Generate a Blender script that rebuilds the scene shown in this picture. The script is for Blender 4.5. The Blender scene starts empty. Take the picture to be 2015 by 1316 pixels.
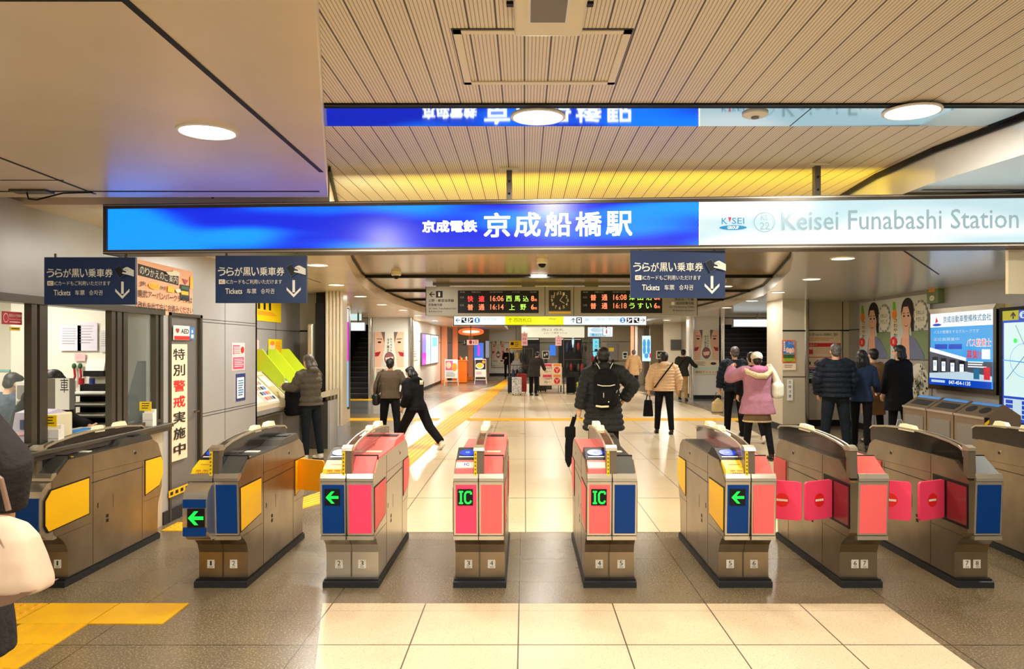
import bpy, bmesh, math, random
from mathutils import Vector, Matrix
random.seed(7)
S = bpy.context.scene
COL = S.collection
F = 1540.0; VX = 1032.0; VY = 683.0; EYE = 1.65
PI = math.pi

# ---------------------------------------------------------------- materials
def lin(c):
    r = []
    for v in c[:3]:
        v = v / 255.0
        r.append(v / 12.92 if v <= 0.04045 else ((v + 0.055) / 1.055) ** 2.4)
    return (r[0], r[1], r[2], 1.0)
MATS = {}
def mat(name, c, rough=0.5, metal=0.0, bump=0.0, bscale=200.0, bdist=0.01, var=0.0, vscale=6.0, spec=0.5, coat=0.0, alpha=1.0):
    if name in MATS: return MATS[name]
    m = bpy.data.materials.new(name); m.use_nodes = True
    nt = m.node_tree; n = nt.nodes; b = n['Principled BSDF']
    b.inputs['Base Color'].default_value = lin(c)
    b.inputs['Roughness'].default_value = rough
    b.inputs['Metallic'].default_value = metal
    b.inputs['Specular IOR Level'].default_value = spec
    if coat: b.inputs['Coat Weight'].default_value = coat; b.inputs['Coat Roughness'].default_value = 0.08
    if alpha < 1: b.inputs['Alpha'].default_value = alpha
    tc = n.new('ShaderNodeTexCoord')
    if var > 0:
        no = n.new('ShaderNodeTexNoise'); no.inputs['Scale'].default_value = vscale; no.inputs['Detail'].default_value = 4
        nt.links.new(tc.outputs['Object'], no.inputs['Vector'])
        mx = n.new('ShaderNodeMix'); mx.data_type = 'RGBA'
        a = [v * (1 - var) for v in c[:3]]; d = [min(255, v * (1 + var)) for v in c[:3]]
        mx.inputs[6].default_value = lin(a); mx.inputs[7].default_value = lin(d)
        cr = n.new('ShaderNodeMapRange'); cr.inputs[1].default_value = 0.3; cr.inputs[2].default_value = 0.7
        nt.links.new(no.outputs['Fac'], cr.inputs[0]); nt.links.new(cr.outputs[0], mx.inputs[0])
        nt.links.new(mx.outputs[2], b.inputs['Base Color'])
    if bump > 0:
        no = n.new('ShaderNodeTexNoise'); no.inputs['Scale'].default_value = bscale; no.inputs['Detail'].default_value = 3
        nt.links.new(tc.outputs['Object'], no.inputs['Vector'])
        bu = n.new('ShaderNodeBump'); bu.inputs['Strength'].default_value = bump; bu.inputs['Distance'].default_value = bdist
        nt.links.new(no.outputs['Fac'], bu.inputs['Height']); nt.links.new(bu.outputs[0], b.inputs['Normal'])
    MATS[name] = m
    return m
def emat(name, c, st=1.0, c2=None, scale=(1.2, 1.2, 3.0), hi=1.0):
    """something that gives off light; c2: uneven tubes behind the face"""
    if name in MATS: return MATS[name]
    m = bpy.data.materials.new(name); m.use_nodes = True
    nt = m.node_tree; n = nt.nodes; b = n['Principled BSDF']
    b.inputs['Base Color'].default_value = lin([v * 0.4 for v in c]); b.inputs['Roughness'].default_value = 0.25
    b.inputs['Emission Color'].default_value = lin(c); b.inputs['Emission Strength'].default_value = st
    if c2:
        tc = n.new('ShaderNodeTexCoord'); mp = n.new('ShaderNodeMapping'); mp.inputs['Scale'].default_value = scale
        no = n.new('ShaderNodeTexNoise'); no.inputs['Scale'].default_value = 1.0; no.inputs['Detail'].default_value = 1
        nt.links.new(tc.outputs['Object'], mp.inputs[0]); nt.links.new(mp.outputs[0], no.inputs['Vector'])
        cr = n.new('ShaderNodeMapRange'); cr.inputs[1].default_value = 0.42; cr.inputs[2].default_value = 0.62; cr.interpolation_type = 'SMOOTHSTEP'
        mx = n.new('ShaderNodeMix'); mx.data_type = 'RGBA'
        mx.inputs[6].default_value = lin(c); mx.inputs[7].default_value = [v * hi for v in lin(c2)[:3]] + [1]
        nt.links.new(no.outputs['Fac'], cr.inputs[0]); nt.links.new(cr.outputs[0], mx.inputs[0])
        nt.links.new(mx.outputs[2], b.inputs['Emission Color'])
    MATS[name] = m
    return m
def glass(name, c, alpha=0.25, rough=0.03):
    m = mat(name, c, rough, spec=0.7, alpha=alpha)
    return m
def node_math(nt, op, a, b=None, c=None):
    x = nt.nodes.new('ShaderNodeMath'); x.operation = op
    for i, v in enumerate((a, b, c)):
        if v is None: continue
        if isinstance(v, (int, float)): x.inputs[i].default_value = v
        else: nt.links.new(v, x.inputs[i])
    return x.outputs[0]
def line_mask(nt, coord, period, off, w):
    """1 on a thin joint every period"""
    t = node_math(nt, 'ADD', coord, -off + 1000 * period)
    t = node_math(nt, 'MODULO', t, period)
    t = node_math(nt, 'SUBTRACT', t, period / 2)
    t = node_math(nt, 'ABSOLUTE', t)
    return node_math(nt, 'GREATER_THAN', t, period / 2 - w / 2)
def tile_mat(name, c1, c2, speck, px, ox, py, oy, wx, wy, thin=None, rough=0.12, joint=(95, 80, 60), sscale=260, sw=0.5, spec=0.5, rvar=0.1):
    m = bpy.data.materials.new(name); m.use_nodes = True
    nt = m.node_tree; n = nt.nodes; b = n['Principled BSDF']
    g = n.new('ShaderNodeNewGeometry'); sp = n.new('ShaderNodeSeparateXYZ'); nt.links.new(g.outputs['Position'], sp.inputs[0])
    X, Y = sp.outputs[0], sp.outputs[1]
    n1 = n.new('ShaderNodeTexNoise'); n1.inputs['Scale'].default_value = 1.1; n1.inputs['Detail'].default_value = 3
    nt.links.new(g.outputs['Position'], n1.inputs['Vector'])
    n2 = n.new('ShaderNodeTexNoise'); n2.inputs['Scale'].default_value = sscale; n2.inputs['Detail'].default_value = 2
    nt.links.new(g.outputs['Position'], n2.inputs['Vector'])
    mx = n.new('ShaderNodeMix'); mx.data_type = 'RGBA'; mx.inputs[6].default_value = lin(c1); mx.inputs[7].default_value = lin(c2)
    nt.links.new(n1.outputs['Fac'], mx.inputs[0])
    mr = n.new('ShaderNodeMapRange'); mr.inputs[1].default_value = 0.52; mr.inputs[2].default_value = 0.7; mr.inputs[4].default_value = sw
    nt.links.new(n2.outputs['Fac'], mr.inputs[0])
    m2 = n.new('ShaderNodeMix'); m2.data_type = 'RGBA'; m2.inputs[7].default_value = lin(speck)
    nt.links.new(mr.outputs[0], m2.inputs[0]); nt.links.new(mx.outputs[2], m2.inputs[6])
    k = line_mask(nt, X, px, ox, wx)
    k = node_math(nt, 'MAXIMUM', k, line_mask(nt, Y, py, oy, wy))
    if thin:
        t = line_mask(nt, Y, thin[0], thin[1], thin[2])
        k = node_math(nt, 'MAXIMUM', k, node_math(nt, 'MULTIPLY', t, thin[3]))
    m3 = n.new('ShaderNodeMix'); m3.data_type = 'RGBA'; m3.inputs[7].default_value = lin(joint)
    nt.links.new(k, m3.inputs[0]); nt.links.new(m2.outputs[2], m3.inputs[6])
    nt.links.new(m3.outputs[2], b.inputs['Base Color'])
    r = node_math(nt, 'MULTIPLY_ADD', n1.outputs['Fac'], rvar, rough)
    nt.links.new(r, b.inputs['Roughness']); b.inputs['Specular IOR Level'].default_value = spec
    MATS[name] = m
    return m

# ---------------------------------------------------------------- mesh builder
_T = {}
def tmesh(s, bold):
    k = (s, bold)
    if k not in _T:
        c = bpy.data.curves.new('t', 'FONT'); c.body = s; c.resolution_u = 2; c.offset = bold
        o = bpy.data.objects.new('t', c)
        m = bpy.data.meshes.new_from_object(o)
        vs = [(v.co.x, v.co.y) for v in m.vertices]; fs = [tuple(p.vertices) for p in m.polygons]
        bpy.data.objects.remove(o); bpy.data.meshes.remove(m); bpy.data.curves.remove(c)
        xs = [v[0] for v in vs] or [0, 1]; ys = [v[1] for v in vs] or [0, 1]
        _T[k] = (vs, fs, min(xs), max(xs), min(ys), max(ys))
    return _T[k]
BASE = {}
def tag(o, label=None, cat=None, group=None, kind=None):
    if label: o['label'] = label
    if cat: o['category'] = cat
    if group: o['group'] = group
    if kind: o['kind'] = kind
    return o
def empty(name, label, cat, base, group=None):
    o = bpy.data.objects.new(name, None); COL.objects.link(o); o.location = base
    o.empty_display_size = 0.1; BASE[o] = Vector(base)
    return tag(o, label, cat, group)
class MB:
    def __init__(s): s.v = []; s.f = []; s.m = []; s.mats = []
    def mi(s, m):
        if m not in s.mats: s.mats.append(m)
        return s.mats.index(m)
    def add(s, vs, fs, m):
        b = len(s.v); i = s.mi(m); s.v += [Vector(v) for v in vs]
        for f in fs: s.f.append(tuple(b + k for k in f)); s.m.append(i)
        return s
    def box(s, x0, x1, y0, y1, z0, z1, m):
        vs = [(x, y, z) for z in (z0, z1) for y in (y0, y1) for x in (x0, x1)]
        return s.add(vs, [(0, 2, 3, 1), (4, 5, 7, 6), (0, 1, 5, 4), (2, 6, 7, 3), (0, 4, 6, 2), (1, 3, 7, 5)], m)
    def bbox(s, x0, x1, y0, y1, z0, z1, m, r=0.01, n=3):
        """box with rounded vertical and horizontal edges"""
        bm = bmesh.new(); bmesh.ops.create_cube(bm, size=1)
        for v in bm.verts: v.co = Vector(((x0 + x1) / 2 + v.co.x * (x1 - x0), (y0 + y1) / 2 + v.co.y * (y1 - y0), (z0 + z1) / 2 + v.co.z * (z1 - z0)))
        bmesh.ops.bevel(bm, geom=bm.edges[:], offset=r, segments=n, affect='EDGES', profile=0.5)
        return s.frombm(bm, m)
    def frombm(s, bm, m):
        bm.verts.ensure_lookup_table(); bm.verts.index_update()
        s.add([v.co.copy() for v in bm.verts], [tuple(v.index for v in f.verts) for f in bm.faces], m); bm.free(); return s
    def prism(s, pts, a, b, m, axis='x'):
        """polygon extruded along an axis: pts are (y,z) for x, (x,z) for y, (x,y) for z"""
        def P(p, t): return (t, p[0], p[1]) if axis == 'x' else ((p[0], t, p[1]) if axis == 'y' else (p[0], p[1], t))
        n = len(pts)
        vs = [P(p, a) for p in pts] + [P(p, b) for p in pts]
        fs = [tuple(range(n)), tuple(range(2 * n - 1, n - 1, -1))] + [(i, n + i, n + (i + 1) % n, (i + 1) % n) for i in range(n)]
        return s.add(vs, fs, m)
    def poly(s, pts, m): return s.add(pts, [tuple(range(len(pts)))], m)
    def strip(s, pts, r, m, n=8, caps=True, sx=1.0):
        """tube through points; r number or list"""
        P = [Vector(p) for p in pts]; R = r if isinstance(r, (list, tuple)) else [r] * len(P)
        vs = []; up = None
        for i, p in enumerate(P):
            t = (P[min(i + 1, len(P) - 1)] - P[max(i - 1, 0)])
            t = t.normalized() if t.length > 1e-9 else Vector((0, 0, 1))
            if up is None:
                up = Vector((0, 1, 0)) if abs(t.y) < 0.8 else Vector((1, 0, 0))
            a = t.cross(up); a = a.normalized() if a.length > 1e-6 else Vector((1, 0, 0)); u = a.cross(t).normalized(); up = u
            for k in range(n):
                th = 2 * PI * k / n
                vs.append(p + (a * math.cos(th) * sx + u * math.sin(th)) * R[i])
        fs = []
        for i in range(len(P) - 1):
            for k in range(n): fs.append((i * n + k, i * n + (k + 1) % n, (i + 1) * n + (k + 1) % n, (i + 1) * n + k))
        if caps: fs += [tuple(range(n - 1, -1, -1)), tuple((len(P) - 1) * n + k for k in range(n))]
        return s.add(vs, fs, m)
    def cyl(s, x, y, z0, z1, r, m, n=20, r2=None): return s.strip([(x, y, z0), (x, y, z1)], [r, r if r2 is None else r2], m, n)
    def lathe(s, x, y, prof, m, n=24):
        vs = [(x + r * math.cos(2 * PI * k / n), y + r * math.sin(2 * PI * k / n), z) for r, z in prof for k in range(n)]
        fs = [(i * n + k, i * n + (k + 1) % n, (i + 1) * n + (k + 1) % n, (i + 1) * n + k) for i in range(len(prof) - 1) for k in range(n)]
        fs += [tuple(range(n - 1, -1, -1)), tuple((len(prof) - 1) * n + k for k in range(n))]
        return s.add(vs, fs, m)
    def ell(s, c, r, m, rot=None, u=14, v=9):
        bm = bmesh.new(); bmesh.ops.create_uvsphere(bm, u_segments=u, v_segments=v, radius=1)
        M = Matrix.Translation(Vector(c)) @ (rot.to_4x4() if rot else Matrix.Identity(4)) @ Matrix.Diagonal((r[0], r[1], r[2], 1))
        bm.transform(M); return s.frombm(bm, m)
    def build(s, name, parent=None, base=None, smooth=None, **tags):
        B = Vector((0, 0, 0))
        if parent is not None: B = BASE[parent]
        elif base is not None: B = Vector(base)
        me = bpy.data.meshes.new(name)
        me.from_pydata([v - B for v in s.v], [], s.f)
        for m in s.mats: me.materials.append(m)
        me.polygons.foreach_set('material_index', s.m)
        me.update()
        bm = bmesh.new(); bm.from_mesh(me)
        if smooth != 'keep': bmesh.ops.recalc_face_normals(bm, faces=bm.faces) if smooth != 'flat' else None
        bm.to_mesh(me); bm.free()
        if smooth and smooth not in ('flat', 'keep'):
            me.polygons.foreach_set('use_smooth', [True] * len(me.polygons))
            if isinstance(smooth, (int, float)) and smooth is not True: me.set_sharp_from_angle(angle=math.radians(smooth))
        o = bpy.data.objects.new(name, me); COL.objects.link(o)
        if parent is not None: o.parent = parent
        else: o.location = B
        BASE[o] = B
        tag(o, **tags)
        return o
def remesh(o, voxel, smooth=4):
    md = o.modifiers.new('r', 'REMESH'); md.mode = 'VOXEL'; md.voxel_size = voxel; md.use_smooth_shade = True
    if smooth:
        sm = o.modifiers.new('s', 'SMOOTH'); sm.iterations = smooth; sm.factor = 0.5
    dg = bpy.context.evaluated_depsgraph_get()
    me = bpy.data.meshes.new_from_object(o.evaluated_get(dg))
    o.modifiers.clear(); old = o.data; o.data = me
    me.materials.clear()
    for m in old.materials: me.materials.append(m)
    me.polygons.foreach_set('material_index', [0] * len(me.polygons))
    return o

class Canvas:
    """a flat printed or lit face in the place; A, B = floor-plan ends of its left and right edge, zt/zb its heights; drawn on in its own units"""
    def __init__(s, A, B, zt, zb, u0=0, v0=0, u1=100, v1=100, mb=None, lay=0.0006):
        s.A = Vector((A[0], A[1], zt)); d = Vector((B[0] - A[0], B[1] - A[1], 0)); s.U = d
        s.V = Vector((0, 0, zb - zt)); s.N = Vector((d.y, -d.x, 0)).normalized()
        s.u0, s.v0, s.u1, s.v1 = u0, v0, u1, v1; s.k = 1; s.mb = mb or MB(); s.lay = lay
    def P(s, u, v, k=None):
        return s.A + s.U * ((u - s.u0) / (s.u1 - s.u0)) + s.V * ((v - s.v0) / (s.v1 - s.v0)) + s.N * (s.lay * (s.k if k is None else k))
    def body(s, th, m, over=0.0):
        q = [s.P(u, v, 0) for u, v in ((s.u0 - over, s.v0 - over), (s.u1 + over, s.v0 - over), (s.u1 + over, s.v1 + over), (s.u0 - over, s.v1 + over))]
        r = [p - s.N * th for p in q]
        s.mb.add(q + r, [(3, 2, 1, 0), (4, 5, 6, 7), (0, 1, 5, 4), (1, 2, 6, 5), (2, 3, 7, 6), (3, 0, 4, 7)], m); return s
    def poly(s, pts, m):
        s.mb.add([s.P(u, v) for u, v in pts], [tuple(range(len(pts)))], m); s.k += 1; return s
    def rect(s, a, b, c, d, m): return s.poly([(a, b), (a, d), (c, d), (c, b)], m)
    def disc(s, u, v, ru, rv, m, n=24, a0=0, a1=360):
        return s.poly([(u + ru * math.cos(math.radians(a0 + (a1 - a0) * i / n)), v - rv * math.sin(math.radians(a0 + (a1 - a0) * i / n))) for i in range(n)], m)
    def ring(s, u, v, ru, rv, w, m, n=28):
        for i in range(n):
            a, b = 2 * PI * i / n, 2 * PI * (i + 1) / n
            s.mb.add([s.P(u + ru * math.cos(a), v + rv * math.sin(a)), s.P(u + ru * math.cos(b), v + rv * math.sin(b)),
                      s.P(u + (ru - w) * math.cos(b), v + (rv - w * rv / ru) * math.sin(b)), s.P(u + (ru - w) * math.cos(a), v + (rv - w * rv / ru) * math.sin(a))], [(0, 1, 2, 3)], m)
        s.k += 1; return s
    def line(s, pts, w, m):
        for (a, b), (c, d) in zip(pts, pts[1:]):
            L = math.hypot(c - a, d - b) or 1; x, y = -(d - b) / L * w / 2, (c - a) / L * w / 2
            s.mb.add([s.P(a + x, b + y), s.P(c + x, d + y), s.P(c - x, d - y), s.P(a - x, b - y)], [(0, 1, 2, 3)], m)
        s.k += 1; return s
    def text(s, t, a, b, c, d, m, bold=0.0):
        """text fitted into the box a,b (left, top) - c,d (right, bottom)"""
        cjk = any(ord(ch) > 0x2e00 for ch in t); bo = 0.0 if cjk else bold
        vs, fs, x0, x1, y0, y1 = tmesh(t, bo)
        if not fs: return s
        kx = (c - a) / ((x1 - x0) or 1); ky = (d - b) / ((y1 - y0) or 1)
        for ox, oy in (((0, 0),) if not (cjk and bold > .006) else ((-1, -1), (1, -1), (1, 1), (-1, 1))):
            s.mb.add([s.P(a + (x - x0 + ox * bold) * kx, d - (y - y0 + oy * bold) * ky) for x, y in vs], fs, m); s.k += .3
        s.k += 1; return s
    def arrow(s, u, v, L, w, m, ang=0, head=0.5):
        """arrow pointing left (ang 0), up 90, right 180, down 270, centred on u,v"""
        a = math.radians(ang); ca, sa = math.cos(a), math.sin(a)
        def R(x, y): return (u + x * ca + y * sa, v - x * sa * -1 * -1 + y * ca) if False else (u + (x * ca - y * sa), v + (x * sa + y * ca))
        h = L * head
        tip = -L / 2
        s.poly([R(tip + w * 0.7, -w / 2), R(tip + w * 0.7, w / 2), R(L / 2, w / 2), R(L / 2, -w / 2)], m)
        s.poly([R(tip, 0), R(tip + h, h), R(tip + h + w * 1.2, h), R(tip + w * 1.35, 0)], m)
        s.poly([R(tip, 0), R(tip + w * 1.35, 0), R(tip + h + w * 1.2, -h), R(tip + h, -h)], m)
        return s
def px(x, Y): return (x - VX) / F * Y
def pz(y, Y): return EYE - (y - VY) / F * Y
def CY(Y, x0, y0, x1, y1, mb=None, lay=0.0006):   # face parallel to the gate line, facing the entrance
    return Canvas((px(x0, Y), Y), (px(x1, Y), Y), pz(y0, Y), pz(y1, Y), x0, y0, x1, y1, mb, lay)
def CX(X, x0, y0, x1, y1, mb=None, lay=0.0006):   # face on a side wall at X; heights read on its left edge
    Ya = X * F / (x0 - VX); Yb = X * F / (x1 - VX)
    return Canvas((X, Ya), (X, Yb), pz(y0, Ya), pz(y1, Ya), x0, y0, x1, y1, mb, lay)

# ---------------------------------------------------------------- palette
steel = mat('brushed_steel', (146, 130, 106), 0.30, 0.85, bump=0.03, bscale=400, var=0.10, vscale=3)
steel_lt = mat('pale_steel', (205, 196, 178), 0.28, 0.85, bump=0.02, bscale=300)
steel_dk = mat('dark_steel', (96, 88, 76), 0.35, 0.8, bump=0.03)
chrome = mat('chrome_pole', (190, 180, 165), 0.14, 1.0)
black = mat('black_plastic', (12, 11, 12), 0.5, spec=.3)
rubber = mat('dark_rubber', (30, 29, 32), 0.55)
grey = mat('mid_grey_paint', (120, 114, 106), 0.45)
dkgrey = mat('dark_grey_paint', (60, 58, 56), 0.45)
white = mat('white_plastic', (238, 234, 226), 0.4)
cream = mat('cream_plastic', (236, 224, 190), 0.35)
paper = mat('white_paper', (240, 238, 232), 0.8)
ink = mat('black_ink', (20, 18, 18), 0.6)
yellow = mat('yellow_panel', (255, 196, 8), 0.4, spec=.3)
yel_br = mat('bright_yellow_plastic', (255, 214, 10), 0.35)
pink = mat('coral_pink_panel', (255, 108, 108), 0.45, spec=.3)
hotpink = mat('hot_pink_panel', (255, 72, 112), 0.45, spec=.3)
blue_p = mat('navy_blue_panel', (2, 58, 128), 0.4, spec=.2)
red = mat('red_print', (235, 34, 28), 0.5)
redd = mat('dark_red_print', (178, 24, 40), 0.5)
navy = mat('navy_sign_face', (20, 46, 88), 0.45)
offwhite = mat('off_white_print', (236, 232, 214), 0.6)
darkpanel = mat('charcoal_cover', (52, 52, 48), 0.5, bump=0.05)
leather = mat('black_leather', (16, 15, 16), 0.35, bump=0.1)
# ---------------------------------------------------------------- the setting
M_beige = tile_mat('beige_floor_tile', (214, 192, 152), (232, 214, 178), (184, 152, 112), 0.6, 0.01, 2.97, 2.62, 0.009, 0.022, thin=(0.594, 2.62, 0.006, 0.45), rough=0.24, sw=0.4, sscale=150)
M_near = tile_mat('beige_floor_tile_near', (222, 200, 162), (240, 222, 188), (160, 124, 88), 0.6, -0.035, 3.6, 4.336, 0.008, 0.011, thin=(3.6, 4.896, 0.005, 0.6), rough=0.30, sw=0.5, sscale=130)
M_gran = tile_mat('grey_granite_floor', (96, 84, 64), (128, 112, 86), (186, 168, 130), 1.2, -0.035, 3.6, 4.336, 0.006, 0.010, thin=(0.6, 4.9, 0.005, 0.5), rough=0.22, sw=0.8, sscale=90, joint=(50, 42, 32))
M_greyfar = tile_mat('blue_grey_floor', (96, 98, 100), (120, 120, 118), (150, 150, 146), 0.6, 0, 0.6, 0, 0.006, 0.006, rough=0.12, sw=0.4)

mb = MB(); mb.box(-14, 16, -7, 50, -0.1, 0.0, M_gran); mb.build('floor', base=(0, 0, 0), kind='structure')
mb = MB()
mb.add([(-0.45, 1.2, 0.002), (2.31, 1.2, 0.002), (2.31, 5.03, 0.002), (-1.3, 5.04, 0.002), (-1.073, 4.01, 0.002)], [(0, 1, 2, 3, 4)], M_near)
mb.build('floor_inlay_near', base=(0, 0, 0), kind='structure')
LC = [(-0.05, 0.2), (-0.42, 1.5), (-0.78, 3.0), (-1.02, 4.0), (-1.246, 4.96), (-1.55, 6.5), (-1.85, 8.0), (-2.2, 10), (-2.5, 12), (-2.73, 14.4), (-2.85, 17), (-2.8, 21), (-2.5, 25), (-1.9, 30), (-0.9, 35)]
RC = [(2.9, 1.0), (2.62, 2.6), (2.46, 3.87), (2.36, 4.5), (2.34, 5.2), (2.42, 6.2), (2.75, 8.0), (3.3, 9.7), (3.85, 12), (4.4, 14.4), (4.7, 17.5), (4.78, 21), (4.6, 25), (4.3, 30), (4.6, 35)]
fl = [(-1.66, 8.2), (-1.85, 10.5), (-2.1, 13.6), (-2.35, 16), (-2.5, 19), (-2.45, 23), (-2.2, 27), (-1.7, 31), (-0.9, 35)]; fr = [p for p in RC if p[1] > 7.2]
mb = MB()
pts = [(-1.62, 6.98)] + fl + fr[::-1] + [(2.4, 6.98)]
mb.poly([(x, y, 0.002) for x, y in pts][::-1], M_beige)
mb.build('floor_inlay_far', base=(0, 0, 0), kind='structure')
mb = MB(); mb.box(-5.9, -3.4, 19.4, 25.1, 0.0005, 0.0025, M_greyfar); mb.build('floor_inlay_stair_left', base=(0, 0, 0), kind='structure')
mb = MB(); mb.box(5.2, 8.9, 19.4, 25.1, 0.0005, 0.0025, M_greyfar); mb.build('floor_inlay_stair_right', base=(0, 0, 0), kind='structure')

# tactile paving
M_tac = mat('yellow_tactile_rubber', (255, 188, 2), 0.5, var=0.05, vscale=3)
M_tacdot = mat('yellow_tactile_studs', (250, 168, 10), 0.55)
def tactile_quad(mb, q, dots=False, bars=0, m=None):
    """q: near-left, near-right, far-right, far-left floor points"""
    h = 0.006
    a, b, c, d = [Vector((p[0], p[1], 0)) for p in q]
    t = [p + Vector((0, 0, h)) for p in (a, b, c, d)]
    mb.add([a, b, c, d] + t, [(4, 5, 6, 7), (0, 1, 5, 4), (1, 2, 6, 5), (2, 3, 7, 6), (3, 0, 4, 7)], m or M_tac)
    if dots:
        nu = max(2, int((b - a).length / 0.07)); nv = max(2, int((d - a).length / 0.07))
        for i in range(nu):
            for j in range(nv):
                p = (a.lerp(b, (i + .5) / nu)).lerp(d.lerp(c, (i + .5) / nu), (j + .5) / nv)
                mb.lathe(p.x, p.y, [(0.02, h), (0.015, h + 0.005), (0.004, h + 0.006)], M_tacdot, 8)
    for i in range(bars):
        u0, u1 = (i + .28) / bars, (i + .72) / bars
        p = [a.lerp(b, u0), a.lerp(b, u1), d.lerp(c, u1), d.lerp(c, u0)]
        w = [x + Vector((0, 0, h)) for x in p] + [x + Vector((0, 0, h + 0.005)) for x in p]
        mb.add(w, [(4, 5, 6, 7), (0, 1, 5, 4), (1, 2, 6, 5), (2, 3, 7, 6), (3, 0, 4, 7)], M_tac)
g = 0.004
for (x0, x1, dots, lab) in ((-3.335, -3.06, 1, 'yellow studded tactile tile at the left wall side, first of the front row'), (-3.05 + g, -2.6 - g, 0, 'smooth yellow tactile tile in the middle of the front row'), (-2.6 + g, -2.155, 0, 'smooth yellow tactile tile at the right end of the front row')):
    mb = MB(); tactile_quad(mb, [(x0, 4.66), (x1, 4.66), (x1, 5.03), (x0, 5.03)], dots)
    mb.build('tactile_tile', base=((x0 + x1) / 2, 4.84, 0), label=lab, cat='tactile paving', group='yellow tactile tiles in front of the gates')
for i, (y0, y1) in enumerate(((4.33, 4.655), (4.0, 4.325), (3.67, 3.995), (3.34, 3.665))):
    mb = MB(); tactile_quad(mb, [(-2.99, y0), (-2.6, y0), (-2.6, y1), (-2.99, y1)], bars=4)
    mb.build('tactile_tile', base=(-2.8, (y0 + y1) / 2, 0), label=['ribbed yellow tactile tile touching the front row at bottom left', 'ribbed yellow tactile tile second from the front row', 'ribbed yellow tactile tile at the very bottom left corner', 'ribbed yellow tactile tile nearest the camera'][i], cat='tactile paving', group='yellow tactile tiles in front of the gates')
mb = MB(); tactile_quad(mb, [(-3.26, 7.02), (-2.75, 7.02), (-2.75, 7.36), (-3.26, 7.36)], True)
mb.build('tactile_tile', base=(-3.0, 7.2, 0), label='yellow studded tactile tile behind gate one beside the left wall', cat='tactile paving')
R_ = [(-2.52, 7.4), (-2.0, 8.6), (-1.60, 10.0), (-1.53, 13.6), (-1.26, 18.9), (-1.02, 25.0), (-0.83, 32.3), (-0.6, 41)]
L_ = [(-2.92, 7.4), (-2.42, 8.6), (-2.0, 10.0), (-1.89, 13.9), (-1.80, 18.5), (-1.55, 25.0), (-1.28, 32.3), (-0.98, 40)]
mb = MB()
for i in range(len(R_) - 1): tactile_quad(mb, [L_[i], R_[i], R_[i + 1], L_[i + 1]], bars=5)
mb.build('tactile_path', base=(-1.7, 20, 0), label='long ribbed yellow tactile guide path running away into the concourse', cat='tactile paving')
mb = MB(); tactile_quad(mb, [(-4.3, 17.55), (-1.95, 17.55), (-1.95, 18.15), (-4.3, 18.15)], bars=0)
for k in range(5): mb.box(-4.3, -1.95, 17.6 + k * .11, 17.65 + k * .11, .006, .011, M_tac)
mb.build('tactile_path', base=(-3, 17.8, 0), label='short yellow cross path left of the long tactile path', cat='tactile paving')
mb = MB(); tactile_quad(mb, [(-1.26, 17.55), (6.4, 17.55), (6.4, 18.15), (-1.26, 18.15)], bars=0)
for k in range(5): mb.box(-1.3, 6.4, 17.6 + k * .11, 17.65 + k * .11, .006, .011, M_tac)
mb.build('tactile_path', base=(2, 17.8, 0), label='yellow cross path running right of the long tactile path', cat='tactile paving')
for (x0, x1, lab) in ((-5.8, -4.75, 'yellow studded strip at the foot of the left stairs'), (6.3, 8.5, 'yellow studded strip at the foot of the right stairs')):
    mb = MB(); tactile_quad(mb, [(x0, 24.2), (x1, 24.2), (x1, 24.9), (x0, 24.9)], m=M_tac)
    mb.build('tactile_strip', base=((x0 + x1) / 2, 24.5, 0), label=lab, cat='tactile paving')

# ceilings
def slat_mat():
    m = bpy.data.materials.new('slatted_ceiling'); m.use_nodes = True
    nt = m.node_tree; n = nt.nodes; b = n['Principled BSDF']
    g = n.new('ShaderNodeNewGeometry'); sp = n.new('ShaderNodeSeparateXYZ'); nt.links.new(g.outputs['Position'], sp.inputs[0])
    k = line_mask(nt, sp.outputs[0], 0.0143, 0, 0.0036)
    k2 = line_mask(nt, sp.outputs[0], 0.1001, 0, 0.007)
    k = node_math(nt, 'MAXIMUM', node_math(nt, 'MULTIPLY', k, 0.6), k2)
    mx = n.new('ShaderNodeMix'); mx.data_type = 'RGBA'; mx.inputs[6].default_value = lin((238, 226, 202)); mx.inputs[7].default_value = lin((78, 64, 48))
    nt.links.new(k, mx.inputs[0]); nt.links.new(mx.outputs[2], b.inputs['Base Color'])
    b.inputs['Roughness'].default_value = 0.45
    MATS['slat'] = m; return m
M_slat = slat_mat()
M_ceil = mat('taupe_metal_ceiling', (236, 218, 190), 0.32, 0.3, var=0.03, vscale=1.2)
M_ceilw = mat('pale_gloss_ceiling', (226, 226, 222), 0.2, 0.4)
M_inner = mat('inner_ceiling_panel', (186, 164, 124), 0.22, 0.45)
M_strip = mat('mirror_ceiling_strip', (176, 192, 200), 0.05, 1.0)
M_fascia = mat('ceiling_fascia', (176, 160, 134), 0.4, 0.3)
mb = MB(); mb.box(-6, 9, -7, 9.3, 2.8, 2.9, M_slat); mb.build('ceiling_slatted', base=(0, 0, 2.8), kind='structure')
mb = MB(); mb.box(-8, 12, 9.3, 48, 2.88, 2.95, black)
ys = [9.34, 12.5, 15.7, 18.6, 21.8, 25, 28.2, 31.4, 35, 40, 47.9]
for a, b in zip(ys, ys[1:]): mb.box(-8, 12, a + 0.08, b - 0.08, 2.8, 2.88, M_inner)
for y_ in ys[1:-1]: mb.box(-8, 12, y_ - .045, y_ + .045, 2.755, 2.81, black)  # black bars stand in for the shade inside the slots between panels
mb.build('ceiling_inner', base=(0, 0, 2.8), kind='structure')
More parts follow.
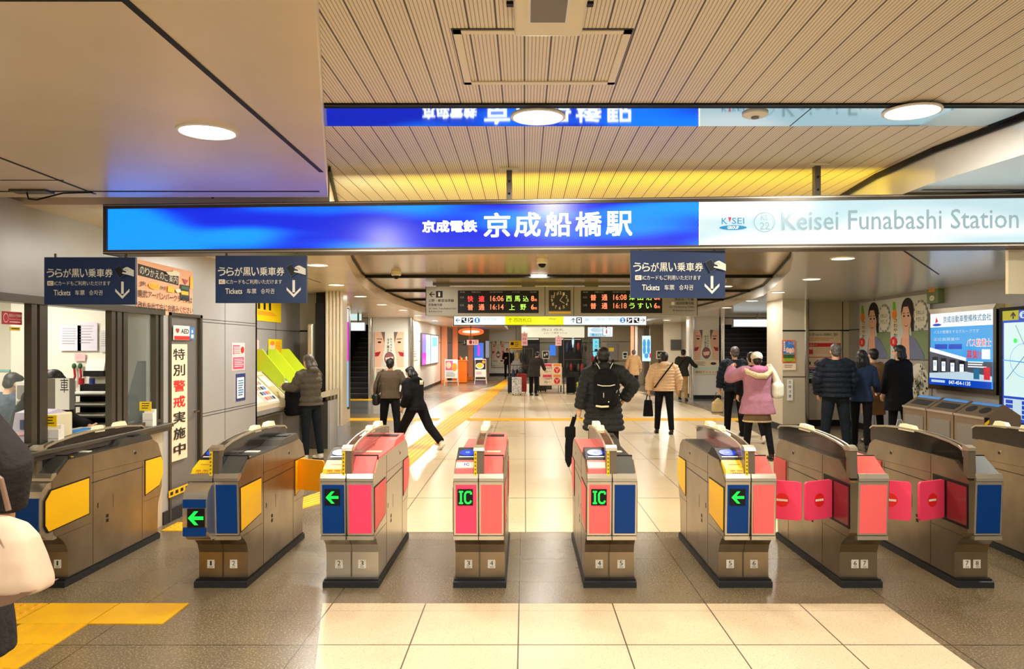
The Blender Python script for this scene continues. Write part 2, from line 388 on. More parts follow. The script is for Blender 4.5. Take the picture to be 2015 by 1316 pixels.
def low(name, pts, m, z0=2.6, z1=2.798):
    mb = MB(); mb.prism(pts, z0, z1, m, axis='z'); return mb.build(name, base=(0, 0, z0), kind='structure')
L1 = [p for p in LC if p[1] < 4.97]
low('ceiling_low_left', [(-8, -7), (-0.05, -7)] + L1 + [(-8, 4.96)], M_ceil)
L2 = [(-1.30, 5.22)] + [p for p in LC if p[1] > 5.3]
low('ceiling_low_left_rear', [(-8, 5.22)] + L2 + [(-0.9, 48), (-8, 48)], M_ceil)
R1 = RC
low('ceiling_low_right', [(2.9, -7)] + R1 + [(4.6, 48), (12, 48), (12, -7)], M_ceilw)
def gap_shade(name, pts, sd):  # black strip draws the shadow along the top edge of the fascia
    mb = MB()
    for (a, b) in zip(pts, pts[1:]): mb.add([(a[0], a[1], 2.765), (b[0], b[1], 2.765), (b[0], b[1], 2.799), (a[0], a[1], 2.799), (a[0] + sd * .05, a[1], 2.765), (b[0] + sd * .05, b[1], 2.765), (b[0] + sd * .05, b[1], 2.799), (a[0] + sd * .05, a[1], 2.799)], [(0, 1, 2, 3), (4, 7, 6, 5), (0, 4, 5, 1)], black)
    mb.build(name, base=(0, 0, 2.77), kind='structure')
gap_shade('gap_shade_left', LC[4:], .35); gap_shade('gap_shade_right', RC, -.35)
# dark seams between the low ceiling sheets (each sheet's own joint)
def seam(x0, y0, x1, y1, w=0.012, z=2.6, m=None):
    d = Vector((x1 - x0, y1 - y0)); n = Vector((-d.y, d.x)).normalized() * w / 2
    mb = MB(); mb.prism([(x0 + n.x, y0 + n.y), (x1 + n.x, y1 + n.y), (x1 - n.x, y1 - n.y), (x0 - n.x, y0 - n.y)], z - 0.003, z + 0.01, m or black, axis='z')
    mb.build('trim_1', base=(x0, y0, z), kind='structure')
seam(-1.09, 1.0, -1.10, 4.24, 0.022); seam(-2.56, 2.0, -2.66, 4.85, 0.014); seam(-3.35, 4.77, -1.25, 4.77, 0.02)
seam(-3.35, 2.14, -1.1, 2.14, 0.012); seam(-3.35, 4.45, -2.62, 4.45, 0.004)
seam(3.55, 4.0, 2.9, 5.0, 0.015); seam(3.6, 7.5, 5.4, 10.2, 0.02); seam(-2.9, 6.5, -3.0, 11.5, 0.015); seam(4.3, 4.2, 2.6, 4.9, 0.012)
seam(2.4, 4.72, 6.7, 4.72, 0.02)
mb = MB(); mb.box(-1.05, 2.42, 3.72, 4.02, 2.785, 2.799, M_strip)
mb.box(-1.0, 2.45, 3.685, 3.72, 2.79, 2.799, black)
mb.box(1.36, 1.366, 3.72, 4.02, 2.7845, 2.786, black)
mb.build('trim_2', base=(0, 3.87, 2.79), kind='structure')
mb = MB()
for (x0, x1, y0, y1) in ((-.26, .39, 2.83, 2.86), (-.26, .39, 3.38, 3.41), (-.26, -.23, 2.83, 3.41), (.36, .39, 2.83, 3.41)):
    mb.box(x0, x1, y0, y1, 2.793, 2.799, cream)
mb.box(-.266, -.261, 2.825, 3.415, 2.797, 2.7995, dkgrey); mb.box(-.266, .395, 3.411, 3.416, 2.797, 2.7995, dkgrey)
mb.box(-.266, .395, 2.822, 2.829, 2.797, 2.7995, dkgrey); mb.box(.391, .395, 2.825, 3.415, 2.797, 2.7995, dkgrey)
mb.build('ceiling_hatch', base=(0.06, 3.1, 2.8), label='rectangular framed access hatch in the slatted ceiling', cat='hatch')
h = empty('ceiling_fixture', 'cream box fixture with a grey window under the slatted ceiling at top centre', 'ceiling fixture', (0.08, 2.55, 2.8))
mb = MB(); mb.bbox(-0.035, 0.20, 2.15, 2.74, 2.735, 2.8, cream, 0.012); mb.build('housing', h)
mb = MB(); mb.box(0.02, 0.135, 2.42, 2.60, 2.728, 2.736, grey); mb.box(0.01, 0.02, 2.41, 2.61, 2.730, 2.737, white); mb.box(0.135, 0.145, 2.41, 2.61, 2.730, 2.737, white); mb.build('window_plate', h)
mb = MB()
for k in range(6):
    for x in (-0.06, 0.205): mb.box(x, x + 0.025, 2.30 + k * 0.06, 2.325 + k * .06, 2.79, 2.7995, black)
mb.build('vent_slots', h)

# walls -------------------------------------------------------------------
M_wall = mat('grey_wall_panel', (176, 176, 178), 0.34, 0.2, var=0.03, vscale=1.5)
M_wallb = mat('beige_wall_panel', (204, 192, 168), 0.36, 0.15, var=0.02, vscale=1.5)
M_wallc = mat('pale_wall', (236, 232, 222), 0.45)
WX = -3.35
wl = MB()
# window opening Y 3.0-7.22, z .95-1.945
wl.box(WX - .15, WX, -7, 3.0, 0, 2.62, M_wall)
wl.box(WX - .15, WX, 3.0, 7.24, 0, 0.93, M_wallb)
wl.box(WX - .15, WX, 3.0, 7.24, 1.98, 2.62, M_wall)
wl.box(WX - .15, WX, 7.24, 7.36, 0, 2.62, M_wall)
wl.box(WX - .15, WX, 7.36, 8.10, 1.98, 2.62, M_wall)
wl.box(WX - .15, WX, 8.10, 9.8, 0, 2.62, M_wall)
wl.box(WX - .75, WX, 9.75, 9.8, 0, 2.62, M_wall)
for z in (1.91, 1.94, 0.925, 0.955): wl.box(WX - .01, WX + .002, 8.12, 9.8, z, z + .006, ink)
for y in (8.75, ): wl.box(WX - .01, WX + .002, y, y + .006, 0, 2.6, ink)
wl.box(WX, WX + .012, 7.24, 9.8, 0, 0.12, rubber)
wl.build('wall_left', base=(WX, 3, 0), kind='structure')
wb = MB()
XM = -4.1
wb.box(XM - .1, XM, 9.8, 14.4, 0, 2.62, M_wall); wb.box(XM - .1, -3.62, 14.3, 14.4, 0, 2.62, M_wallb)
for z in (1.93,): wb.box(XM, XM + .003, 9.8, 14.3, z, z + .008, ink); wb.box(XM, -3.63, 14.295, 14.3, z, z + .03, ink)
for y in (11.2, 12.9): wb.box(XM, XM + .003, y, y + .008, 1.2, 2.6, ink)
wb.build('wall_left_recess', base=(XM, 12, 0), kind='structure')
# door of the office
d = empty('door_1', None, None, (WX, 7.73, 0)); d['kind'] = 'structure'; del d
D = [o for o in bpy.data.objects if o.name == 'door_1'][0]
M_door = mat('grey_door', (126, 122, 124), 0.4, 0.3)
mb = MB(); mb.box(WX - .06, WX - .02, 7.40, 8.06, 0.02, 1.95, M_door); mb.build('door_leaf', D)
mb = MB(); mb.box(WX - .08, WX + .015, 7.36, 7.40, 0, 1.98, steel_dk); mb.box(WX - .08, WX + .015, 8.06, 8.11, 0, 1.98, steel_dk); mb.box(WX - .08, WX + .015, 7.36, 8.11, 1.95, 1.98, steel_dk); mb.build('door_frame', D)
mb = MB(); mb.strip([(WX - .02, 7.98, 1.0), (WX + .03, 7.98, 1.0), (WX + .03, 7.88, 1.0)], .01, chrome); mb.build('door_handle', D)
# office window
W = empty('window_1', None, None, (WX, 5.1, 0.95)); W['kind'] = 'structure'
M_alu = mat('bronze_aluminium', (96, 91, 82), 0.3, 0.7)
mb = MB()
mb.box(WX - .1, WX + .02, 3.0, 7.26, 1.945, 2.0, M_alu)
for (a, b) in ((5.31, 5.37), (5.40, 5.49), (6.34, 6.40), (6.43, 6.50), (6.53, 6.60), (7.10, 7.15), (7.19, 7.25)):
    mb.box(WX - .045, WX + .006, a, b, 0.95, 1.96, M_alu)
mb.box(WX - .1, WX + .01, 3.0, 5.32, 0.96, 1.0, M_alu); mb.box(WX - .1, WX + .01, 6.55, 7.2, 0.96, 0.99, M_alu)
mb.build('window_frame', W)
M_gl = glass('office_glass', (200, 215, 215), 0.10)
mb = MB(); mb.box(WX - .055, WX - .049, 3.0, 5.31, 0.99, 1.95, M_gl); mb.build('window_pane', W)
mb = MB(); mb.box(WX - .055, WX - .049, 6.59, 7.11, 0.98, 1.95, M_gl); mb.build('window_pane', W)
mb = MB(); mb.bbox(WX - .35, WX + .10, 3.0, 7.26, 0.915, 0.952, M_alu, .008); mb.box(WX, WX + .085, 3.0, 7.25, 0.885, 0.915, steel_dk); mb.build('window_sill', W)

# room behind the office window
M_off = mat('white_office_wall', (240, 236, 222), 0.7)
M_off2 = mat('cream_office_wall', (244, 232, 190), 0.7)
mb = MB(); mb.box(-6.3, -6.2, 2.0, 11, 0, 2.5, M_off2); mb.box(-6.2, WX - .15, 2.0, 2.05, 0, 2.5, M_off2); mb.build('wall_office_rear', base=(-6.2, 6, 0), kind='structure')
mb = MB(); mb.box(-6.2, WX - .15, 9.55, 9.6, 0, 2.5, M_off)
mb.box(-6.2, -4.0, 8.35, 8.4, 0, 2.5, M_off); mb.build('wall_office_side', base=(-5, 9, 0), kind='structure')
mb = MB(); mb.box(-6.2, WX - .15, 2.05, 9.6, 2.42, 2.5, M_off)
for k in range(5): mb.box(-6.2, WX - .15, 3 + k * 1.2, 3.02 + k * 1.2, 2.415, 2.42, grey)
mb.build('ceiling_office', base=(-5, 6, 2.42), kind='structure')
tube = emat('office_tube_light', (255, 246, 225), 3.0)
for i, (x, y) in enumerate(((-4.6, 5.3), (-4.6, 7.2))):
    o = empty('office_ceiling_light', ['flat white ceiling light inside the office, nearer the entrance', 'flat white ceiling light inside the office, farther from the entrance'][i], 'ceiling light', (x, y, 2.42), 'office ceiling lights')
    mb = MB(); mb.box(x - .35, x + .35, y - .5, y + .5, 2.385, 2.42, white); mb.build('housing', o)
    mb = MB(); mb.box(x - .31, x + .31, y - .46, y + .46, 2.378, 2.386, tube); mb.build('diffuser', o)

# right side
RX = 6.8
mb = MB(); mb.box(RX, RX + .15, -7, 16.4, 0, 2.62, M_wall)
for y in (15.2, 10.1): mb.box(RX - .004, RX + .01, y, y + .012, 0, 2.6, ink)
mb.box(RX - .004, RX, 10.9, 16.4, 2.0, 2.02, ink); mb.box(RX - .015, RX, 2, 16.4, 0, .12, rubber)
mb.build('wall_right', base=(RX, 5, 0), kind='structure')
mb = MB(); mb.box(5.35, RX + .15, 16.4, 16.55, 0, 2.62, M_wallb)
mb.box(5.8, RX, 16.395, 16.4, 1.985, 2.015, ink); mb.box(6.66, 6.675, 16.393, 16.4, 0, 2.6, ink); mb.box(5.62, RX, 16.38, 16.4, 0, .13, black)
mb.build('wall_right_end', base=(6, 16.4, 0), kind='structure')
mb = MB(); mb.box(5.08, 5.52, 15.4, 16.4, 0, 2.62, M_wallb)
mb.box(5.078, 5.53, 15.395, 15.4, 1.96, 1.99, ink); mb.box(5.078, 5.53, 15.395, 15.4, 1.06, 1.075, ink); mb.box(5.07, 5.53, 15.39, 15.4, 0, .13, black); mb.box(5.07, 5.08, 15.39, 16.4, 0, .13, black)
mb.build('pillar_right', base=(5.3, 15.9, 0), kind='structure')
mb = MB(); mb.cyl(5.64, 15.75, 0, 2.6, .085, chrome, 24); mb.build('pole', base=(5.58, 15.75, 0), label='round chrome pole beside the right beige pillar', cat='pole', smooth=40)

# fluted shutter pillar at left
mb = MB(); mb.box(-3.33, -3.07, 13.2, 13.55, 0, .33, M_wall); mb.box(-3.36, -3.07, 13.25, 13.55, .33, 2.62, M_wallb)
for k in range(5): mb.cyl(-3.34 + k * .06, 13.25, .33, 2.6, .03, M_wallb, 12)
mb.box(-3.62, -3.36, 13.6, 14.3, 0, 2.62, black)
mb.build('pillar_left', base=(-3.2, 13.3, 0), kind='structure', smooth=40)

# rear: ad columns, stairs, rear walls
def face_pillar(name, x0, x1, Y, depth):
    mb = MB(); mb.box(x0, x1, Y, Y + depth, 0, 2.62, M_wallc); mb.box(x0 - .003, x1 + .003, Y - .004, Y + depth, 0, .12, black)
    mb.build(name, base=((x0 + x1) / 2, Y, 0), kind='structure')
face_pillar('pillar_rear_left', -4.85, -3.70, 25.0, 1.2)
face_pillar('pillar_rear_right', 5.42, 6.22, 25.0, 1.2)
for (x, lab) in ((-4.92, 'chrome pole at the left edge of the left poster pillar'), (-3.62, 'chrome pole at the right edge of the left poster pillar'), (5.32, 'chrome pole at the left edge of the right poster pillar'), (6.32, 'chrome pole between the right poster pillar and the right stairs')):
    mb = MB(); mb.cyl(x, 24.95, 0, 2.6, .07, chrome, 16); mb.build('pole', base=(x, 24.95, 0), label=lab, cat='pole', smooth=40)
M_stair = mat('black_stair', (20, 19, 20), 0.4)
M_nose = mat('stair_nosing', (110, 106, 100), 0.4, 0.3)
for (x0, x1, lab) in ((-5.95, -5.0, 'dark staircase rising behind the left poster pillar'), (6.4, 8.9, 'dark staircase rising behind the right poster pillar')):
    t = empty('staircase', lab, 'stairs', ((x0 + x1) / 2, 25.2, 0))
    for k in range(14):
        mb = MB(); mb.box(x0, x1, 25.2 + k * .28, 25.2 + (k + 1) * .28 + .05, 0 if k < 3 else (k - 2) * .165, (k + 1) * .165, M_stair)
        mb.box(x0, x1, 25.185 + k * .28, 25.21 + k * .28, (k + 1) * .165 - .02, (k + 1) * .165 + .003, M_nose); mb.build('step', t)
    mb = MB(); mb.box(x0 - .1, x0, 25.2, 29.5, 0, 2.58, M_stair); mb.box(x1, x1 + .1, 25.2, 29.5, 0, 2.58, M_stair); mb.box(x0 - .1, x1 + .1, 29.3, 29.5, 0, 2.58, M_stair); mb.box(x0 - .1, x1 + .1, 25.19, 25.3, 2.38, 2.58, M_wallb); mb.build('stair_enclosure', t)
mb = MB(); mb.box(-4.1, -3.85, 26.2, 45, 0, 2.62, M_wallc); mb.box(-3.86, -3.84, 26.2, 45, 0, .12, rubber); mb.box(-3.853, -3.848, 26.2, 45, 1.85, 1.87, ink)
mb.build('wall_left_rear', base=(-4, 30, 0), kind='structure')
mb = MB(); mb.box(-8, -6.1, 24.9, 25.3, 0, 2.62, M_wallb); mb.box(-4.2, -3.9, 17.2, 17.5, 0, 2.62, M_wallb); mb.build('wall_left_far', base=(-7, 25, 0), kind='structure')
mb = MB(); mb.box(9.05, 12, 24.9, 25.3, 0, 2.62, M_wallb); mb.build('wall_right_far', base=(10, 25, 0), kind='structure')
mb = MB(); mb.box(-8, 14, 45, 45.2, 0, 2.9, M_wallc)
for x in (-2.2, 0, 5, 8): mb.box(x, x + .02, 44.99, 45, 0, 2.9, ink)
mb.box(-8, 14, 44.98, 45, 1.9, 1.93, ink); mb.box(-8, 14, 44.97, 45, 0, .15, rubber)
mb.build('wall_rear', base=(2, 45, 0), kind='structure')
M_tan = mat('taupe_rear_wall', (150, 138, 116), 0.45)
mb = MB(); mb.box(3.6, 5.1, 36.5, 37.0, 0, 2.9, M_tan); mb.box(3.6, 5.1, 36.48, 36.5, 1.0, 1.02, ink); mb.box(3.6, 5.1, 36.48, 36.5, 1.9, 1.92, ink); mb.box(3.6, 5.1, 36.46, 36.5, 0, .15, rubber)
mb.box(5.1, 5.35, 35, 36.5, 0, 2.9, M_tan)
mb.build('wall_centre_right', base=(4.3, 36.5, 0), kind='structure')
mb = MB(); mb.box(6.0, 6.2, 26.2, 45, 0, 2.62, M_tan); mb.box(5.3, 6.1, 33.0, 33.2, 0, 2.6, M_tan); mb.build('wall_right_rear', base=(6, 30, 0), kind='structure')

# sockets of light ----------------------------------------------------------
lamp_m = emat('downlight_lens', (255, 240, 215), 9.0)
def area(x, y, z, size, power, col=(1.0, 0.95, 0.86), shape='DISK', rot=None, sy=None, spread=None):
    l = bpy.data.lights.new('lamp', 'AREA'); l.shape = shape; l.size = size; l.energy = power; l.color = col
    if sy: l.size_y = sy
    if spread: l.spread = math.radians(spread)
    o = bpy.data.objects.new('lamp', l); COL.objects.link(o); o.location = (x, y, z)
    if rot: o.rotation_euler = rot
    return o
DL = [(-1.394, 3.44, 2.6, .13, 'over the left ceiling sheet above the big blue sign'), (.067, 3.85, 2.785, .135, 'in the mirror strip at the centre'), (1.863, 3.76, 2.785, .135, 'in the mirror strip at the right'),
      (-2.39, 9.03, 2.6, .13, 'nearest behind the left ticket sign'), (-2.86, 11.9, 2.6, .13, 'second of the left rear row'), (-3.06, 14.6, 2.6, .13, 'third of the left rear row'), (-3.17, 17.4, 2.6, .13, 'fourth of the left rear row'), (-3.1, 20, 2.6, .13, 'last of the left rear row'),
      (-1.62, 12.6, 2.8, .14, 'left of the departure board in the inner ceiling'), (.23, 12.4, 2.8, .14, 'above the clock in the inner ceiling'), (3.79, 14.76, 2.8, .14, 'right of the departure board in the inner ceiling'),
      (3.4, 8.36, 2.6, .13, 'nearest of the right rear row'), (4.0, 10.9, 2.6, .13, 'second of the right rear row'), (4.37, 13.5, 2.6, .13, 'third of the right rear row'), (4.65, 16, 2.6, .13, 'fourth of the right rear row'), (4.85, 18.75, 2.6, .13, 'last of the right rear row'),
      (-1.4, 0.6, 2.6, .13, 'a'), (-2.0, 1.5, 2.6, .13, 'b'), (.8, 0.2, 2.8, .14, 'c'), (2.0, .6, 2.8, .14, 'd'), (4.2, 2.0, 2.6, .13, 'e'), (-.4, -2.2, 2.6, .13, 'f'), (1.8, -2.4, 2.8, .13, 'g'), (-2.8, -2.5, 2.6, .13, 'h'), (5, -2, 2.6, .13, 'i'),
      (.6, 7.0, 2.8, .14, 'j'), (-1.0, 6.6, 2.8, .14, 'j'), (1.8, 7.0, 2.8, .14, 'k'), (-2.0, 7.2, 2.6, .13, 'l'), (4.4, 6.2, 2.6, .13, 'm'), (.6, 17.0, 2.8, .14, 'n'), (.8, 23, 2.8, .14, 'o'), (-3.2, 23.5, 2.6, .14, 'p'), (-3.2, 28, 2.6, .14, 'p'), (-2.6, 33, 2.6, .14, 'p'), (5.0, 27.5, 2.6, .14, 'q'), (3.6, 33, 2.8, .14, 'q'), (.5, 34, 2.8, .14, 'r'), (0, 42, 2.8, .14, 's'), (7.4, 20, 2.6, .13, 't'), (2.4, 40, 2.8, .14, 's'), (-2, 38, 2.8, .14, 't'), (-1.2, 20, 2.8, .14, 'u'), (3, 20, 2.8, .14, 'v')]
for x, y, z, r, lab in DL:
    long = len(lab) > 2
    if z > 2.7 and y > 9: z = 2.8
    o = empty('downlight', ('round white downlight ' + lab) if long else 'round ceiling downlight not seen in the picture', 'downlight', (x, y, z), 'round ceiling downlights')
    mb = MB(); mb.lathe(x, y, [(r, z), (r, z - .006), (r - .012, z - .009), (r - .016, z - .003)], white, 32); mb.build('trim_ring', o, smooth=30)
    mb = MB(); mb.lathe(x, y, [(r - .016, z - .001), (r - .016, z - .004), (.01, z - .0045)], lamp_m, 32); mb.build('lens', o, smooth='keep')
    a = area(x, y, z - .012, (r - .02) * 2, (22 if (x > 4.3 and 13 < y < 17) else 36 if y < 9 else (46 if y < 22 or abs(x) < 2.2 else 120))); a.parent = None
o = empty('smoke_detector', 'small round white smoke detector in the mirror strip', 'smoke detector', (1.12, 3.8, 2.785))
mb = MB(); mb.lathe(1.12, 3.8, [(.062, 2.785), (.062, 2.777), (.05, 2.770), (.02, 2.768)], white, 28); mb.build('base', o, smooth=40)
mb = MB(); mb.lathe(1.12, 3.8, [(.02, 2.769), (.018, 2.760), (.004, 2.758)], grey, 16); mb.build('sensor', o, smooth=40)
for (x, y, z, lab) in ((-1.95, 11.9, 2.8, 'small dome camera left of the departure board'), (3.33, 13.2, 2.8, 'small dome camera right of the right ticket sign'), (.23, 10.2, 2.8, 'small dome fitting on the inner ceiling above the clock')):
    o = empty('dome_camera', lab, 'security camera', (x, y, z))
    mb = MB(); mb.lathe(x, y, [(.075, z), (.075, z - .05), (.06, z - .065)], cream, 20); mb.build('housing', o, smooth=40)
    mb = MB(); mb.lathe(x, y, [(.05, z - .06), (.045, z - .09), (.025, z - .11), (.005, z - .115)], black, 16); mb.build('dome', o, smooth=True)
o = empty('ceiling_bracket', 'thin dark metal bracket with a wire loop under the left ceiling', 'bracket', (-2.9, 4.75, 2.6))
mb = MB(); mb.box(-3.1, -2.88, 4.70, 4.80, 2.588, 2.6, steel_dk); mb.build('plate', o)
mb = MB(); mb.strip([(-3.02, 4.75, 2.588), (-3.01, 4.75, 2.55), (-2.96, 4.75, 2.545), (-2.8, 4.75, 2.585), (-2.62, 4.75, 2.59)], .005, black, 6); mb.build('wire', o)
# ---------------------------------------------------------------- the big illuminated station sign
e_blue = emat('blue_lit_face', (8, 36, 205), 1.5, (10, 120, 255), scale=(0.9, 0.9, 4.5), hi=1.5)
e_white = emat('white_lit_face', (204, 234, 240), 1.08, (250, 252, 250), scale=(0.9, 0.9, 4.5), hi=1.15)
e_txtw = emat('white_lit_lettering', (255, 255, 255), 2.2)
e_txtg = emat('pale_lit_lettering', (168, 196, 200), 0.95)
e_txtr = emat('pink_lit_print', (235, 60, 100), 1.0)
e_txtb = emat('cyan_lit_print', (30, 150, 205), 1.0)
e_yel = emat('yellow_lit_face', (255, 224, 6), 13.0)
e_wht2 = emat('white_lit_face_plain', (235, 240, 215), 12.0)
sA = (-2.766, 5.15); sB = (3.045, 4.77); dx, dy = sB[0] - sA[0], sB[1] - sA[1]
def SU(p):
    k = (p - VX) / F
    return (k * sA[1] - sA[0]) / (dx - k * dy)
sC = (sA[0] + dx * 1.10, sA[1] + dy * 1.10)
ZT, ZB = 2.588, 2.262
g = empty('station_sign', 'huge wide hanging lightbox sign, blue on the left and white on the right', 'hanging sign', (0.3, 4.95, 2.262))
def on(t, off=0.0):  # point on the plan of the face
    n = Vector((dy, -dx)).normalized()
    return (sA[0] + dx * t + n.x * off, sA[1] + dy * t + n.y * off)
def slab(mb, t0, t1, z0, z1, o0, o1, m):
    a, b, c, d_ = on(t0, o0), on(t1, o0), on(t1, o1), on(t0, o1)
    mb.prism([a, b, c, d_], z0, z1, m, axis='z')
mb = MB()
for (z0, z1) in ((ZT - .030, ZT), (ZB, ZB + .026)): slab(mb, 0, 1.10, z0, z1, -.17, .012, steel_dk)
for (z0, z1) in ((ZT - .012, ZT - .006), (ZB + .006, ZB + .012)): slab(mb, 0, 1.10, z0, z1, .012, .016, steel_lt)
slab(mb, 0, .0045, ZB, ZT, -.17, .012, steel_dk); slab(mb, 1.0955, 1.10, ZB, ZT, -.17, .012, steel_dk)
mb.build('frame', g)
mb = MB(); slab(mb, .0045, SU(1376) - .0003, ZB + .026, ZT - .03, -.012, 0, e_blue); mb.build('blue_face', g, label='blue lit panel with white characters')
mb = MB(); slab(mb, SU(1376) + .0003, 1.0955, ZB + .026, ZT - .03, -.012, 0, e_white); mb.build('white_face', g, label='white lit panel with pale lettering')
mb = MB(); slab(mb, .0045, .30, ZB + .026, ZT - .03, -.17, -.155, e_wht2); slab(mb, .30, 1.0955, ZB + .026, ZT - .03, -.17, -.155, e_yel); mb.build('rear_face', g)
c = Canvas(sA, sB, ZT, ZB, 0, 0, 1, 1, lay=0.001); c.k = 2
def st(s, p0, p1, v0, v1, m, bold=0.0): c.text(s, SU(p0), v0, SU(p1), v1, m, bold)
st('京成電鉄', 832, 938, .40, .62, e_txtw, .035)
for i, ch in enumerate('京成船橋駅'): st(ch, 953 + i * 60, 1003 + i * 60, .265, .725, e_txtw, .018)
c.mb.build('characters', g, label='white characters'); c.mb = MB()
st('Keisei Funabashi Station', 1538, 2002, .285, .66, e_txtg, .006)
c.ring(SU(1503), .50, .0112, .19, .0009, e_txtg); st('KS', 1496, 1509, .36, .46, e_txtg); st('22', 1494, 1513, .50, .64, e_txtg)
c.mb.build('lettering', g, label='pale grey lettering'); c.mb = MB()
st("K", 1419, 1430, .41, .53, e_txtb); st("SEI", 1439, 1463, .41, .53, e_txtb)
c.poly([(SU(1431), .40), (SU(1434.5), .50), (SU(1438), .40)], e_txtr)
c.disc(SU(1441), .60, .0145, .045, e_txtb); st('GROUP', 1430, 1452, .57, .625, e_txtw, .02)
c.mb.build('emblem', g, label='small cyan and red emblem')
for i, (p, y0) in enumerate(((410, 2.6), (1000, 2.8), (1615, 2.8))):
    q = on(SU(p), -.085)
    mb = MB(); mb.box(q[0] - .018, q[0] + .018, q[1] - .025, q[1] + .025, ZT - .005, y0, steel_dk)
    mb.box(q[0] - .06, q[0] + .06, q[1] - .05, q[1] + .05, y0 - .012, y0 - .001, cream)
    for k in range(2): mb.strip([(q[0], q[1] - .03, ZT + .05 + k * .08), (q[0], q[1] - .024, ZT + .05 + k * .08)], .008, black, 8)
    if y0 > 2.7 or True: mb.build('hanger', g)

# ---------------------------------------------------------------- blue ticket signs
def hand(c, x, y, k, m, card, edge):
    def T(pts): return [(x + a * k, y + b * k) for a, b in pts]
    c.poly(T([(-20, -6), (-6, -14), (5, 8), (-8, 16)]), edge); c.poly(T([(-19, -5.3), (-6.5, -12.6), (3.8, 7.5), (-7.6, 14.6)]), card)
    c.poly(T([(0, -5), (7, -9), (11, -9.5), (25, -2), (25, 12), (13, 8.5), (-1, 5), (-1, 3), (0, 2), (8, 3), (7, 0), (1, -2)]), m)
    c.line(T([(1, -4), (9, -4), (12, -1)]), .6 * k, navy)
def ticket_sign(x0, y0, x1, y1, Y, lab):
    g = empty('ticket_sign', lab, 'hanging sign', (px((x0 + x1) / 2, Y), Y + .02, pz(y1, Y)), 'navy ticket signs hanging under the station sign')
    c = CY(Y, x0, y0, x1, y1); W = x1 - x0; k = W / 179.0
    c.body(.025, navy); c.mb.build('board', g)
    c.mb = MB(); c.k = 1.0; X = lambda v: x0 + v * k; Yy = lambda v: y0 + v * k
    for i, ch in enumerate('うらが黒い乗車券'): c.text(ch, X(5 + i * 16.6), Yy(23), X(20 + i * 16.6), Yy(39.5), offwhite, .01)
    c.rect(X(8), Yy(47), X(20), Yy(56), offwhite); c.text('IC', X(10.5), Yy(49), X(17), Yy(54.5), redd, .03)
    c.text('ICカードもご利用いただけます', X(22), Yy(47), X(132), Yy(56), offwhite, .005)
    c.text('Tickets', X(21), Yy(64.5), X(54), Yy(75.5), offwhite, .012); c.text('车票', X(63), Yy(65), X(82), Yy(75), offwhite); c.text('승차권', X(91), Yy(65), X(117), Yy(75), offwhite)
    c.mb.build('lettering', g); c.mb = MB(); hand(c, X(157), Yy(28), .88 * k, offwhite, ink, mat('navy_light_print', (70, 90, 125), .5))
    c.mb.build('hand_pictogram', g); c.mb = MB(); c.k = 1
    c.poly([(X(151.5), Yy(48)), (X(151.5), Yy(72)), (X(156.5), Yy(72)), (X(156.5), Yy(48))], offwhite)
    c.poly([(X(140), Yy(62)), (X(140), Yy(67.5)), (X(154), Yy(82)), (X(154), Yy(76))], offwhite); c.poly([(X(168), Yy(62)), (X(154), Yy(76)), (X(154), Yy(82)), (X(168), Yy(67.5))], offwhite)
    c.mb.build('arrow', g)
    mb = MB()
    for u in (x0 + 20, x1 - 20): mb.box(px(u, Y) - .006, px(u, Y) + .006, Y + .008, Y + .02, pz(y0, Y) - .01, 2.261, steel_dk)
    mb.build('bracket', g)
ticket_sign(87, 506, 266, 599, 5.10, 'navy ticket sign with a hand and arrow, leftmost, above the office window')
ticket_sign(424, 503, 603, 596, 5.08, 'navy ticket sign with a hand and arrow, above the gate marked one and two')
ticket_sign(1241, 493, 1427, 586, 4.92, 'navy ticket sign with a hand and arrow, right of centre before the departure board')
mb = MB(); mb.box(3.03, 3.6, 4.9, 4.93, pz(578, 4.9), pz(491, 4.9), cream); mb.build('hanging_board', base=(3.2, 4.9, 2.0), label='plain cream hanging board cut off at the right picture edge', cat='hanging sign')

# ---------------------------------------------------------------- departure board
led_r = emat('red_led', (255, 40, 50), 2.6); led_o = emat('orange_led', (255, 120, 80), 2.4); led_g = emat('green_led', (185, 255, 90), 2.0)
led_gg = emat('green_gate_led', (20, 235, 70), 1.9)
M_board = mat('grey_board_case', (150, 143, 130), .4, .2)
Y = 14.0
g = empty('departure_board', 'long grey departure board with red, orange and green LED rows', 'departure board', (px(1105, Y), Y + .1, pz(620, Y)))
c = CY(Y, 838, 564, 1372, 621); c.body(.3, M_board)
for x in (838, 1072.5, 1129, 1372): c.rect(x - .6, 564, x + .6, 621, black)
c.mb.build('case', g); c.mb = MB(); c.k = 1
c.rect(901, 571.5, 1060, 616, black); c.mb.build('screen', g); c.mb = MB(); c.rect(1143, 571.5, 1303, 616, black); c.mb.build('screen', g)
c.mb = MB(); c.k = 2
hd = mat('grey_board_print', (150, 150, 148), .6)
for x0 in (901, 1143):
    for a, b, t in ((4, 14, '発車'), (27, 44, '種別'), (62, 88, '発車時刻'), (107, 122, '行先'), (142, 155, '両数')): c.text(t, x0 + a, 573.3, x0 + b, 576, hd)
    for y in (583, 598.5): c.text('先発', x0 + 4, y, x0 + 12, y + 4, hd)
def nr(): c.mb.build('led_row', g, label='glowing LED characters'); c.mb = MB(); c.k = 2
c.mb.build('header_print', g); c.mb = MB(); c.k = 2
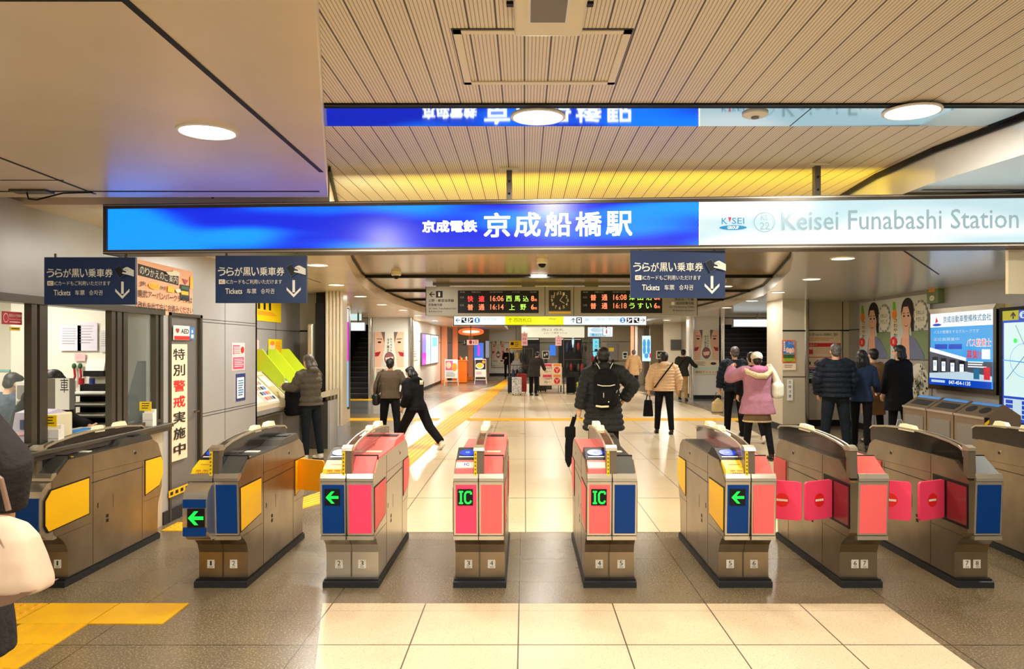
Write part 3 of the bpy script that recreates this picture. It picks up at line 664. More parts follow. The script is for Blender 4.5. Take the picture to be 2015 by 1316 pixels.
def row(x0, y, kind, km, tm, dest, cars):
    n = len(kind)
    for ch, a in zip(kind, (19, 41)): c.text(ch, x0 + a, y, x0 + a + 11, y + 11.5, km, .008)
    c.text(tm, x0 + 64, y, x0 + 90, y + 10.5, led_o, .0)
    xs = {3: (95, 111.5, 128), 2: (101, 123)}[len(dest)]
    for ch, a in zip(dest, xs): c.text(ch, x0 + a, y, x0 + a + 11, y + 11, led_g, .0)
    c.text(cars, x0 + 144, y, x0 + 150, y + 10.5, led_o, .012); c.text('両', x0 + 150.5, y + 6, x0 + 155.5, y + 10.5, led_o)
row(901, 582, '快速', led_r, '16:06', '西馬込', '8'); nr(); row(901, 598.5, '普通', led_o, '16:14', '上野', '6')
nr(); row(1143, 579.5, '普通', led_o, '16:08', '津田沼', '6'); nr(); row(1143, 596, '普通', led_o, '16:18', 'うすい', '6')
nr()
c.mb = MB(); c.k = 1
c.arrow(850, 579, 11, 2, ink, 0, .45); c.rect(858, 572.5, 871, 585.5, ink); c.text('1', 862.5, 575, 866, 583, offwhite, .02)
c.text('上野・都営浅草線', 843, 588.5, 893, 594, ink, .01); c.text('京急線方面', 843, 597, 870, 602, ink, .01)
c.text('for Ueno, Toei-Asakusa Line', 844, 605, 897, 609, ink); c.text('& Keikyu Line', 844, 611, 870, 615, ink)
c.text('津田沼・千葉', 1327, 586, 1365, 591.5, ink, .01); c.text('成田空港方面', 1330, 594, 1365, 599, ink, .01); c.rect(1321, 594, 1327, 600, offwhite)
c.text('for Tsudanuma, Chiba', 1317, 602, 1366, 606, ink); c.text('& Narita Airport', 1324, 609, 1366, 613, ink)
c.mb.build('print', g)
mb = MB()
for x in (870, 1040, 1165, 1340): mb.box(px(x, Y) - .12, px(x, Y) + .12, Y + .1, Y + .2, pz(564, Y) - .02, 2.8, steel_dk)
mb.box(px(850, Y), px(1360, Y), Y + .12, Y + .18, 2.765, 2.8, steel_dk); mb.build('hanger', g)
g = empty('clock', 'square dark analogue clock in the middle of the departure board', 'clock', (px(1101, Y), Y - .01, pz(611, Y)))
c = CY(Y - .012, 1080, 571, 1123, 611.5); c.body(.012, mat('clock_face', (38, 30, 24), .5)); c.mb.build('face', g); c.mb = MB(); c.k = 1
cr = mat('cream_print', (235, 220, 180), .6)
for i in range(1, 13):
    a = math.radians(i * 30); x, y = 1101.5 + 15.5 * math.sin(a), 591 - 14.8 * math.cos(a); c.text(str(i), x - (2 if i < 10 else 3.2), y - 3, x + (2 if i < 10 else 3.2), y + 3, cr, .01)
c.mb.build('numerals', g); c.mb = MB(); c.k = 3
def hnd(a, L, w): a = math.radians(a); c.line([(1101.5, 591), (1101.5 + L * math.sin(a), 591 - L * math.cos(a))], w, cr)
hnd(122, 11, 1.3); c.mb.build('hour_hand', g); c.mb = MB(); hnd(36, 14, 1.0); c.mb.build('minute_hand', g)
mb = MB(); cc = CY(Y - .005, 1080, 613.5, 1123, 616.5); cc.rect(1080, 613.5, 1123, 616.5, yellow); cc.mb.build('label_strip', g)

# ---------------------------------------------------------------- lit wayfinding signs in the rear
e_pale = emat('pale_lit_guide_face', (225, 240, 246), 1.4); e_yg = emat('yellow_lit_guide_face', (240, 240, 10), 1.2); e_bl = emat('blue_lit_disc', (30, 130, 215), 1.0); e_dim = emat('dim_lit_print', (150, 185, 205), 1.0); e_olive = emat('olive_lit_print', (150, 150, 20), .8)
Y = 20.0
g = empty('guide_sign', 'white and yellow lit guide sign with platform numbers one and two', 'hanging sign', (px(1082, Y), Y + .1, pz(640, Y)))
c = CY(Y, 892, 621.5, 1273, 640.5); c.body(.22, steel_dk); c.mb.build('case', g); c.mb = MB(); c.k = 1
c.rect(893.5, 622.5, 994, 639, e_pale); c.rect(994, 622.5, 1109, 639, e_yg); c.rect(1109, 622.5, 1271.5, 639, e_pale); c.mb.build('lit_face', g); c.mb = MB(); c.k = 2
def picto(c, x, y, w, h, m1, m2, kind):
    c.rect(x, y, x + w, y + h, m1)
    if kind == 0:
        c.line([(x + w * .1, y + h * .25), (x + w * .4, y + h * .3), (x + w * .65, y + h * .75), (x + w * .95, y + h * .8)], w * .14, m2); c.disc(x + w * .55, y + h * .22, w * .11, h * .11, m2, 10)
    elif kind == 1:
        c.line([(x + w * .1, y + h * .85), (x + w * .35, y + h * .85), (x + w * .35, y + h * .6), (x + w * .6, y + h * .6), (x + w * .6, y + h * .35), (x + w * .9, y + h * .35)], w * .13, m2); c.line([(x + w * .3, y + h * .1), (x + w * .3, y + h * .45)], w * .16, m2)
    else:
        c.rect(x + w * .2, y + h * .15, x + w * .8, y + h * .85, m2); c.rect(x + w * .3, y + h * .25, x + w * .7, y + h * .5, m1); c.disc(x + w * .35, y + h * .65, w * .06, h * .06, m1, 8); c.disc(x + w * .65, y + h * .65, w * .06, h * .06, m1, 8)
c.arrow(901, 630, 9, 1.2, ink, 0, .45); picto(c, 908, 625, 10, 10, ink, e_txtw, 0); picto(c, 921, 625, 10, 10, ink, e_txtw, 1); c.disc(939, 630, 5.4, 5.4, e_bl); c.text('1', 937.5, 626.5, 940.5, 633.5, e_txtw, .03)
c.text('上野・押上方面', 948, 625.5, 976, 630, e_dim)
c.arrow(1004, 630, 9, 1, e_olive, 90, .4); c.text('西改札口', 1011, 625.5, 1045, 633.5, e_olive); c.text('West', 1080, 625, 1094, 629, e_olive)
c.arrow(1128, 630, 9, 1.2, ink, 90, .45); picto(c, 1134, 624.5, 11, 11.5, ink, e_txtw, 2); c.text('1番線', 1150, 626, 1158, 632, e_dim)
c.text('成田空港・千葉中央方面', 1174, 625, 1217, 630, e_dim); c.disc(1225, 630, 5.4, 5.4, e_bl); c.text('2', 1222.8, 626.5, 1227.2, 633.5, e_txtw, .03)
picto(c, 1233, 625, 11, 10.5, ink, e_txtw, 1); picto(c, 1247, 625, 11, 10.5, ink, e_txtw, 0); c.arrow(1264.5, 630, 9, 1.2, ink, 180, .45)
c.mb.build('print', g)
mb = MB()
for x in (940, 1058, 1230): mb.box(px(x, Y) - .03, px(x, Y) + .03, Y + .08, Y + .14, pz(621.5, Y) - .02, 2.8, steel_dk)
mb.build('hanger', g)
def lit_panel(name, lab, cat, Y, x0, y0, x1, y1, m, extra=None, dep=.12, hang=True, grp=None, frame=None):
    g = empty(name, lab, cat, (px((x0 + x1) / 2, Y), Y + dep / 2, pz(y1, Y)), grp)
    c = CY(Y, x0, y0, x1, y1); c.body(dep, frame or steel_dk); c.mb.build('case', g); c.mb = MB(); c.k = 1
    e = max(.5, (x1 - x0) * .015); c.rect(x0 + e, y0 + e, x1 - e, y1 - e, m); c.mb.build('face', g)
    c.mb = MB(); c.k = 2
    if extra: extra(c); c.mb.build('print', g)
    if hang:
        mb = MB(); mb.box(px((x0 + x1) / 2, Y) - .02, px((x0 + x1) / 2, Y) + .02, Y + dep / 2 - .02, Y + dep / 2 + .02, pz(y0, Y) - .01, 2.6, steel_dk); mb.build('hanger', g)
    return g
def ex(c): c.arrow(1513, 635, 8, 1.1, e_dim, 90, .45); picto(c, 1519, 630, 10, 10.5, ink, e_txtw, 1); c.disc(1535, 635, 5.2, 5.2, e_bl); c.text('2', 1533, 631.5, 1537, 638.5, e_txtw, .03)
lit_panel('stair_sign', 'white lit sign with arrow over the right dark stairs', 'hanging sign', 22.0, 1442, 627, 1541, 644, e_pale, ex)
lit_panel('stair_sign', 'plain white lit sign over the left dark stairs', 'hanging sign', 22.0, 690, 634, 718, 651, e_pale)
lit_panel('ceiling_light_panel', 'pale green glowing panel just below the ceiling over the left stairs', 'light panel', 22.4, 689, 612, 712, 631, emat('green_white_lit', (215, 240, 232), 1.1))
lit_panel('ceiling_light_panel', 'wide pale green glowing panel above the right stairs', 'light panel', 24.9, 1443, 603, 1536, 622, emat('green_white_lit', (215, 240, 232), 1.1), dep=.05)
# ---------------------------------------------------------------- ticket gates
PROF = [(5.425, .045), (5.425, .10), (5.425, .23), (5.40, .29), (5.345, .34), (5.29, .372), (5.265, .40), (5.245, .745), (5.262, .76), (5.43, .868), (6.66, .868), (6.76, .82), (6.83, .70), (6.83, .44), (6.79, .36), (6.76, .30), (6.75, .045)]
fin_glass = mat('smoked_fin', (26, 22, 20), .12, spec=.35, alpha=.86)
fin_clear = mat('brown_smoked_fin', (84, 62, 52), .06, spec=.8, alpha=.72)
capm = mat('cream_cap_light', (246, 238, 206), .4)
oran = mat('orange_flap', (250, 160, 10), .35, coat=.3)
disc_b = emat('blue_reader_disc', (10, 80, 245), .8)
def frontpanel(x0, x1, z0, z1, m, mb, dep=.004):
    """a panel lying on the slightly leaning front"""
    def fy(z): return 5.265 + (5.245 - 5.265) * (z - .40) / (.745 - .40)
    mb.add([(x0, fy(z0) - dep, z0), (x1, fy(z0) - dep, z0), (x1, fy(z1) - dep, z1), (x0, fy(z1) - dep, z1),
            (x0, fy(z0) + .01, z0), (x1, fy(z0) + .01, z0), (x1, fy(z1) + .01, z1), (x0, fy(z1) + .01, z1)],
           [(0, 1, 2, 3), (0, 4, 5, 1), (1, 5, 6, 2), (2, 6, 7, 3), (3, 7, 4, 0)], m)
def slantpts(t, dep=0.0):  # along the slant from bottom to top
    a = Vector((0, 5.262, .76)); b = Vector((0, 5.43, .868)); n = Vector((0, -(b.z - a.z), (b.y - a.y))).normalized()
    return a.lerp(b, t) + n * dep
def gate(xs, halves, fin, nums, label, side_l=None, side_r=None, flaps=(), body_m=None, padf=None):
    """xs: plan edges; halves: list of dicts x0,x1,panel,disp,top,deck,reader; fin: (x0,x1,material)"""
    x0, x1 = xs
    g = empty('ticket_gate', label, 'ticket gate', ((x0 + x1) / 2, 6.0, 0), 'automatic ticket gates in a row')
    sm = body_m or steel
    mb = MB(); mb.prism(PROF, x0, x1, sm)
    b = mb.build('body', g)
    mb = MB(); mb.prism([(5.365, 0), (5.365, .038), (5.38, .046), (6.765, .046), (6.775, .038), (6.775, 0)], x0 - .012, x1 + .012, rubber)
    mb.box(x0 - .006, x1 + .006, 5.38, 6.76, .046, .056, black); mb.build('plinth', g)
    # panel joints
    mb = MB()
    mid = (x0 + x1) / 2
    for sx, X in ((-1, x0), (1, x1)):
        a, bq = (X - .0012, X + .0004) if sx < 0 else (X - .0004, X + .0012)
        for (ya, za, yb, zb, w) in ((5.72, .655, 6.50, .655, .006), (5.72, .03 + .70, 6.83, .70, .002), (5.74, .06, 5.74, .86, .0025), (6.48, .06, 6.48, .70, .003), (6.02, .42, 6.02, .52, .002), (5.30, .365, 5.72, .365, .002), (6.5, .365, 6.8, .365, .002)):
            if ya == yb: mb.box(a, bq, ya, ya + w, za, zb, ink)
            else: mb.prism([(ya, za), (yb, zb), (yb, zb + w), (ya, za + w)], a, bq, ink)
        for (y, z, h_, w_) in ((5.80, .46, .035, .012), (5.92, .36, .025, .035), (5.92, .325, .025, .035), (6.35, .78, .02, .03)): mb.box(a, bq, y, y + w_, z, z + h_, black)
        mb.box(a - (.002 if sx < 0 else 0), bq + (.002 if sx > 0 else 0), 6.33, 6.345, .80, .815, steel_lt)
    mb.build('panel_joint', b)
    for sx, X, col in ((-1, x0, side_l), (1, x1, side_r)):
        if not col: continue
        a, bq = (X - .006, X + .002) if sx < 0 else (X - .002, X + .006)
        for (pts) in (padf or [(5.285, .41), (5.68, .45), (5.68, .70), (5.275, .70)], [(6.53, .42), (6.77, .46), (6.838, .54), (6.838, .66), (6.80, .70), (6.53, .70)]):
            fr = MB(); c0 = Vector((sum(p[0] for p in pts) / len(pts), sum(p[1] for p in pts) / len(pts)))
            out = [((p[0] - c0.x) * 1.045 + c0.x, (p[1] - c0.y) * 1.07 + c0.y) for p in pts]
            fr.prism(out, a + (.003 if sx < 0 else 0), bq - (.003 if sx > 0 else 0), black); fr.build('pad_recess', g)
            m2 = MB()
            m2.prism(pts, a, bq, col)
            m2.build('side_pad', g)
    # front
    for h in halves:
        a, c_ = h['x']
        w = c_ - a
        mb = MB(); frontpanel(a + .004, c_ - .004, .385, .748, steel_lt, mb, .002); mb.box(a + .002, c_ - .002, 5.256, 5.30, .355, .381, steel_lt)
        mb.prism([(5.236, .752), (5.236, .772), (5.25, .80), (5.30, .80), (5.30, .752)], a + .004, c_ - .004, steel_lt); mb.build('front_frame', g)
        mb = MB(); frontpanel(a + .016, c_ - .014, .398, .728, h['panel'], mb, .005); p = mb.build('front_panel', g, label=h.get('pl'))
        if h.get('disp'):
            zc = .645; hw = min(.052, w * .34); xc = (a + c_) / 2 + (-.004)
            mb = MB(); frontpanel(xc - hw, xc + hw, zc - .055, zc + .055, black, mb, .009); mb.build('display', g)
            c = Canvas((xc - hw, 5.238), (xc + hw, 5.238), zc + .055, zc - .055, 0, 0, 10, 10); c.k = 3
            if h['disp'] == 'IC':
                for (q0, q1, q2, q3) in ((1, 1, 3.7, 2.1), (1, 7.9, 3.7, 9), (1.75, 1, 2.95, 9)): c.rect(q0, q1, q2, q3, led_gg)
                c.line([(8.8, 3.2), (8.8, 1.7), (7.7, 1.6), (5.9, 1.6), (4.9, 2.9), (4.9, 7), (5.9, 8.4), (8, 8.4), (8.9, 6.9)], 1.2, led_gg)
            else:
                c.arrow(5, 5, 8.2, 1.7, led_gg, 0, .45)
            c.mb.build('led_symbol', g, label='glowing green symbol')
        # top covers
        if h.get('reader'):
            y0, z0 = 5.262, .765
            prof = [(5.262, .80), (5.30, .835), (5.40, .875), (5.575, .930), (5.66, .925), (5.74, .868), (5.43, .868), (5.30, .78)]
            mb = MB(); mb.prism([(5.262, .790), (5.285, .828), (5.40, .872), (5.42, .86), (5.30, .775)], a + .012, c_ - .02, h['top']); mb.build('ticket_slot_cover', g)
            mb = MB(); mb.prism([(5.40, .860), (5.405, .876), (5.575, .932), (5.66, .927), (5.76, .868)], a + .008, c_ - .018, h.get('pod', black)); r = mb.build('reader', g)
            n = Vector((0, -.056, .17)).normalized(); o = Vector(((a + c_) / 2 - .005, 5.50, .908)); tdir = Vector((0, .17, .056)).normalized()
            mb = MB(); mb.add([o + n * .004 + Vector((math.cos(t) * w * .34, 0, 0)) + tdir * math.sin(t) * .048 for t in [2 * PI * i / 28 for i in range(28)]] + [o - n * .01 + Vector((math.cos(t) * w * .34, 0, 0)) + tdir * math.sin(t) * .048 for t in [2 * PI * i / 28 for i in range(28)]], [tuple(range(28))] + [(i, (i + 1) % 28, 28 + (i + 1) % 28, 28 + i) for i in range(28)], disc_b)
            mb.add([o + n * .0046 + Vector((math.cos(t) * w * .1, 0, 0)) + tdir * math.sin(t) * .016 for t in [2 * PI * i / 20 for i in range(20)]], [tuple(range(20))], mat('pale_blue_print', (60, 140, 250), .4)); mb.build('blue_disc', r)
            q = o - tdir * .068 + n * .003
            mb = MB(); mb.add([q + Vector((sx * w * .33, 0, 0)) + tdir * sy * .008 for sx, sy in ((-1, -1), (1, -1), (1, 1), (-1, 1))], [(0, 1, 2, 3)], white); mb.build('light_strip', r)
            # writing on the slot cover
            A0, A1 = Vector((0, 5.285, .828)), Vector((0, 5.40, .872)); nn = Vector((0, -.044, .115)).normalized() * .001
            def onc(u, t): v = A0.lerp(A1, t) + nn; return (a + .012 + (c_ - a - .032) * u, v.y, v.z)
            mb = MB()
            if h['top'] is pink:
                mb.add([onc(0, .1), onc(1, .1), onc(1, .75), onc(0, .75)], [(0, 1, 2, 3)], offwhite)
                vs, fs, q0, q1, q2, q3 = tmesh('IC', .02); mb.add([Vector(onc(.4 + .25 * (x - q0) / (q1 - q0), .35 + .3 * (y - q2) / (q3 - q2))) + nn for x, y in vs], fs, disc_b)
            else: mb.add([onc(.25, .45), onc(.8, .45), onc(.8, .5), onc(.25, .5)], [(0, 1, 2, 3)], redd)
            if h['top'] is not pink:
                F0, F1 = Vector((0, 5.262, .790)), Vector((0, 5.285, .828)); n2 = Vector((0, -.038, .023)).normalized() * .001
                for s_, t0 in (('定期券・回数券', .55), ('IC乗車券専用', .15)):
                    vs, fs, q0, q1, q2, q3 = tmesh(s_, 0.01)
                    mb.add([(a + .012 + (c_ - a - .032) * (.2 + .6 * (x - q0) / (q1 - q0)), *((F0.lerp(F1, t0 + .28 * (y - q2) / (q3 - q2)) + n2)[1:])) for x, y in vs], fs, redd)
            mb.build('cover_print', g)
            if h.get('deck'):
                mb = MB(); mb.box(a + .008, c_ - .012, 5.76, 6.60, .862, .878, h['deck']); mb.build('deck', g)
        else:
            mb = MB(); mb.prism([(5.246, .775), (5.262, .795), (5.445, .893), (5.46, .893), (5.46, .86), (5.30, .77)], a + .014, c_ - .012, h['top']); mb.build('slanted_cover', g)
            mb = MB(); mb.box(a + .012, c_ - .008, 5.448, 5.47, .862, .899, black); mb.build('cover_edge', g)
            if h.get('deck'):
                mb = MB(); mb.box(a + .01, c_ - .006, 5.47, 6.62, .862, .879, h['deck'])
                mb.prism([(6.10, .878), (6.22, .915), (6.62, .925), (6.68, .87), (6.62, .862)], a + .02, c_ - .008, h['deck']); mb.build('deck', g)
                mb = MB(); mb.box(a + .03, c_ - .03, 6.40, 6.52, .915, .926, black); mb.box(a + .02, c_ - .012, 5.50, 5.515, .878, .882, yel_br if h['deck'] is not pink else redd)
                mb.box(a + .03, c_ - .04, 5.74, 5.80, .878, .884, offwhite if h['deck'] is not pink else capm); mb.build('ticket_slot', g)
    if fin:
        a, c_, fm = fin
        top = [(5.325, .905), (5.335, .955), (5.38, .977), (5.50, .995), (5.70, 1.012), (5.95, 1.022), (6.2, 1.020), (6.45, 1.008), (6.70, .985), (6.76, .96)]
        w = (c_ - a)
        mb = MB(); mb.prism([(5.29, .775), (5.29, .905), (5.34, .945)] + [(y, z - .008) for y, z in top[2:]] + [(6.76, .862), (5.43, .862)], a + .008, c_ - .008, fm); mb.build('partition_glass', g)
        mb = MB()
        for (e0, e1) in ((a, a + .010), (c_ - .010, c_)):
            lo = [(5.322, .905), (5.334, .943), (5.385, .963)] + [(y, z - .013) for y, z in top[3:]]
            mb.prism([(5.31, .905)] + top[1:] + lo[::-1], e0, e1, steel_lt)
        mb.build('partition_edge', g)
        mid = (a + c_) / 2
        mb = MB(); mb.prism([(5.250, .770), (5.258, .955), (5.285, .975), (5.315, .975), (5.315, .80), (5.30, .775)], a, c_, mat('post_bronze', (128, 114, 94), .35, .7)); mb.build('front_post', g)
        mb = MB()
        mb.prism([(5.244, .955), (5.256, .975), (5.30, .988), (5.33, .986), (5.33, .95)], a - .002, c_ + .002, steel_lt); mb.build('post_cap', g)
        for (y0, y1) in (((5.98, 6.12), (6.28, 6.46)) if fm is not fin_glass or w > .05 else ((6.0, 6.25),)):
            mb = MB(); mb.prism([(y0, 1.015), (y0 + .03, 1.042), (y1 - .03, 1.045), (y1, 1.01), (y1, .995), (y0, .998)], mid - max(w * .40, .012), mid + max(w * .4, .012), capm); mb.build('cap_light', g)
    for s in nums.get('strip', []):
        mb = MB(); mb.prism([(5.244, .775), (5.252, .965), (5.26, .965), (5.26, .775)], s, s + .018, yel_br)
        for k in range(6): mb.box(s + .005, s + .013, 5.2425, 5.25, .80 + k * .025, .812 + k * .025, mat('olive_print', (120, 100, 20), .6))
        mb.build('yellow_strip', g)
    if nums.get('split'):
        s = nums['split']; mb = MB(); mb.box(s - .0015, s + .0015, 5.234, 5.30, .36, .775, ink); mb.box(s - .0015, s + .0015, 5.4235, 5.43, .06, .23, ink); mb.prism([(5.424, .23), (5.399, .29), (5.344, .34), (5.30, .365), (5.35, .38), (5.44, .30)], s - .0015, s + .0015, ink); mb.box(s - .009, s - .0045, 5.422, 5.43, .06, .235, steel_dk); mb.build('split_joint', g)
    for (xc, n, w) in nums['n']:
        hgt = .058
        c = Canvas((xc - w / 2, 5.4205), (xc + w / 2, 5.4205), .178, .178 - hgt, 0, 0, 10, 13); c.body(.004, offwhite)
        pl = c.mb.build('number_plate', g); c.mb = MB(); c.k = 1
        c.text(n, 3, 1.6, 7.2, 8.8, ink) if n != '1' else c.text(n, 3.8, 1.6, 6.2, 8.8, ink)
        c.rect(2.5, 10.6, 7.8, 11.3, ink); c.mb.build('numeral', pl)
    return g
def H(x0, x1, panel, top, disp=None, deck=None, reader=False, **k): return dict(x=(x0, x1), panel=panel, top=top, disp=disp, deck=deck, reader=reader, **k)
dk = mat('charcoal_deck', (40, 38, 38), .3)
blackd = black
def X(p, Yq=5.25): return px(p, Yq)
# gate 1: half gate against the office counter
gate((-3.325, -3.165), [H(-3.325, -3.165, blue_p, darkpanel, deck=dk)], (-3.325, -3.275, fin_glass), {'n': [(-3.235, '1', .048)]},
     'half-width steel ticket gate with plate 1 against the office counter', side_r=yellow, padf=[(5.165, .47), (5.20, .425), (5.68, .445), (5.68, .70), (5.23, .69), (5.165, .63)])
gate((-2.255, -1.915), [H(-2.255, -2.085, blue_p, yel_br, reader=True, deck=dk), H(-2.085, -1.915, blue_p, darkpanel, deck=dk)], (-2.115, -2.050, fin_glass),
     {'n': [(-2.172, '1', .05), (-2.015, '2', .05)], 'split': -2.085, 'strip': [-2.112]}, 'steel ticket gate with plates 1 and 2 and a rounded blue arrow pod', side_r=yellow, side_l=yellow)
gate((-1.372, -1.012), [H(-1.372, -1.195, blue_p, yel_br, disp='<', reader=True, deck=dk), H(-1.195, -1.012, hotpink, pink, deck=pink)], (-1.225, -1.160, fin_clear),
     {'n': [(-1.285, '2', .052), (-1.125, '3', .052)], 'split': -1.195, 'strip': [-1.222]}, 'steel ticket gate with plates 2 and 3, green arrow on its blue half', side_l=yellow, side_r=pink, body_m=steel_lt)
gate((-.478, -.137), [H(-.478, -.308, hotpink, pink, disp='IC', reader=True, deck=pink), H(-.308, -.137, pink, pink, deck=pink)], (-.340, -.272, fin_clear),
     {'n': [(-.388, '3', .052), (-.228, '4', .052)], 'split': -.308, 'strip': [-.338]}, 'all pink-fronted steel ticket gate with plates 3 and 4 and a green IC display', side_l=pink, side_r=pink)
gate((.418, .757), [H(.418, .588, pink, pink, disp='IC', reader=True, deck=pink), H(.588, .757, blue_p, darkpanel, deck=dk)], (.548, .620, fin_clear),
     {'n': [(.518, '4', .052), (.670, '5', .052)], 'split': .588, 'strip': [.552]}, 'steel ticket gate with plates 4 and 5, half pink with IC display, half blue', side_l=pink, side_r=yellow)
gate((1.345, 1.690), [H(1.345, 1.518, blue_p, yel_br, disp='<', reader=True, deck=dk), H(1.518, 1.690, pink, pink, deck=pink)], (1.478, 1.548, fin_clear),
     {'n': [(1.425, '5', .052), (1.590, '6', .052)], 'split': 1.518, 'strip': [1.482]}, 'steel ticket gate with plates 5 and 6, green arrow on blue beside pink', side_l=yellow, side_r=pink)
gate((2.185, 2.445), [H(2.235, 2.445, pink, pink, deck=pink)], (2.185, 2.235, fin_glass),
     {'n': [(2.29, '6', .05), (2.355, '7', .05)]}, 'narrow steel ticket gate with plates 6 and 7 and one pink panel', side_r=pink)
gate((2.98, 3.21), [H(3.02, 3.21, blue_p, darkpanel, deck=dk)], (2.98, 3.03, fin_glass),
     {'n': [(3.065, '7', .05), (3.135, '8', .05)]}, 'narrow steel ticket gate with plates 7 and 8 and one blue panel')
gate((3.86, 4.2), [H(3.9, 4.2, blue_p, darkpanel, deck=dk)], (3.86, 3.91, fin_glass), {'n': [(3.96, '8', .05)]}, 'steel ticket gate cut off by the right picture edge')
# rounded pod heads
def podhead(x0, x1, disp, lab):
    mb = MB()
    G = [o for o in bpy.data.objects if o.get('label', '').startswith(lab)][0]
    prof = [(5.30, .755), (5.20, .742), (5.135, .70), (5.115, .64), (5.115, .47), (5.135, .42), (5.19, .375), (5.30, .36)]
    mb.prism(prof, x0, x1, steel_lt); pod = mb.build('pod', G, smooth=35)
    for z0, z1 in (((.415, .47), (.60, .655)) if disp else ((.42, .66),)):
        mb = MB(); mb.box(x0 + .004, x1 - .006, 5.108, 5.118, z0, z1, blue_p); mb.build('blue_band', G)
    if disp:
        xc = (x0 + x1) / 2 + .01
        mb = MB(); mb.box(xc - .056, xc + .056, 5.106, 5.118, .475, .595, black); mb.build('display', G)
        c = Canvas((xc - .056, 5.105), (xc + .056, 5.105), .595, .475, 0, 0, 10, 10); c.arrow(5, 5, 9, 1.9, led_gg, 0, .42); c.mb.build('led_symbol', G, label='glowing green symbol')
podhead(-2.235, -2.075, True, 'steel ticket gate with plates 1 and 2'); podhead(-3.325, -3.17, False, 'half-width steel')
# closing flaps
def flap(x0, x1, y0, y1, z0, z1, m, lab, sign=True, hx=None, gname=None):
    """flap hinged on a gate side: x0,y0 hinge end, x1,y1 free end"""
    t = .016
    G = [o for o in bpy.data.objects if o.get('label', '').startswith(gname)][0]
    d = Vector((x1 - x0, y1 - y0, 0)); L = d.length; u = d.normalized(); n = Vector((u.y, -u.x, 0))
    if n.y > 0: n = -n
    bm = bmesh.new(); bmesh.ops.create_cube(bm, size=1)
    for v in bm.verts: v.co = Vector((v.co.x * L, v.co.y * t, v.co.z * (z1 - z0)))
    bmesh.ops.bevel(bm, geom=[e for e in bm.edges if abs(e.verts[0].co.y - e.verts[1].co.y) > t * .5], offset=.026, segments=5, affect='EDGES', profile=.5)
    cen = Vector(((x0 + x1) / 2, (y0 + y1) / 2, (z0 + z1) / 2))
    R = Matrix((( u.x, -n.x, 0), (u.y, -n.y, 0), (0, 0, 1))).to_4x4()
    bm.transform(Matrix.Translation(cen) @ R)
    mb = MB(); mb.frombm(bm, m); fo = mb.build('flap', G, label=lab)
    if sign:
        A, B = (cen - u * .05 + n * (t / 2 + .0006)), (cen + u * .05 + n * (t / 2 + .0006))
        if A.x > B.x: A, B = B, A
        c = Canvas((A.x, A.y), (B.x, B.y), cen.z + .05, cen.z - .05, -5, -5, 5, 5); c.disc(0, 0, 4.8, 4.8, red, 28); c.rect(-3.9, -.75, 3.9, .75, offwhite); c.mb.build('no_entry_mark', fo)
gp = [o['label'] for o in bpy.data.objects if o.name.startswith('ticket_gate')]
flap(1.69, 1.925, 5.55, 5.43, .445, .715, hotpink, None, gname='steel ticket gate with plates 5')
flap(2.180, 1.945, 5.55, 5.43, .445, .715, hotpink, None, gname='narrow steel ticket gate with plates 6')
flap(2.445, 2.685, 5.55, 5.43, .445, .715, hotpink, None, gname='narrow steel ticket gate with plates 6')
flap(2.975, 2.735, 5.55, 5.43, .445, .715, hotpink, None, gname='narrow steel ticket gate with plates 7')
flap(-1.915, -1.662, 6.62, 6.50, .45, .71, oran, None, sign=False, gname='steel ticket gate with plates 1')
flap(-1.372, -1.62, 6.62, 6.50, .45, .71, oran, None, sign=False, gname='steel ticket gate with plates 2')
for gx, gn in ((2.18, 'narrow steel ticket gate with plates 6'), (2.975, 'narrow steel ticket gate with plates 7')):
    G = [o for o in bpy.data.objects if o.get('label', '').startswith(gn)][0]
    mb = MB(); mb.box(gx - .002, gx + .006, 5.25, 5.70, .43, .73, black); mb.box(gx - .006, gx - .001, 5.26, 5.50, .45, .71, mat('maroon_recess', (120, 40, 44), .3))
    for z in (.52, .64): mb.cyl(gx - .008, 5.56, z, z + .03, .014, steel_dk, 10)
    mb.build('flap_recess', G)
for gx, gn in ((2.18, 'narrow steel ticket gate with plates 6'), (2.975, 'narrow steel ticket gate with plates 7')):
    G = [o for o in bpy.data.objects if o.get('label', '').startswith(gn)][0]
    mb = MB(); mb.prism([(6.53, .42), (6.77, .46), (6.838, .54), (6.838, .66), (6.80, .70), (6.53, .70)], gx - .003, gx + .007, mat('dull_red_pad', (200, 62, 66), .45)); mb.build('side_pad', G)
# ---------------------------------------------------------------- people
skin = mat('skin', (222, 172, 138), .5, var=.03)
hair_b = mat('black_hair', (22, 17, 16), .45, bump=.4, bscale=60)
hair_g = mat('greying_hair', (84, 78, 74), .5, bump=.5, bscale=60, var=.3, vscale=30)
def fab(n, c, r=.85, b=.25, s=22): return mat(n, c, r, bump=min(1, b * 2), bscale=s, bdist=.03, spec=.2, var=.06, vscale=8)
f_black = fab('black_cloth', (16, 16, 20)); f_char = fab('charcoal_down_cloth', (38, 40, 44), .6, .4, 16); f_brown = fab('brown_wool_cloth', (92, 78, 64), .9, .2, 60)
f_navy = fab('dark_navy_cloth', (24, 30, 40), .7, .35, 18); f_denim = fab('blue_denim', (40, 54, 84), .85, .3, 30); f_tan = fab('camel_coat_cloth', (196, 156, 108)); f_mauve = fab('mauve_coat_cloth', (178, 124, 146), .85, .2, 14)
f_beige = fab('beige_down_cloth', (222, 186, 146), .5, .2, 20); f_olive = fab('dark_olive_cloth', (54, 54, 46)); f_khaki = fab('khaki_trouser_cloth', (176, 140, 84)); f_grey = fab('grey_green_jacket', (88, 82, 72), .8, .3, 18)
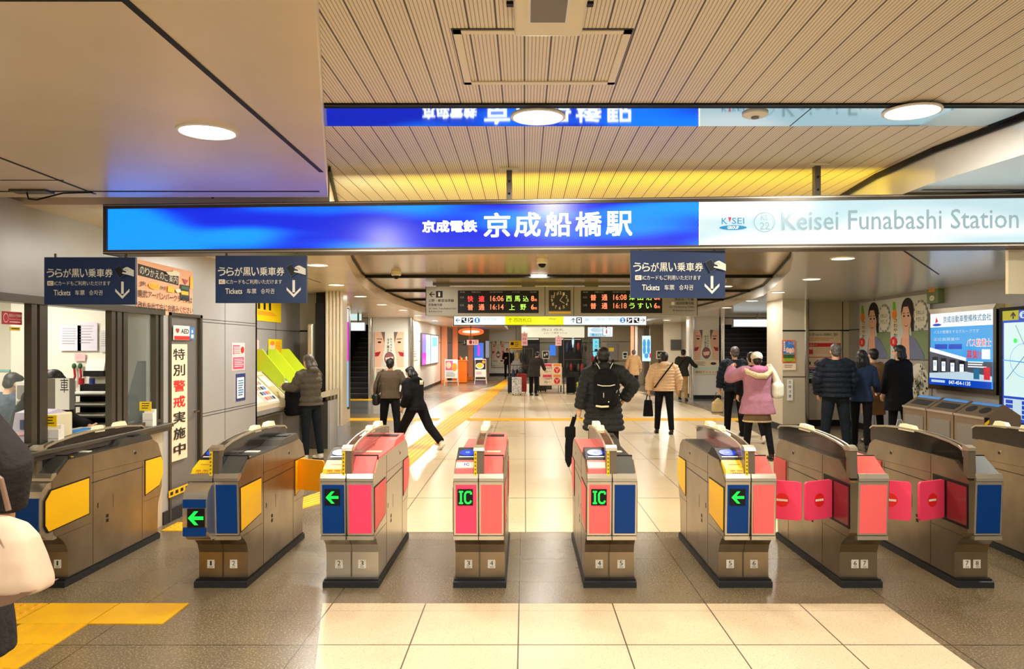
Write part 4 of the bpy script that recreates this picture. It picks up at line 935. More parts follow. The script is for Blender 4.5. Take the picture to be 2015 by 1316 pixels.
f_jean = fab('dark_jean_cloth', (28, 34, 42)); f_fur = mat('cream_fur', (228, 200, 158), .95, bump=1.0, bscale=90, var=.15, vscale=60); f_white = fab('white_knit', (244, 236, 212), .9, .5, 50); f_check = fab('brown_skirt_cloth', (122, 100, 74))
shoe_b = mat('black_shoe', (20, 18, 18), .4); shoe_w = mat('white_shoe', (236, 230, 216), .5); lips = mat('lips', (170, 90, 84), .5); f_scarf = fab('red_scarf_cloth', (150, 50, 50))
f_dgrey = fab('dark_grey_coat_cloth', (52, 48, 46)); f_tanc = fab('tan_long_coat_cloth', (150, 112, 72))
def V3(*a): return Vector(a)
class Person:
    def __init__(p, lab, x, y, H, head=0, lean=0, legL=(0, 0), legR=(0, 0), spread=.02, aL=None, aR=None, bulk=1.0, headturn=0, headtilt=0, nod=0):
        """aL/aR: (upper dir, lower dir) in the person's own frame: x right, y forward, z up; head: heading in degrees from +Y, counter-clockwise"""
        p.s = H / 1.70; p.R = Matrix.Rotation(math.radians(head), 3, 'Z'); p.x, p.y = x, y; p.bulk = bulk
        p.g = empty('person', lab, 'person', (x, y, 0))
        S_ = math.sin; C_ = math.cos; r = math.radians
        p.J = {}
        zs = []
        for sd, (a, b), k in ((-1, legL, 'L'), (1, legR, 'R')):
            hip = V3(sd * .095, 0, 0); a_, b_ = r(a), r(b)
            kn = hip + V3(sd * spread, S_(a_) * .43, -C_(a_) * .43); an = kn + V3(sd * spread * .6, S_(a_ - b_) * .40, -C_(a_ - b_) * .40)
            p.J['hip' + k], p.J['kn' + k], p.J['an' + k] = hip, kn, an; zs.append(an.z)
        dz = .085 - min(zs)
        for k in p.J: p.J[k] = p.J[k] + V3(0, 0, dz)
        p.pz = dz; L = r(lean)
        p.ax = V3(0, S_(L), C_(L)); p.base = V3(0, 0, dz + .02)
        p.T = lambda t: p.base + p.ax * t
        sh = p.T(.47)
        for sd, arm, k in ((-1, aL, 'L'), (1, aR, 'R')):
            u, l = arm or ((sd * .12, .0, -1), (sd * .02, .12, -1))
            s0 = sh + V3(sd * .165 * (bulk * .5 + .5), 0, 0); e = s0 + Vector(u).normalized() * .28; w = e + Vector(l).normalized() * .245
            p.J['sh' + k], p.J['el' + k], p.J['wr' + k] = s0, e, w; p.J['hd' + k] = Vector(l).normalized()
        p.hc = p.T(.50) + (p.ax + V3(0, S_(r(nod)) * .6, -abs(S_(r(nod))) * .2)).normalized() * .155
        p.HR = Matrix.Rotation(r(headturn), 3, 'Z') @ Matrix.Rotation(r(headtilt), 3, 'Y') @ Matrix.Rotation(-r(nod) - L * .4, 3, 'X')
    def out(p, mb, name, vox=0, sm=True, parent=None, smi=4, **k):
        mb.v = [p.R @ (v * p.s) + V3(p.x, p.y, 0) for v in mb.v]
        o = mb.build(name, parent or p.g, smooth=True, **k)
        if vox: remesh(o, vox, smi)
        return o
    def W(p, v): return p.R @ (Vector(v) * p.s) + V3(p.x, p.y, 0)
    def head_pt(p, v): return p.hc + p.HR @ Vector(v)
    def body(p, gripL=.5, gripR=.5):
        J = p.J; mb = MB(); m = skin
        for k in 'LR':
            mb.strip([J['hip' + k], J['kn' + k], J['an' + k], J['an' + k] - V3(0, 0, .04)], [.075, .052, .036, .034], m, 12)
            mb.ell(J['an' + k] + V3(0, .06, -.045), (.036, .11, .03), m)
            mb.strip([J['sh' + k], J['el' + k], J['wr' + k]], [.046, .037, .026], m, 10)
            p._hand(mb, k, gripL if k == 'L' else gripR)
            mb.strip([p.T(.455), J['sh' + k]], [.06, .05], m, 10)
        mb.ell(p.T(.03), (.145, .10, .11), m); mb.ell(p.T(.2), (.125, .09, .16), m); mb.ell(p.T(.36), (.145, .10, .14), m)
        mb.strip([p.T(.44), p.T(.50), p.head_pt((0, -.01, -.03))], [.062, .052, .05], m, 12)
        R = p.HR
        mb.ell(p.head_pt((0, -.008, .015)), (.074, .094, .098), m, R); mb.ell(p.head_pt((0, .022, -.045)), (.056, .066, .068), m, R)
        mb.ell(p.head_pt((0, .092, -.02)), (.011, .016, .02), m, R)
        for sx in (-1, 1): mb.ell(p.head_pt((sx * .076, -.005, -.012)), (.010, .02, .032), m, R)
        p.bodyo = p.out(mb, 'body', .0075, smi=2)
        for sx in (-1, 1):
            mb = MB(); mb.ell(p.head_pt((sx * .03, .083, .008)), (.011, .007, .007), ink, R, 8, 6); p.out(mb, 'eye')
        mb = MB(); mb.ell(p.head_pt((0, .084, -.062)), (.022, .008, .006), lips, R, 8, 6); p.out(mb, 'mouth')
        return p
    def _hand(p, mb, k, grip):
        sd = -1 if k == 'L' else 1
        w = p.J['wr' + k]; d = p.J['hd' + k]
        n = V3(-sd, 0, 0); n = (n - d * n.dot(d)).normalized() if abs(n.dot(d)) < .95 else V3(0, 0, -1)
        q = d.cross(n).normalized()
        if q.y < 0 or (abs(q.y) < .1 and q.z < 0): q = -q      # q points to the thumb side (forward)
        mb.strip([w, w + d * .03, w + d * .085], [.026, .032, .030], skin, 10, sx=1.0)
        for i, (o, L) in enumerate(((.030, .070), (.011, .078), (-.009, .072), (-.028, .056))):
            b = w + d * .082 + q * o; c1 = b + (d * (1 - grip * .35) + n * grip * .8).normalized() * L * .5; c2 = c1 + (d * (1 - grip * 1.3) + n * (grip * 1.3 + .1)).normalized() * L * .5
            mb.strip([b, c1, c2], [.0098, .009, .0075], skin, 8)
        b = w + d * .03 + q * .028; c1 = b + (d * .6 + q * .7 + n * .2).normalized() * .035; c2 = c1 + (d * .8 + n * .5 + q * .1).normalized() * .03
        mb.strip([b, c1, c2], [.012, .0105, .008], skin, 8)
    def loft(p, mb, rings, m, n=28):
        vs = []
        for c, rx, ry in rings:
            for i in range(n):
                a = 2 * PI * i / n; ca, sa = math.cos(a), math.sin(a)
                e = .8; vs.append(c + V3(math.copysign(abs(ca) ** e, ca) * rx, math.copysign(abs(sa) ** e, sa) * ry, 0))
        fs = [(i * n + k, i * n + (k + 1) % n, (i + 1) * n + (k + 1) % n, (i + 1) * n + k) for i in range(len(rings) - 1) for k in range(n)]
        fs += [tuple(range(n - 1, -1, -1)), tuple((len(rings) - 1) * n + k for k in range(n))]
        mb.add(vs, fs, m); return mb
    def jacket(p, m, hem=-.06, flare=1.0, puff=0, collar=.52, sleeve=1.0, name='jacket', hood=False, waist=.9, cuff=.93, hoodm=None):
        B = p.bulk; mb = MB(); J = p.J
        key = [(hem, .185 * flare, .135 * flare), (0.0, .175 * (flare * .6 + .4), .13 * (flare * .5 + .5)), (.14, .165 * waist, .122), (.28, .178, .128), (.38, .188, .128), (.45, .170, .112), (.485, .115, .09), (collar, .075, .072)]
        if hem > -.001: key = [(hem, .17 * flare, .13 * flare)] + [q for q in key if q[0] > hem + .03]
        rings = []
        N = 90
        for i in range(N + 1):
            t = hem + (collar - hem) * i / N
            for a, b in zip(key, key[1:]):
                if a[0] <= t <= b[0] + 1e-6:
                    f = (t - a[0]) / (b[0] - a[0]); f = f * f * (3 - 2 * f); rx = a[1] + (b[1] - a[1]) * f; ry = a[2] + (b[2] - a[2]) * f; break
            if puff: k = 1 + .11 * abs(math.sin(PI * t / puff)) ** .7 - .06; rx *= k; ry *= k
            c = p.T(t) if t > 0 else p.base + V3(0, p.ax.y * t * .2, t)
            rings.append((c, rx * B, ry * B))
        p.loft(mb, rings, m)
        for k in 'LR':
            a, e, w = J['sh' + k], J['el' + k], J['wr' + k]
            pts, rr = [], []
            for i in range(41):
                f = i / 40
                q = (a.lerp(e, f / .52) if f < .52 else e.lerp(w, (f - .52) / .48 * cuff)); pts.append(q)
                r_ = (.074 - .018 * f) * (B * .6 + .4) * sleeve
                if puff: r_ *= 1 + .16 * abs(math.sin(PI * f * .53 / puff)) ** .7 - .09
                rr.append(r_)
            mb.strip([p.T(.42) + (a - p.T(.47)) * .35] + pts, [.085 * B] + rr, m, 14)
        if hood: mb.ell(p.T(.515) + V3(0, -.075, .0), (.115, .075, .07), m)
        o = p.out(mb, name, .011 if not puff else .008, smi=3 if not puff else 1)
        return o
    def trousers(p, m, fat=1.0, top=.05, name='trousers', leg=1.0):
        J = p.J; mb = MB()
        for k in 'LR':
            a = J['an' + k]; kn = J['kn' + k]; h = J['hip' + k]
            pts = [h + V3(0, 0, .03), h.lerp(kn, .5), kn, kn.lerp(a, .5), a.lerp(kn, .02)]
            mb.strip(pts, [.092 * fat, .082 * fat, .066 * fat * leg, .060 * fat * leg, .055 * fat * leg], m, 14)
        mb.ell(p.T(.0), (.155 * fat, .118 * fat, .13), m)
        return p.out(mb, name, .012)
    def shoes(p, m, sole=None, boot=0.0):
        for k, yaw in (('L', 8), ('R', -8)):
            a = p.J['an' + k]; kn = p.J['kn' + k]; mb = MB(); lift = a.z - .085
            sh = (a - kn).normalized(); pitch = math.atan2(sh.y, -sh.z)   # heel lifted when the shin leans
            pr = Matrix.Rotation(min(0, pitch * .9 if lift > .03 else 0), 3, 'X')
            P_ = lambda v: a + pr @ Vector(v)
            mb.ell(P_((0, .015, -.04)), (.043, .062, .046), m, pr); mb.ell(P_((0, .10, -.055)), (.045, .085, .032), m, pr); mb.strip([P_((0, 0, -.03)), a + (kn - a).normalized() * (.02 + boot)], [.045, .050 if boot else .04], m, 12)
            s = MB(); 
            o = p.out(mb, 'shoe' if not boot else 'boot', .008, smi=2)
            s.prism([(-.04, -.055), (.03, -.045), (.045, .06), (.04, .14), (.0, .175), (-.035, .145), (-.045, .06)], 0, .016, sole or rubber, axis='z')
            s.v = [P_(v + V3(0, 0, -.087)) for v in s.v]; p.out(s, 'sole', parent=o)
    def hair(p, m, length=0, vol=1.0, bun=False, bob=False):
        mb = MB(); R = p.HR
        mb.ell(p.head_pt((0, -.022, .03)), (.084 * vol, .094 * vol, .092 * vol), m, R, 20, 14); mb.ell(p.head_pt((0, -.045, -.02)), (.074 * vol, .062 * vol, .07 * vol), m, R)
        mb.ell(p.head_pt((0, .03, .075)), (.06 * vol, .055, .04 * vol), m, R)
        if bob or length:
            for sx in (-1, 0, 1): mb.strip([p.head_pt((sx * .06, -.045, .0)), p.head_pt((sx * .07, -.06 - (.02 if not sx else 0), -.09)), p.head_pt((sx * .055, -.07, -.13 - length))], [.045, .048, .022], m, 12)
        if bun: mb.ell(p.head_pt((0, -.10, .0)), (.035, .035, .045), m, R); mb.strip([p.head_pt((0, -.10, 0)), p.head_pt((0, -.12, -.10))], [.022, .010], m, 8)
        return p.out(mb, 'hair', .008, smi=2)
def armdown(sd, out=.12, fwd=0, f2=.12): return ((sd * out, fwd, -1), (sd * .02, f2, -1))

# 1 man with backpack in the middle
Bp = Person('person in a black hooded down coat with a backpack walking away, centre of the hall', 1.0, 9.9, 1.66, 0, 2, (14, 4), (-12, 8), .03, ((-.30, -.04, -1), (-.20, .12, -1)), ((.80, -.12, -.75), (-.45, .35, -.75)), 1.17, nod=4)
Bp.body(.8, .6); Bp.jacket(f_char, -.30, 1.22, puff=.075, sleeve=1.25, name='coat', hood=True, waist=1.05); Bp.trousers(f_black); Bp.shoes(shoe_b); Bp.hair(hair_b, vol=1.02)
bk = empty('backpack', 'black backpack with pale straps and reflective trim on the back of the central walker', 'backpack', tuple(Bp.W((0, -.2, 1.1))))
def pb(p, mb, name, g, vox=0, **k):
    mb.v = [p.W(v) for v in mb.v]; o = mb.build(name, g, smooth=True, **k)
    if vox: remesh(o, vox, 4)
    return o
mb = MB(); mb.bbox(-.155, .155, -.32, -.15, .93, 1.37, f_black, .06, 4); mb.bbox(-.125, .125, -.37, -.28, .97, 1.17, f_black, .04, 4); mb.ell((0, -.22, 1.36), (.12, .08, .07), f_black); pb(Bp, mb, 'sack', bk, .01)
mb = MB(); mb.strip([(-.11, -.335, 1.22), (-.05, -.345, 1.205), (.05, -.345, 1.205), (.11, -.335, 1.22)], .006, offwhite, 8); mb.strip([(-.13, -.33, .955), (-.06, -.352, .945), (.03, -.352, .95)], .013, cream, 8)
mb.box(-.04, -.032, -.375, -.372, 1.06, 1.12, offwhite); mb.box(.02, .035, -.376, -.372, 1.0, 1.015, offwhite); mb.strip([(.09, -.33, 1.10), (.13, -.32, 1.12), (.145, -.3, 1.15)], .004, offwhite, 6); pb(Bp, mb, 'reflective_trim', bk)
for sx in (-1, 1):
    mb = MB(); mb.strip([(sx * .07, -.17, 1.37), (sx * .095, -.13, 1.46), (sx * .12, -.02, 1.52), (sx * .14, .12, 1.42)], .016, f_black, 8); mb.strip([(sx * .05, -.20, 1.38), (sx * .085, -.165, 1.455), (sx * .11, -.13, 1.49)], .005, offwhite, 6); pb(Bp, mb, 'shoulder_strap', bk)
ub = empty('umbrella', 'furled black umbrella hanging from the left hand of the central walker', 'umbrella', tuple(Bp.W((-.43, .06, .2))))
mb = MB(); mb.strip([(-.37, .08, .78), (-.40, .08, .68), (-.43, .06, .55), (-.44, .04, .40), (-.45, .02, .22), (-.45, .01, .13)], [.03, .03, .055, .060, .05, .012], f_black, 14); mb.box(-.50, -.36, .0, .05, .52, .66, f_black); pb(Bp, mb, 'canopy', ub, .01)
mb = MB(); mb.strip([(-.33, .10, .84), (-.35, .09, .80), (-.38, .08, .70)], .011, black, 8); pb(Bp, mb, 'handle', ub)

# 2 brown jacket woman with shoulder bag
A = Person('person in a brown jacket with a bag on the left shoulder, walking away at left', -2.30, 13.4, 1.47, 0, 2, (10, 2), (-8, 14), .05, ((-.35, -.1, -1), (-.1, .3, -1)), ((.55, -.15, -1), (-.25, .45, -.8)), 1.1)
A.body(); A.jacket(f_brown, -.03, 1.02, waist=1.0, sleeve=1.05); A.trousers(f_black, 1.08); A.shoes(shoe_b); A.hair(hair_b, bun=True)
mb = MB(); mb.ell(A.T(.50), (.085, .08, .035), f_scarf); A.out(mb, 'scarf')
hb = empty('shoulder_bag', 'black leather bag hanging at the left hip of the walker in brown', 'bag', tuple(A.W((-.23, -.05, .9))))
mb = MB(); mb.bbox(-.33, -.20, -.17, .12, .76, 1.0, leather, .05, 4); pb(A, mb, 'sack', hb, .01)
mb = MB(); mb.strip([(-.26, -.06, .98), (-.22, -.09, 1.25), (-.14, -.04, 1.46), (-.2, .08, 1.25), (-.26, .06, .98)], .012, leather, 8); pb(A, mb, 'strap', hb)
# 3 black tracksuit striding
A = Person('person in a black tracksuit and white trainers striding to the left', -1.75, 12.75, 1.46, 52, 14, (34, 4), (-30, 18), .02, ((-.25, -.35, -1), (0, .45, -.8)), ((.25, .3, -1), (0, .75, -.4)), 1.05, nod=20)
A.body(); A.jacket(f_black, -.08, 1.08, sleeve=1.25, hood=True); A.trousers(f_black, 1.2, leg=1.15); A.shoes(shoe_w, white); A.hair(hair_b, bob=True)
mb = MB(); mb.box(-.10, -.02, -.185, -.175, 1.22, 1.30, offwhite); A.out(mb, 'back_patch', label='white square patch')
mb = MB(); mb.box(.13, .18, -.10, -.085, .66, .675, offwhite); A.out(mb, 'leg_logo', label='small white mark')
# 4 ticket machine person
A = Person('person in a grey padded jacket at the ticket machine, seen from the side at left', -3.12, 11.45, 1.54, 62, 4, (2, 2), (-6, 2), .01, ((-.10, .55, -.85), (.15, .95, .05)), ((.15, .45, -.9), (-.1, .95, .05)), 1.08, nod=10)
A.body(); A.jacket(f_grey, -.05, 1.05, puff=.10, sleeve=1.15, hood=True); A.trousers(f_jean, .98); A.shoes(shoe_w); A.hair(hair_g, bob=True)
mb = MB(); mb.bbox(.215, .226, -.02, .03, 1.22, 1.27, offwhite, .002, 1); A.out(mb, 'sleeve_patch', label='small white sleeve patch')
q = A.W((0, .42, 1.0)); hb = empty('backpack', 'black backpack held up in front of the ticket machine', 'backpack', tuple(q))
mb = MB(); mb.bbox(-.14, .16, .30, .47, .70, 1.13, f_black, .05, 4); mb.bbox(-.10, .10, .44, .52, .74, .95, f_black, .03, 3); pb(A, mb, 'sack', hb, .01)
mb = MB(); mb.strip([(-.05, .36, 1.12), (0, .38, 1.17), (.05, .36, 1.12)], .010, f_black, 6); mb.strip([(.1, .34, .74), (.14, .33, .62), (.13, .33, .54)], .006, f_black, 6); mb.box(.155, .165, .36, .37, .95, 1.1, offwhite); pb(A, mb, 'strap', hb)
# 5 beige puffer with tote
A = Person('person in a beige quilted down jacket walking away with a black tote, right of centre', 2.66, 14.9, 1.56, 0, 2, (10, 2), (-7, 6), .02, ((-.45, -.05, -1), (-.05, .15, -1)), ((.45, .0, -1), (.0, .25, -1)), 1.22)
A.body(); A.jacket(f_beige, -.03, 1.0, puff=.062, sleeve=1.25, waist=1.08, hood=True); A.trousers(f_black, 1.05); A.shoes(shoe_b); A.hair(hair_b, vol=1.05)
hb = empty('crossbody_bag', 'thin dark strap crossing the back of the beige quilted jacket', 'bag', tuple(A.W((-.25, -.1, 1.0))))
mb = MB(); mb.strip([(.17, -.06, 1.475), (.12, -.13, 1.42), (0, -.178, 1.28), (-.12, -.175, 1.12), (-.22, -.10, .96)], .014, f_black, 8); pb(A, mb, 'strap', hb)
hb = empty('tote_bag', 'black tote bag hanging from the left hand of the walker in beige', 'bag', tuple(A.W((-.34, .05, .4))))
mb = MB(); mb.prism([(-.43, .36), (-.22, .36), (-.25, .70), (-.40, .70)], .0, .10, f_black, axis='y'); pb(A, mb, 'sack', hb, .01)
for yy in (.02, .08): mb = MB(); mb.strip([(-.37, yy, .69), (-.345, yy, .80), (-.33, .05, .835), (-.30, yy, .80), (-.28, yy, .69)], .006, f_black, 6); pb(A, mb, 'handle', hb)
# 6 camel coat man
A = Person('person in a camel knee-length coat walking away near the far pillars', 4.12, 29.5, 1.55, 0, 3, (6, 2), (-6, 4), .02, ((-.35, 0, -1), (-.2, .1, -1)), ((.35, 0, -1), (.1, .1, -1)), 1.15)
A.body(); A.jacket(f_tan, -.28, 1.12, name='coat', waist=1.05, sleeve=1.1); A.trousers(f_jean); A.shoes(shoe_b); A.hair(hair_g)
hb = empty('paper_bag', 'white paper bag in the left hand of the person in the camel coat', 'bag', tuple(A.W((-.45, .05, .5))))
mb = MB(); mb.box(-.56, -.33, .02, .12, .42, .76, paper); pb(A, mb, 'sack', hb); mb = MB(); mb.strip([(-.50, .07, .76), (-.45, .07, .84), (-.39, .07, .76)], .005, paper, 6); pb(A, mb, 'handle', hb)
# 7 olive jacket at right
A = Person('person in a dark olive jacket and khaki trousers leaning forward at rear right', 4.86, 24.1, 1.60, -25, 14, (16, 3), (-4, 2), .03, ((-.25, .1, -1), (0, .2, -1)), ((.5, .6, -.8), (.2, .9, -.3)), 1.15)
A.body(); A.jacket(f_olive, -.12, 1.05); A.trousers(f_khaki, 1.05); A.shoes(shoe_b); A.hair(hair_b)
mb = MB(); mb.strip([(.14, .08, 1.46), (0, -.10, 1.25), (-.16, -.08, 1.0)], .012, f_black, 6); A.out(mb, 'strap')
# 8,9 two in black
A = Person('tall person in a dark padded jacket with a straw tote, near the right stairs', 3.92, 14.6, 1.66, 0, 0, (5, 2), (-5, 4), .02, ((-.35, 0, -1), (-.05, .1, -1)), None, 1.12)
A.body(); A.jacket(f_navy, -.08, 1.0, puff=.09, sleeve=1.15); A.trousers(f_black, 1.1); A.shoes(shoe_b); A.hair(hair_g)
hb = empty('straw_tote', 'cream and grey tote bag hanging beside the tall dark padded jacket', 'bag', tuple(A.W((-.33, .05, .4))))
mb = MB(); mb.prism([(-.42, .40), (-.23, .40), (-.20, .62), (-.30, .72), (-.41, .62)], -.02, .12, fab('straw_cloth', (214, 190, 140)), axis='y'); pb(A, mb, 'sack', hb, .01)
mb = MB(); mb.box(-.425, -.225, -.025, .125, .43, .46, grey); pb(A, mb, 'band', hb)
mb = MB(); mb.strip([(-.38, .05, .66), (-.34, .05, .82), (-.28, .05, .82), (-.26, .05, .66)], .007, f_brown, 6); pb(A, mb, 'handle', hb)
A = Person('person with a ponytail in a long black coat in front of the tall padded jacket', 3.95, 13.6, 1.58, 5, 3, (14, 4), (-16, 14), .01, ((-.2, 0, -1), (0, .3, -1)), ((.25, .1, -1), (0, .9, -.3)), 1.12)
A.body(); A.jacket(f_black, -.42, 1.15, name='long_coat', waist=1.05); A.trousers(f_black); A.shoes(shoe_w, white); A.hair(hair_b, bun=True)
mb = MB(); mb.strip([(-.05, -.165, 1.14), (.0, -.17, 1.15), (.07, -.165, 1.135)], .006, offwhite, 6); A.out(mb, 'back_mark')
# 10 mauve coat
A = Person('person in a mauve coat with cream fur hood and white knit hat, arms raised', 3.42, 11.5, 1.56, 0, 2, (2, 2), (-10, 6), .05, ((-.75, .5, -.35), (.35, .75, .65)), ((.55, .6, -.5), (-.3, .8, .6)), 1.20, nod=8)
A.body(.9, .9); A.jacket(f_mauve, -.20, 1.30, name='coat', waist=1.06, sleeve=1.3); A.hair(hair_b, vol=.95)
mb = MB()
for k in 'LR': mb.strip([A.J['hip' + k], A.J['kn' + k], A.J['an' + k]], [.088, .062, .048], f_black, 12)
A.out(mb, 'tights', .012)
mb = MB(); A.loft(mb, [(A.base + V3(0, 0, -.30), .225, .17), (A.base + V3(0, 0, -.05), .16, .12)], f_check); A.out(mb, 'skirt', .012)
mb = MB(); A.loft(mb, [(A.base + V3(0, 0, -.33), .232, .176), (A.base + V3(0, 0, -.30), .232, .176)], f_fur); A.out(mb, 'skirt_trim', .01)
A.shoes(fab('dark_brown_boot', (50, 36, 32), .5), boot=.22)
mb = MB(); mb.ell(A.head_pt((0, -.015, .055)), (.095, .105, .085), f_white, A.HR, 20, 14); A.out(mb, 'knit_hat', .009)
mb = MB(); mb.strip([A.T(.50) + V3(-.22, .03, .04), A.T(.47) + V3(-.18, -.10, -.0), A.T(.44) + V3(-.05, -.19, -.03), A.T(.44) + V3(.08, -.19, -.03), A.T(.48) + V3(.18, -.10, .0), A.T(.52) + V3(.18, .02, .05)], [.035, .045, .05, .05, .045, .035], f_fur, 12); A.out(mb, 'fur_trim', .011)
mb = MB(); mb.ell(A.T(.50) + V3(0, -.10, .0), (.16, .10, .075), fab('mauve_lining', (190, 120, 160))); A.out(mb, 'hood', .011)
hb = empty('white_bag', 'white plastic bag slung over the right shoulder of the person in mauve', 'bag', tuple(A.W((.3, -.05, 1.1))))
mb = MB(); mb.bbox(.22, .40, -.14, .06, .98, 1.24, mat('white_bag_plastic', (232, 232, 216), .4, bump=.3, bscale=30), .06, 4); mb.strip([(.31, -.04, 1.22), (.25, -.05, 1.40), (.19, -.03, 1.53)], [.07, .04, .02], MATS['white_bag_plastic'], 10); pb(A, mb, 'sack', hb, .011)
# 11-14 right group
A = Person('broad person with grey hair in a navy padded jacket and jeans facing the notice board', 4.85, 12.2, 1.70, -4, 1, (2, 1), (-2, 2), .045, ((-.32, -.05, -1), (.15, .35, -.9)), ((.32, -.05, -1), (-.1, .35, -.9)), 1.27)
A.body(); A.jacket(f_navy, -.06, 1.0, puff=.08, waist=1.08, sleeve=1.2); A.trousers(f_jean, 1.18); A.shoes(shoe_b); A.hair(hair_g, vol=1.0)
A = Person('person with long black hair in a blue denim jacket beside the navy padded jacket', 5.38, 12.5, 1.60, -30, 2, (4, 2), (-8, 3), .01, None, ((.2, .2, -1), (0, .8, -.5)), 1.02, headturn=25)
A.body(); A.jacket(f_denim, -.10, 1.05); A.trousers(f_black, .95); A.shoes(shoe_b); A.hair(hair_b, length=.14, vol=1.04)
A = Person('person in a black knee-length coat standing right of the long-haired one in denim', 6.08, 12.7, 1.68, 20, 1, (3, 1), (-3, 2), .02, ((-.1, .2, -1), (0, .3, -1)), None, 1.18, headturn=20)
A.body(); A.jacket(f_black, -.30, 1.12, name='coat', waist=1.08); A.trousers(f_black); A.shoes(shoe_b); A.hair(hair_b, bob=True)
A = Person('person in a long tan coat half hidden behind the black knee-length coat', 6.02, 13.5, 1.62, 10, 1, (2, 1), (-2, 2), .02, None, None, 1.05)
A.body(); A.jacket(f_tanc, -.42, 1.08, name='coat'); A.trousers(f_black); A.shoes(shoe_b); A.hair(hair_b)
for (x, y, m, lab, i) in ((5.85, 12.2, f_khaki, 'brown paper shopping bag on the floor before the black knee-length coat', 0), (6.28, 12.3, f_scarf, 'pink and white shopping bag at the feet of the black knee-length coat', 1)):
    hb = empty('shopping_bag', lab, 'bag', (x, y, 0)); mb = MB(); mb.prism([(x - .14, 0), (x + .14, 0), (x + .15, .42), (x - .15, .42)], y - .06, y + .06, mat('kraft_paper', (196, 160, 90), .8) if i == 0 else mat('pink_paper', (226, 150, 130), .8), axis='y'); mb.build('sack', hb)
    mb = MB(); mb.strip([(x - .06, y, .42), (x - .03, y, .52), (x + .03, y, .52), (x + .06, y, .42)], .005, paper, 6); mb.build('handle', hb)
# 15 far dark person
A = Person('person in dark clothes facing the camera in the far distance beside the left poster', -.88, 40.5, 1.60, 180, 0, (8, 4), (-4, 4), .01, None, ((.2, .3, -1), (-.4, .8, .1)), 1.15)
A.body(); A.jacket(f_black, -.08, 1.05); A.trousers(f_black); A.shoes(shoe_b); A.hair(hair_b)
# 16 person with trolley
A = Person('person in a dark coat bending over the goods at the luggage stall', .32, 26.6, 1.55, -30, 22, (6, 3), (-10, 4), .05, ((-.3, .3, -1), (0, .7, -.6)), ((.2, .4, -1), (-.1, .7, -.6)), 1.25, nod=18)
A.body(); A.jacket(f_dgrey, -.22, 1.1, name='coat', waist=1.08); A.trousers(f_black, 1.1); A.shoes(shoe_b); A.hair(hair_b)
# 17 foreground person cut by the left edge
A = Person('person in a dark grey coat cut off by the left picture edge', -2.60, 3.42, 1.62, 0, 0, (3, 2), (-4, 3), .02, None, ((.95, -.05, -1), (-.30, .35, -1)), 1.30)
A.body(); A.jacket(f_dgrey, -.62, 1.45, name='coat', sleeve=1.2); A.trousers(f_dgrey, 1.35); A.shoes(shoe_b); A.hair(hair_b)
hb = empty('handbag', 'large cream leather handbag at the bottom left edge', 'bag', (-2.02, 3.0, .7))
M_bag = mat('cream_bag_leather', (226, 196, 166), .5, bump=.05, bscale=80, var=.04, vscale=4); M_bag2 = mat('brown_bag_base', (132, 100, 74), .5)
mb = MB(); vs = []; RG = [(.712, -1.86, .075), (.725, -1.83, .095), (.76, -1.835, .105), (.84, -1.86, .10), (.92, -1.885, .08), (.97, -1.92, .055), (1.0, -1.99, .032), (1.006, -2.06, .012)]; NR = 40
for z_, xr, hy in RG:
    xc, hx = (xr - 2.42) / 2, (xr + 2.42) / 2
    for i in range(NR):
        a = 2 * PI * i / NR; vs.append((xc + math.copysign(abs(math.cos(a)) ** .4, math.cos(a)) * hx, 3.01 + math.copysign(abs(math.sin(a)) ** .5, math.sin(a)) * hy, z_ + (.012 if abs(math.cos(a)) < .4 and z_ > .95 else 0)))
mb.add(vs, [(i * NR + k, i * NR + (k + 1) % NR, (i + 1) * NR + (k + 1) % NR, (i + 1) * NR + k) for i in range(len(RG) - 1) for k in range(NR)] + [tuple(range(NR)), tuple((len(RG) - 1) * NR + k for k in range(NR))], M_bag); o = mb.build('sack', hb, smooth=True); remesh(o, .008, 8)
mb = MB(); mb.prism([(-2.42, .64), (-2.05, .655), (-1.92, .69), (-1.84, .735), (-2.42, .715)], 2.925, 3.095, M_bag2, axis='y'); mb.build('base_panel', hb)
mb = MB(); mb.strip([(-2.22, 2.95, 1.0), (-2.16, 2.93, 1.06), (-2.08, 2.915, 1.02), (-2.02, 2.91, .99)], .008, M_bag2, 8); mb.strip([(-1.99, 2.915, .99), (-1.95, 2.912, .92)], .004, M_bag2, 6)
mb.strip([(-2.2, 3.02, 1.04), (-2.22, 3.02, 1.18), (-2.12, 3.02, 1.22), (-2.02, 3.02, 1.14), (-1.99, 3.02, 1.02)], .010, M_bag2, 8); mb.build('handle', hb)
# 18 office clerk
A = Person('office clerk in a dark uniform leaning over the counter with one hand on papers', -4.40, 6.85, 1.52, -90, 24, (4, 2), (-4, 2), .02, ((-.1, .5, -.8), (.1, .9, -.3)), ((.45, .55, -.75), (.35, .95, -.15)), 1.15, nod=35)
for o in [A.g]: o.location.z = 0
A.body(.2, .2); A.jacket(f_black, -.02, 1.0); A.trousers(f_black); A.hair(hair_b); A.shoes(shoe_b)
A = Person('office clerk in a blue-grey uniform standing behind the glass near the left picture edge', -4.95, 7.35, 1.42, -30, 12, (0, 0), (0, 0), .02, ((-.15, .4, -.9), (0, .9, -.3)), None, 1.1, nod=20)
A.body(); A.jacket(fab('blue_grey_uniform', (70, 84, 100)), -.10, 1.05); A.trousers(f_black); A.shoes(shoe_b); A.hair(hair_b)
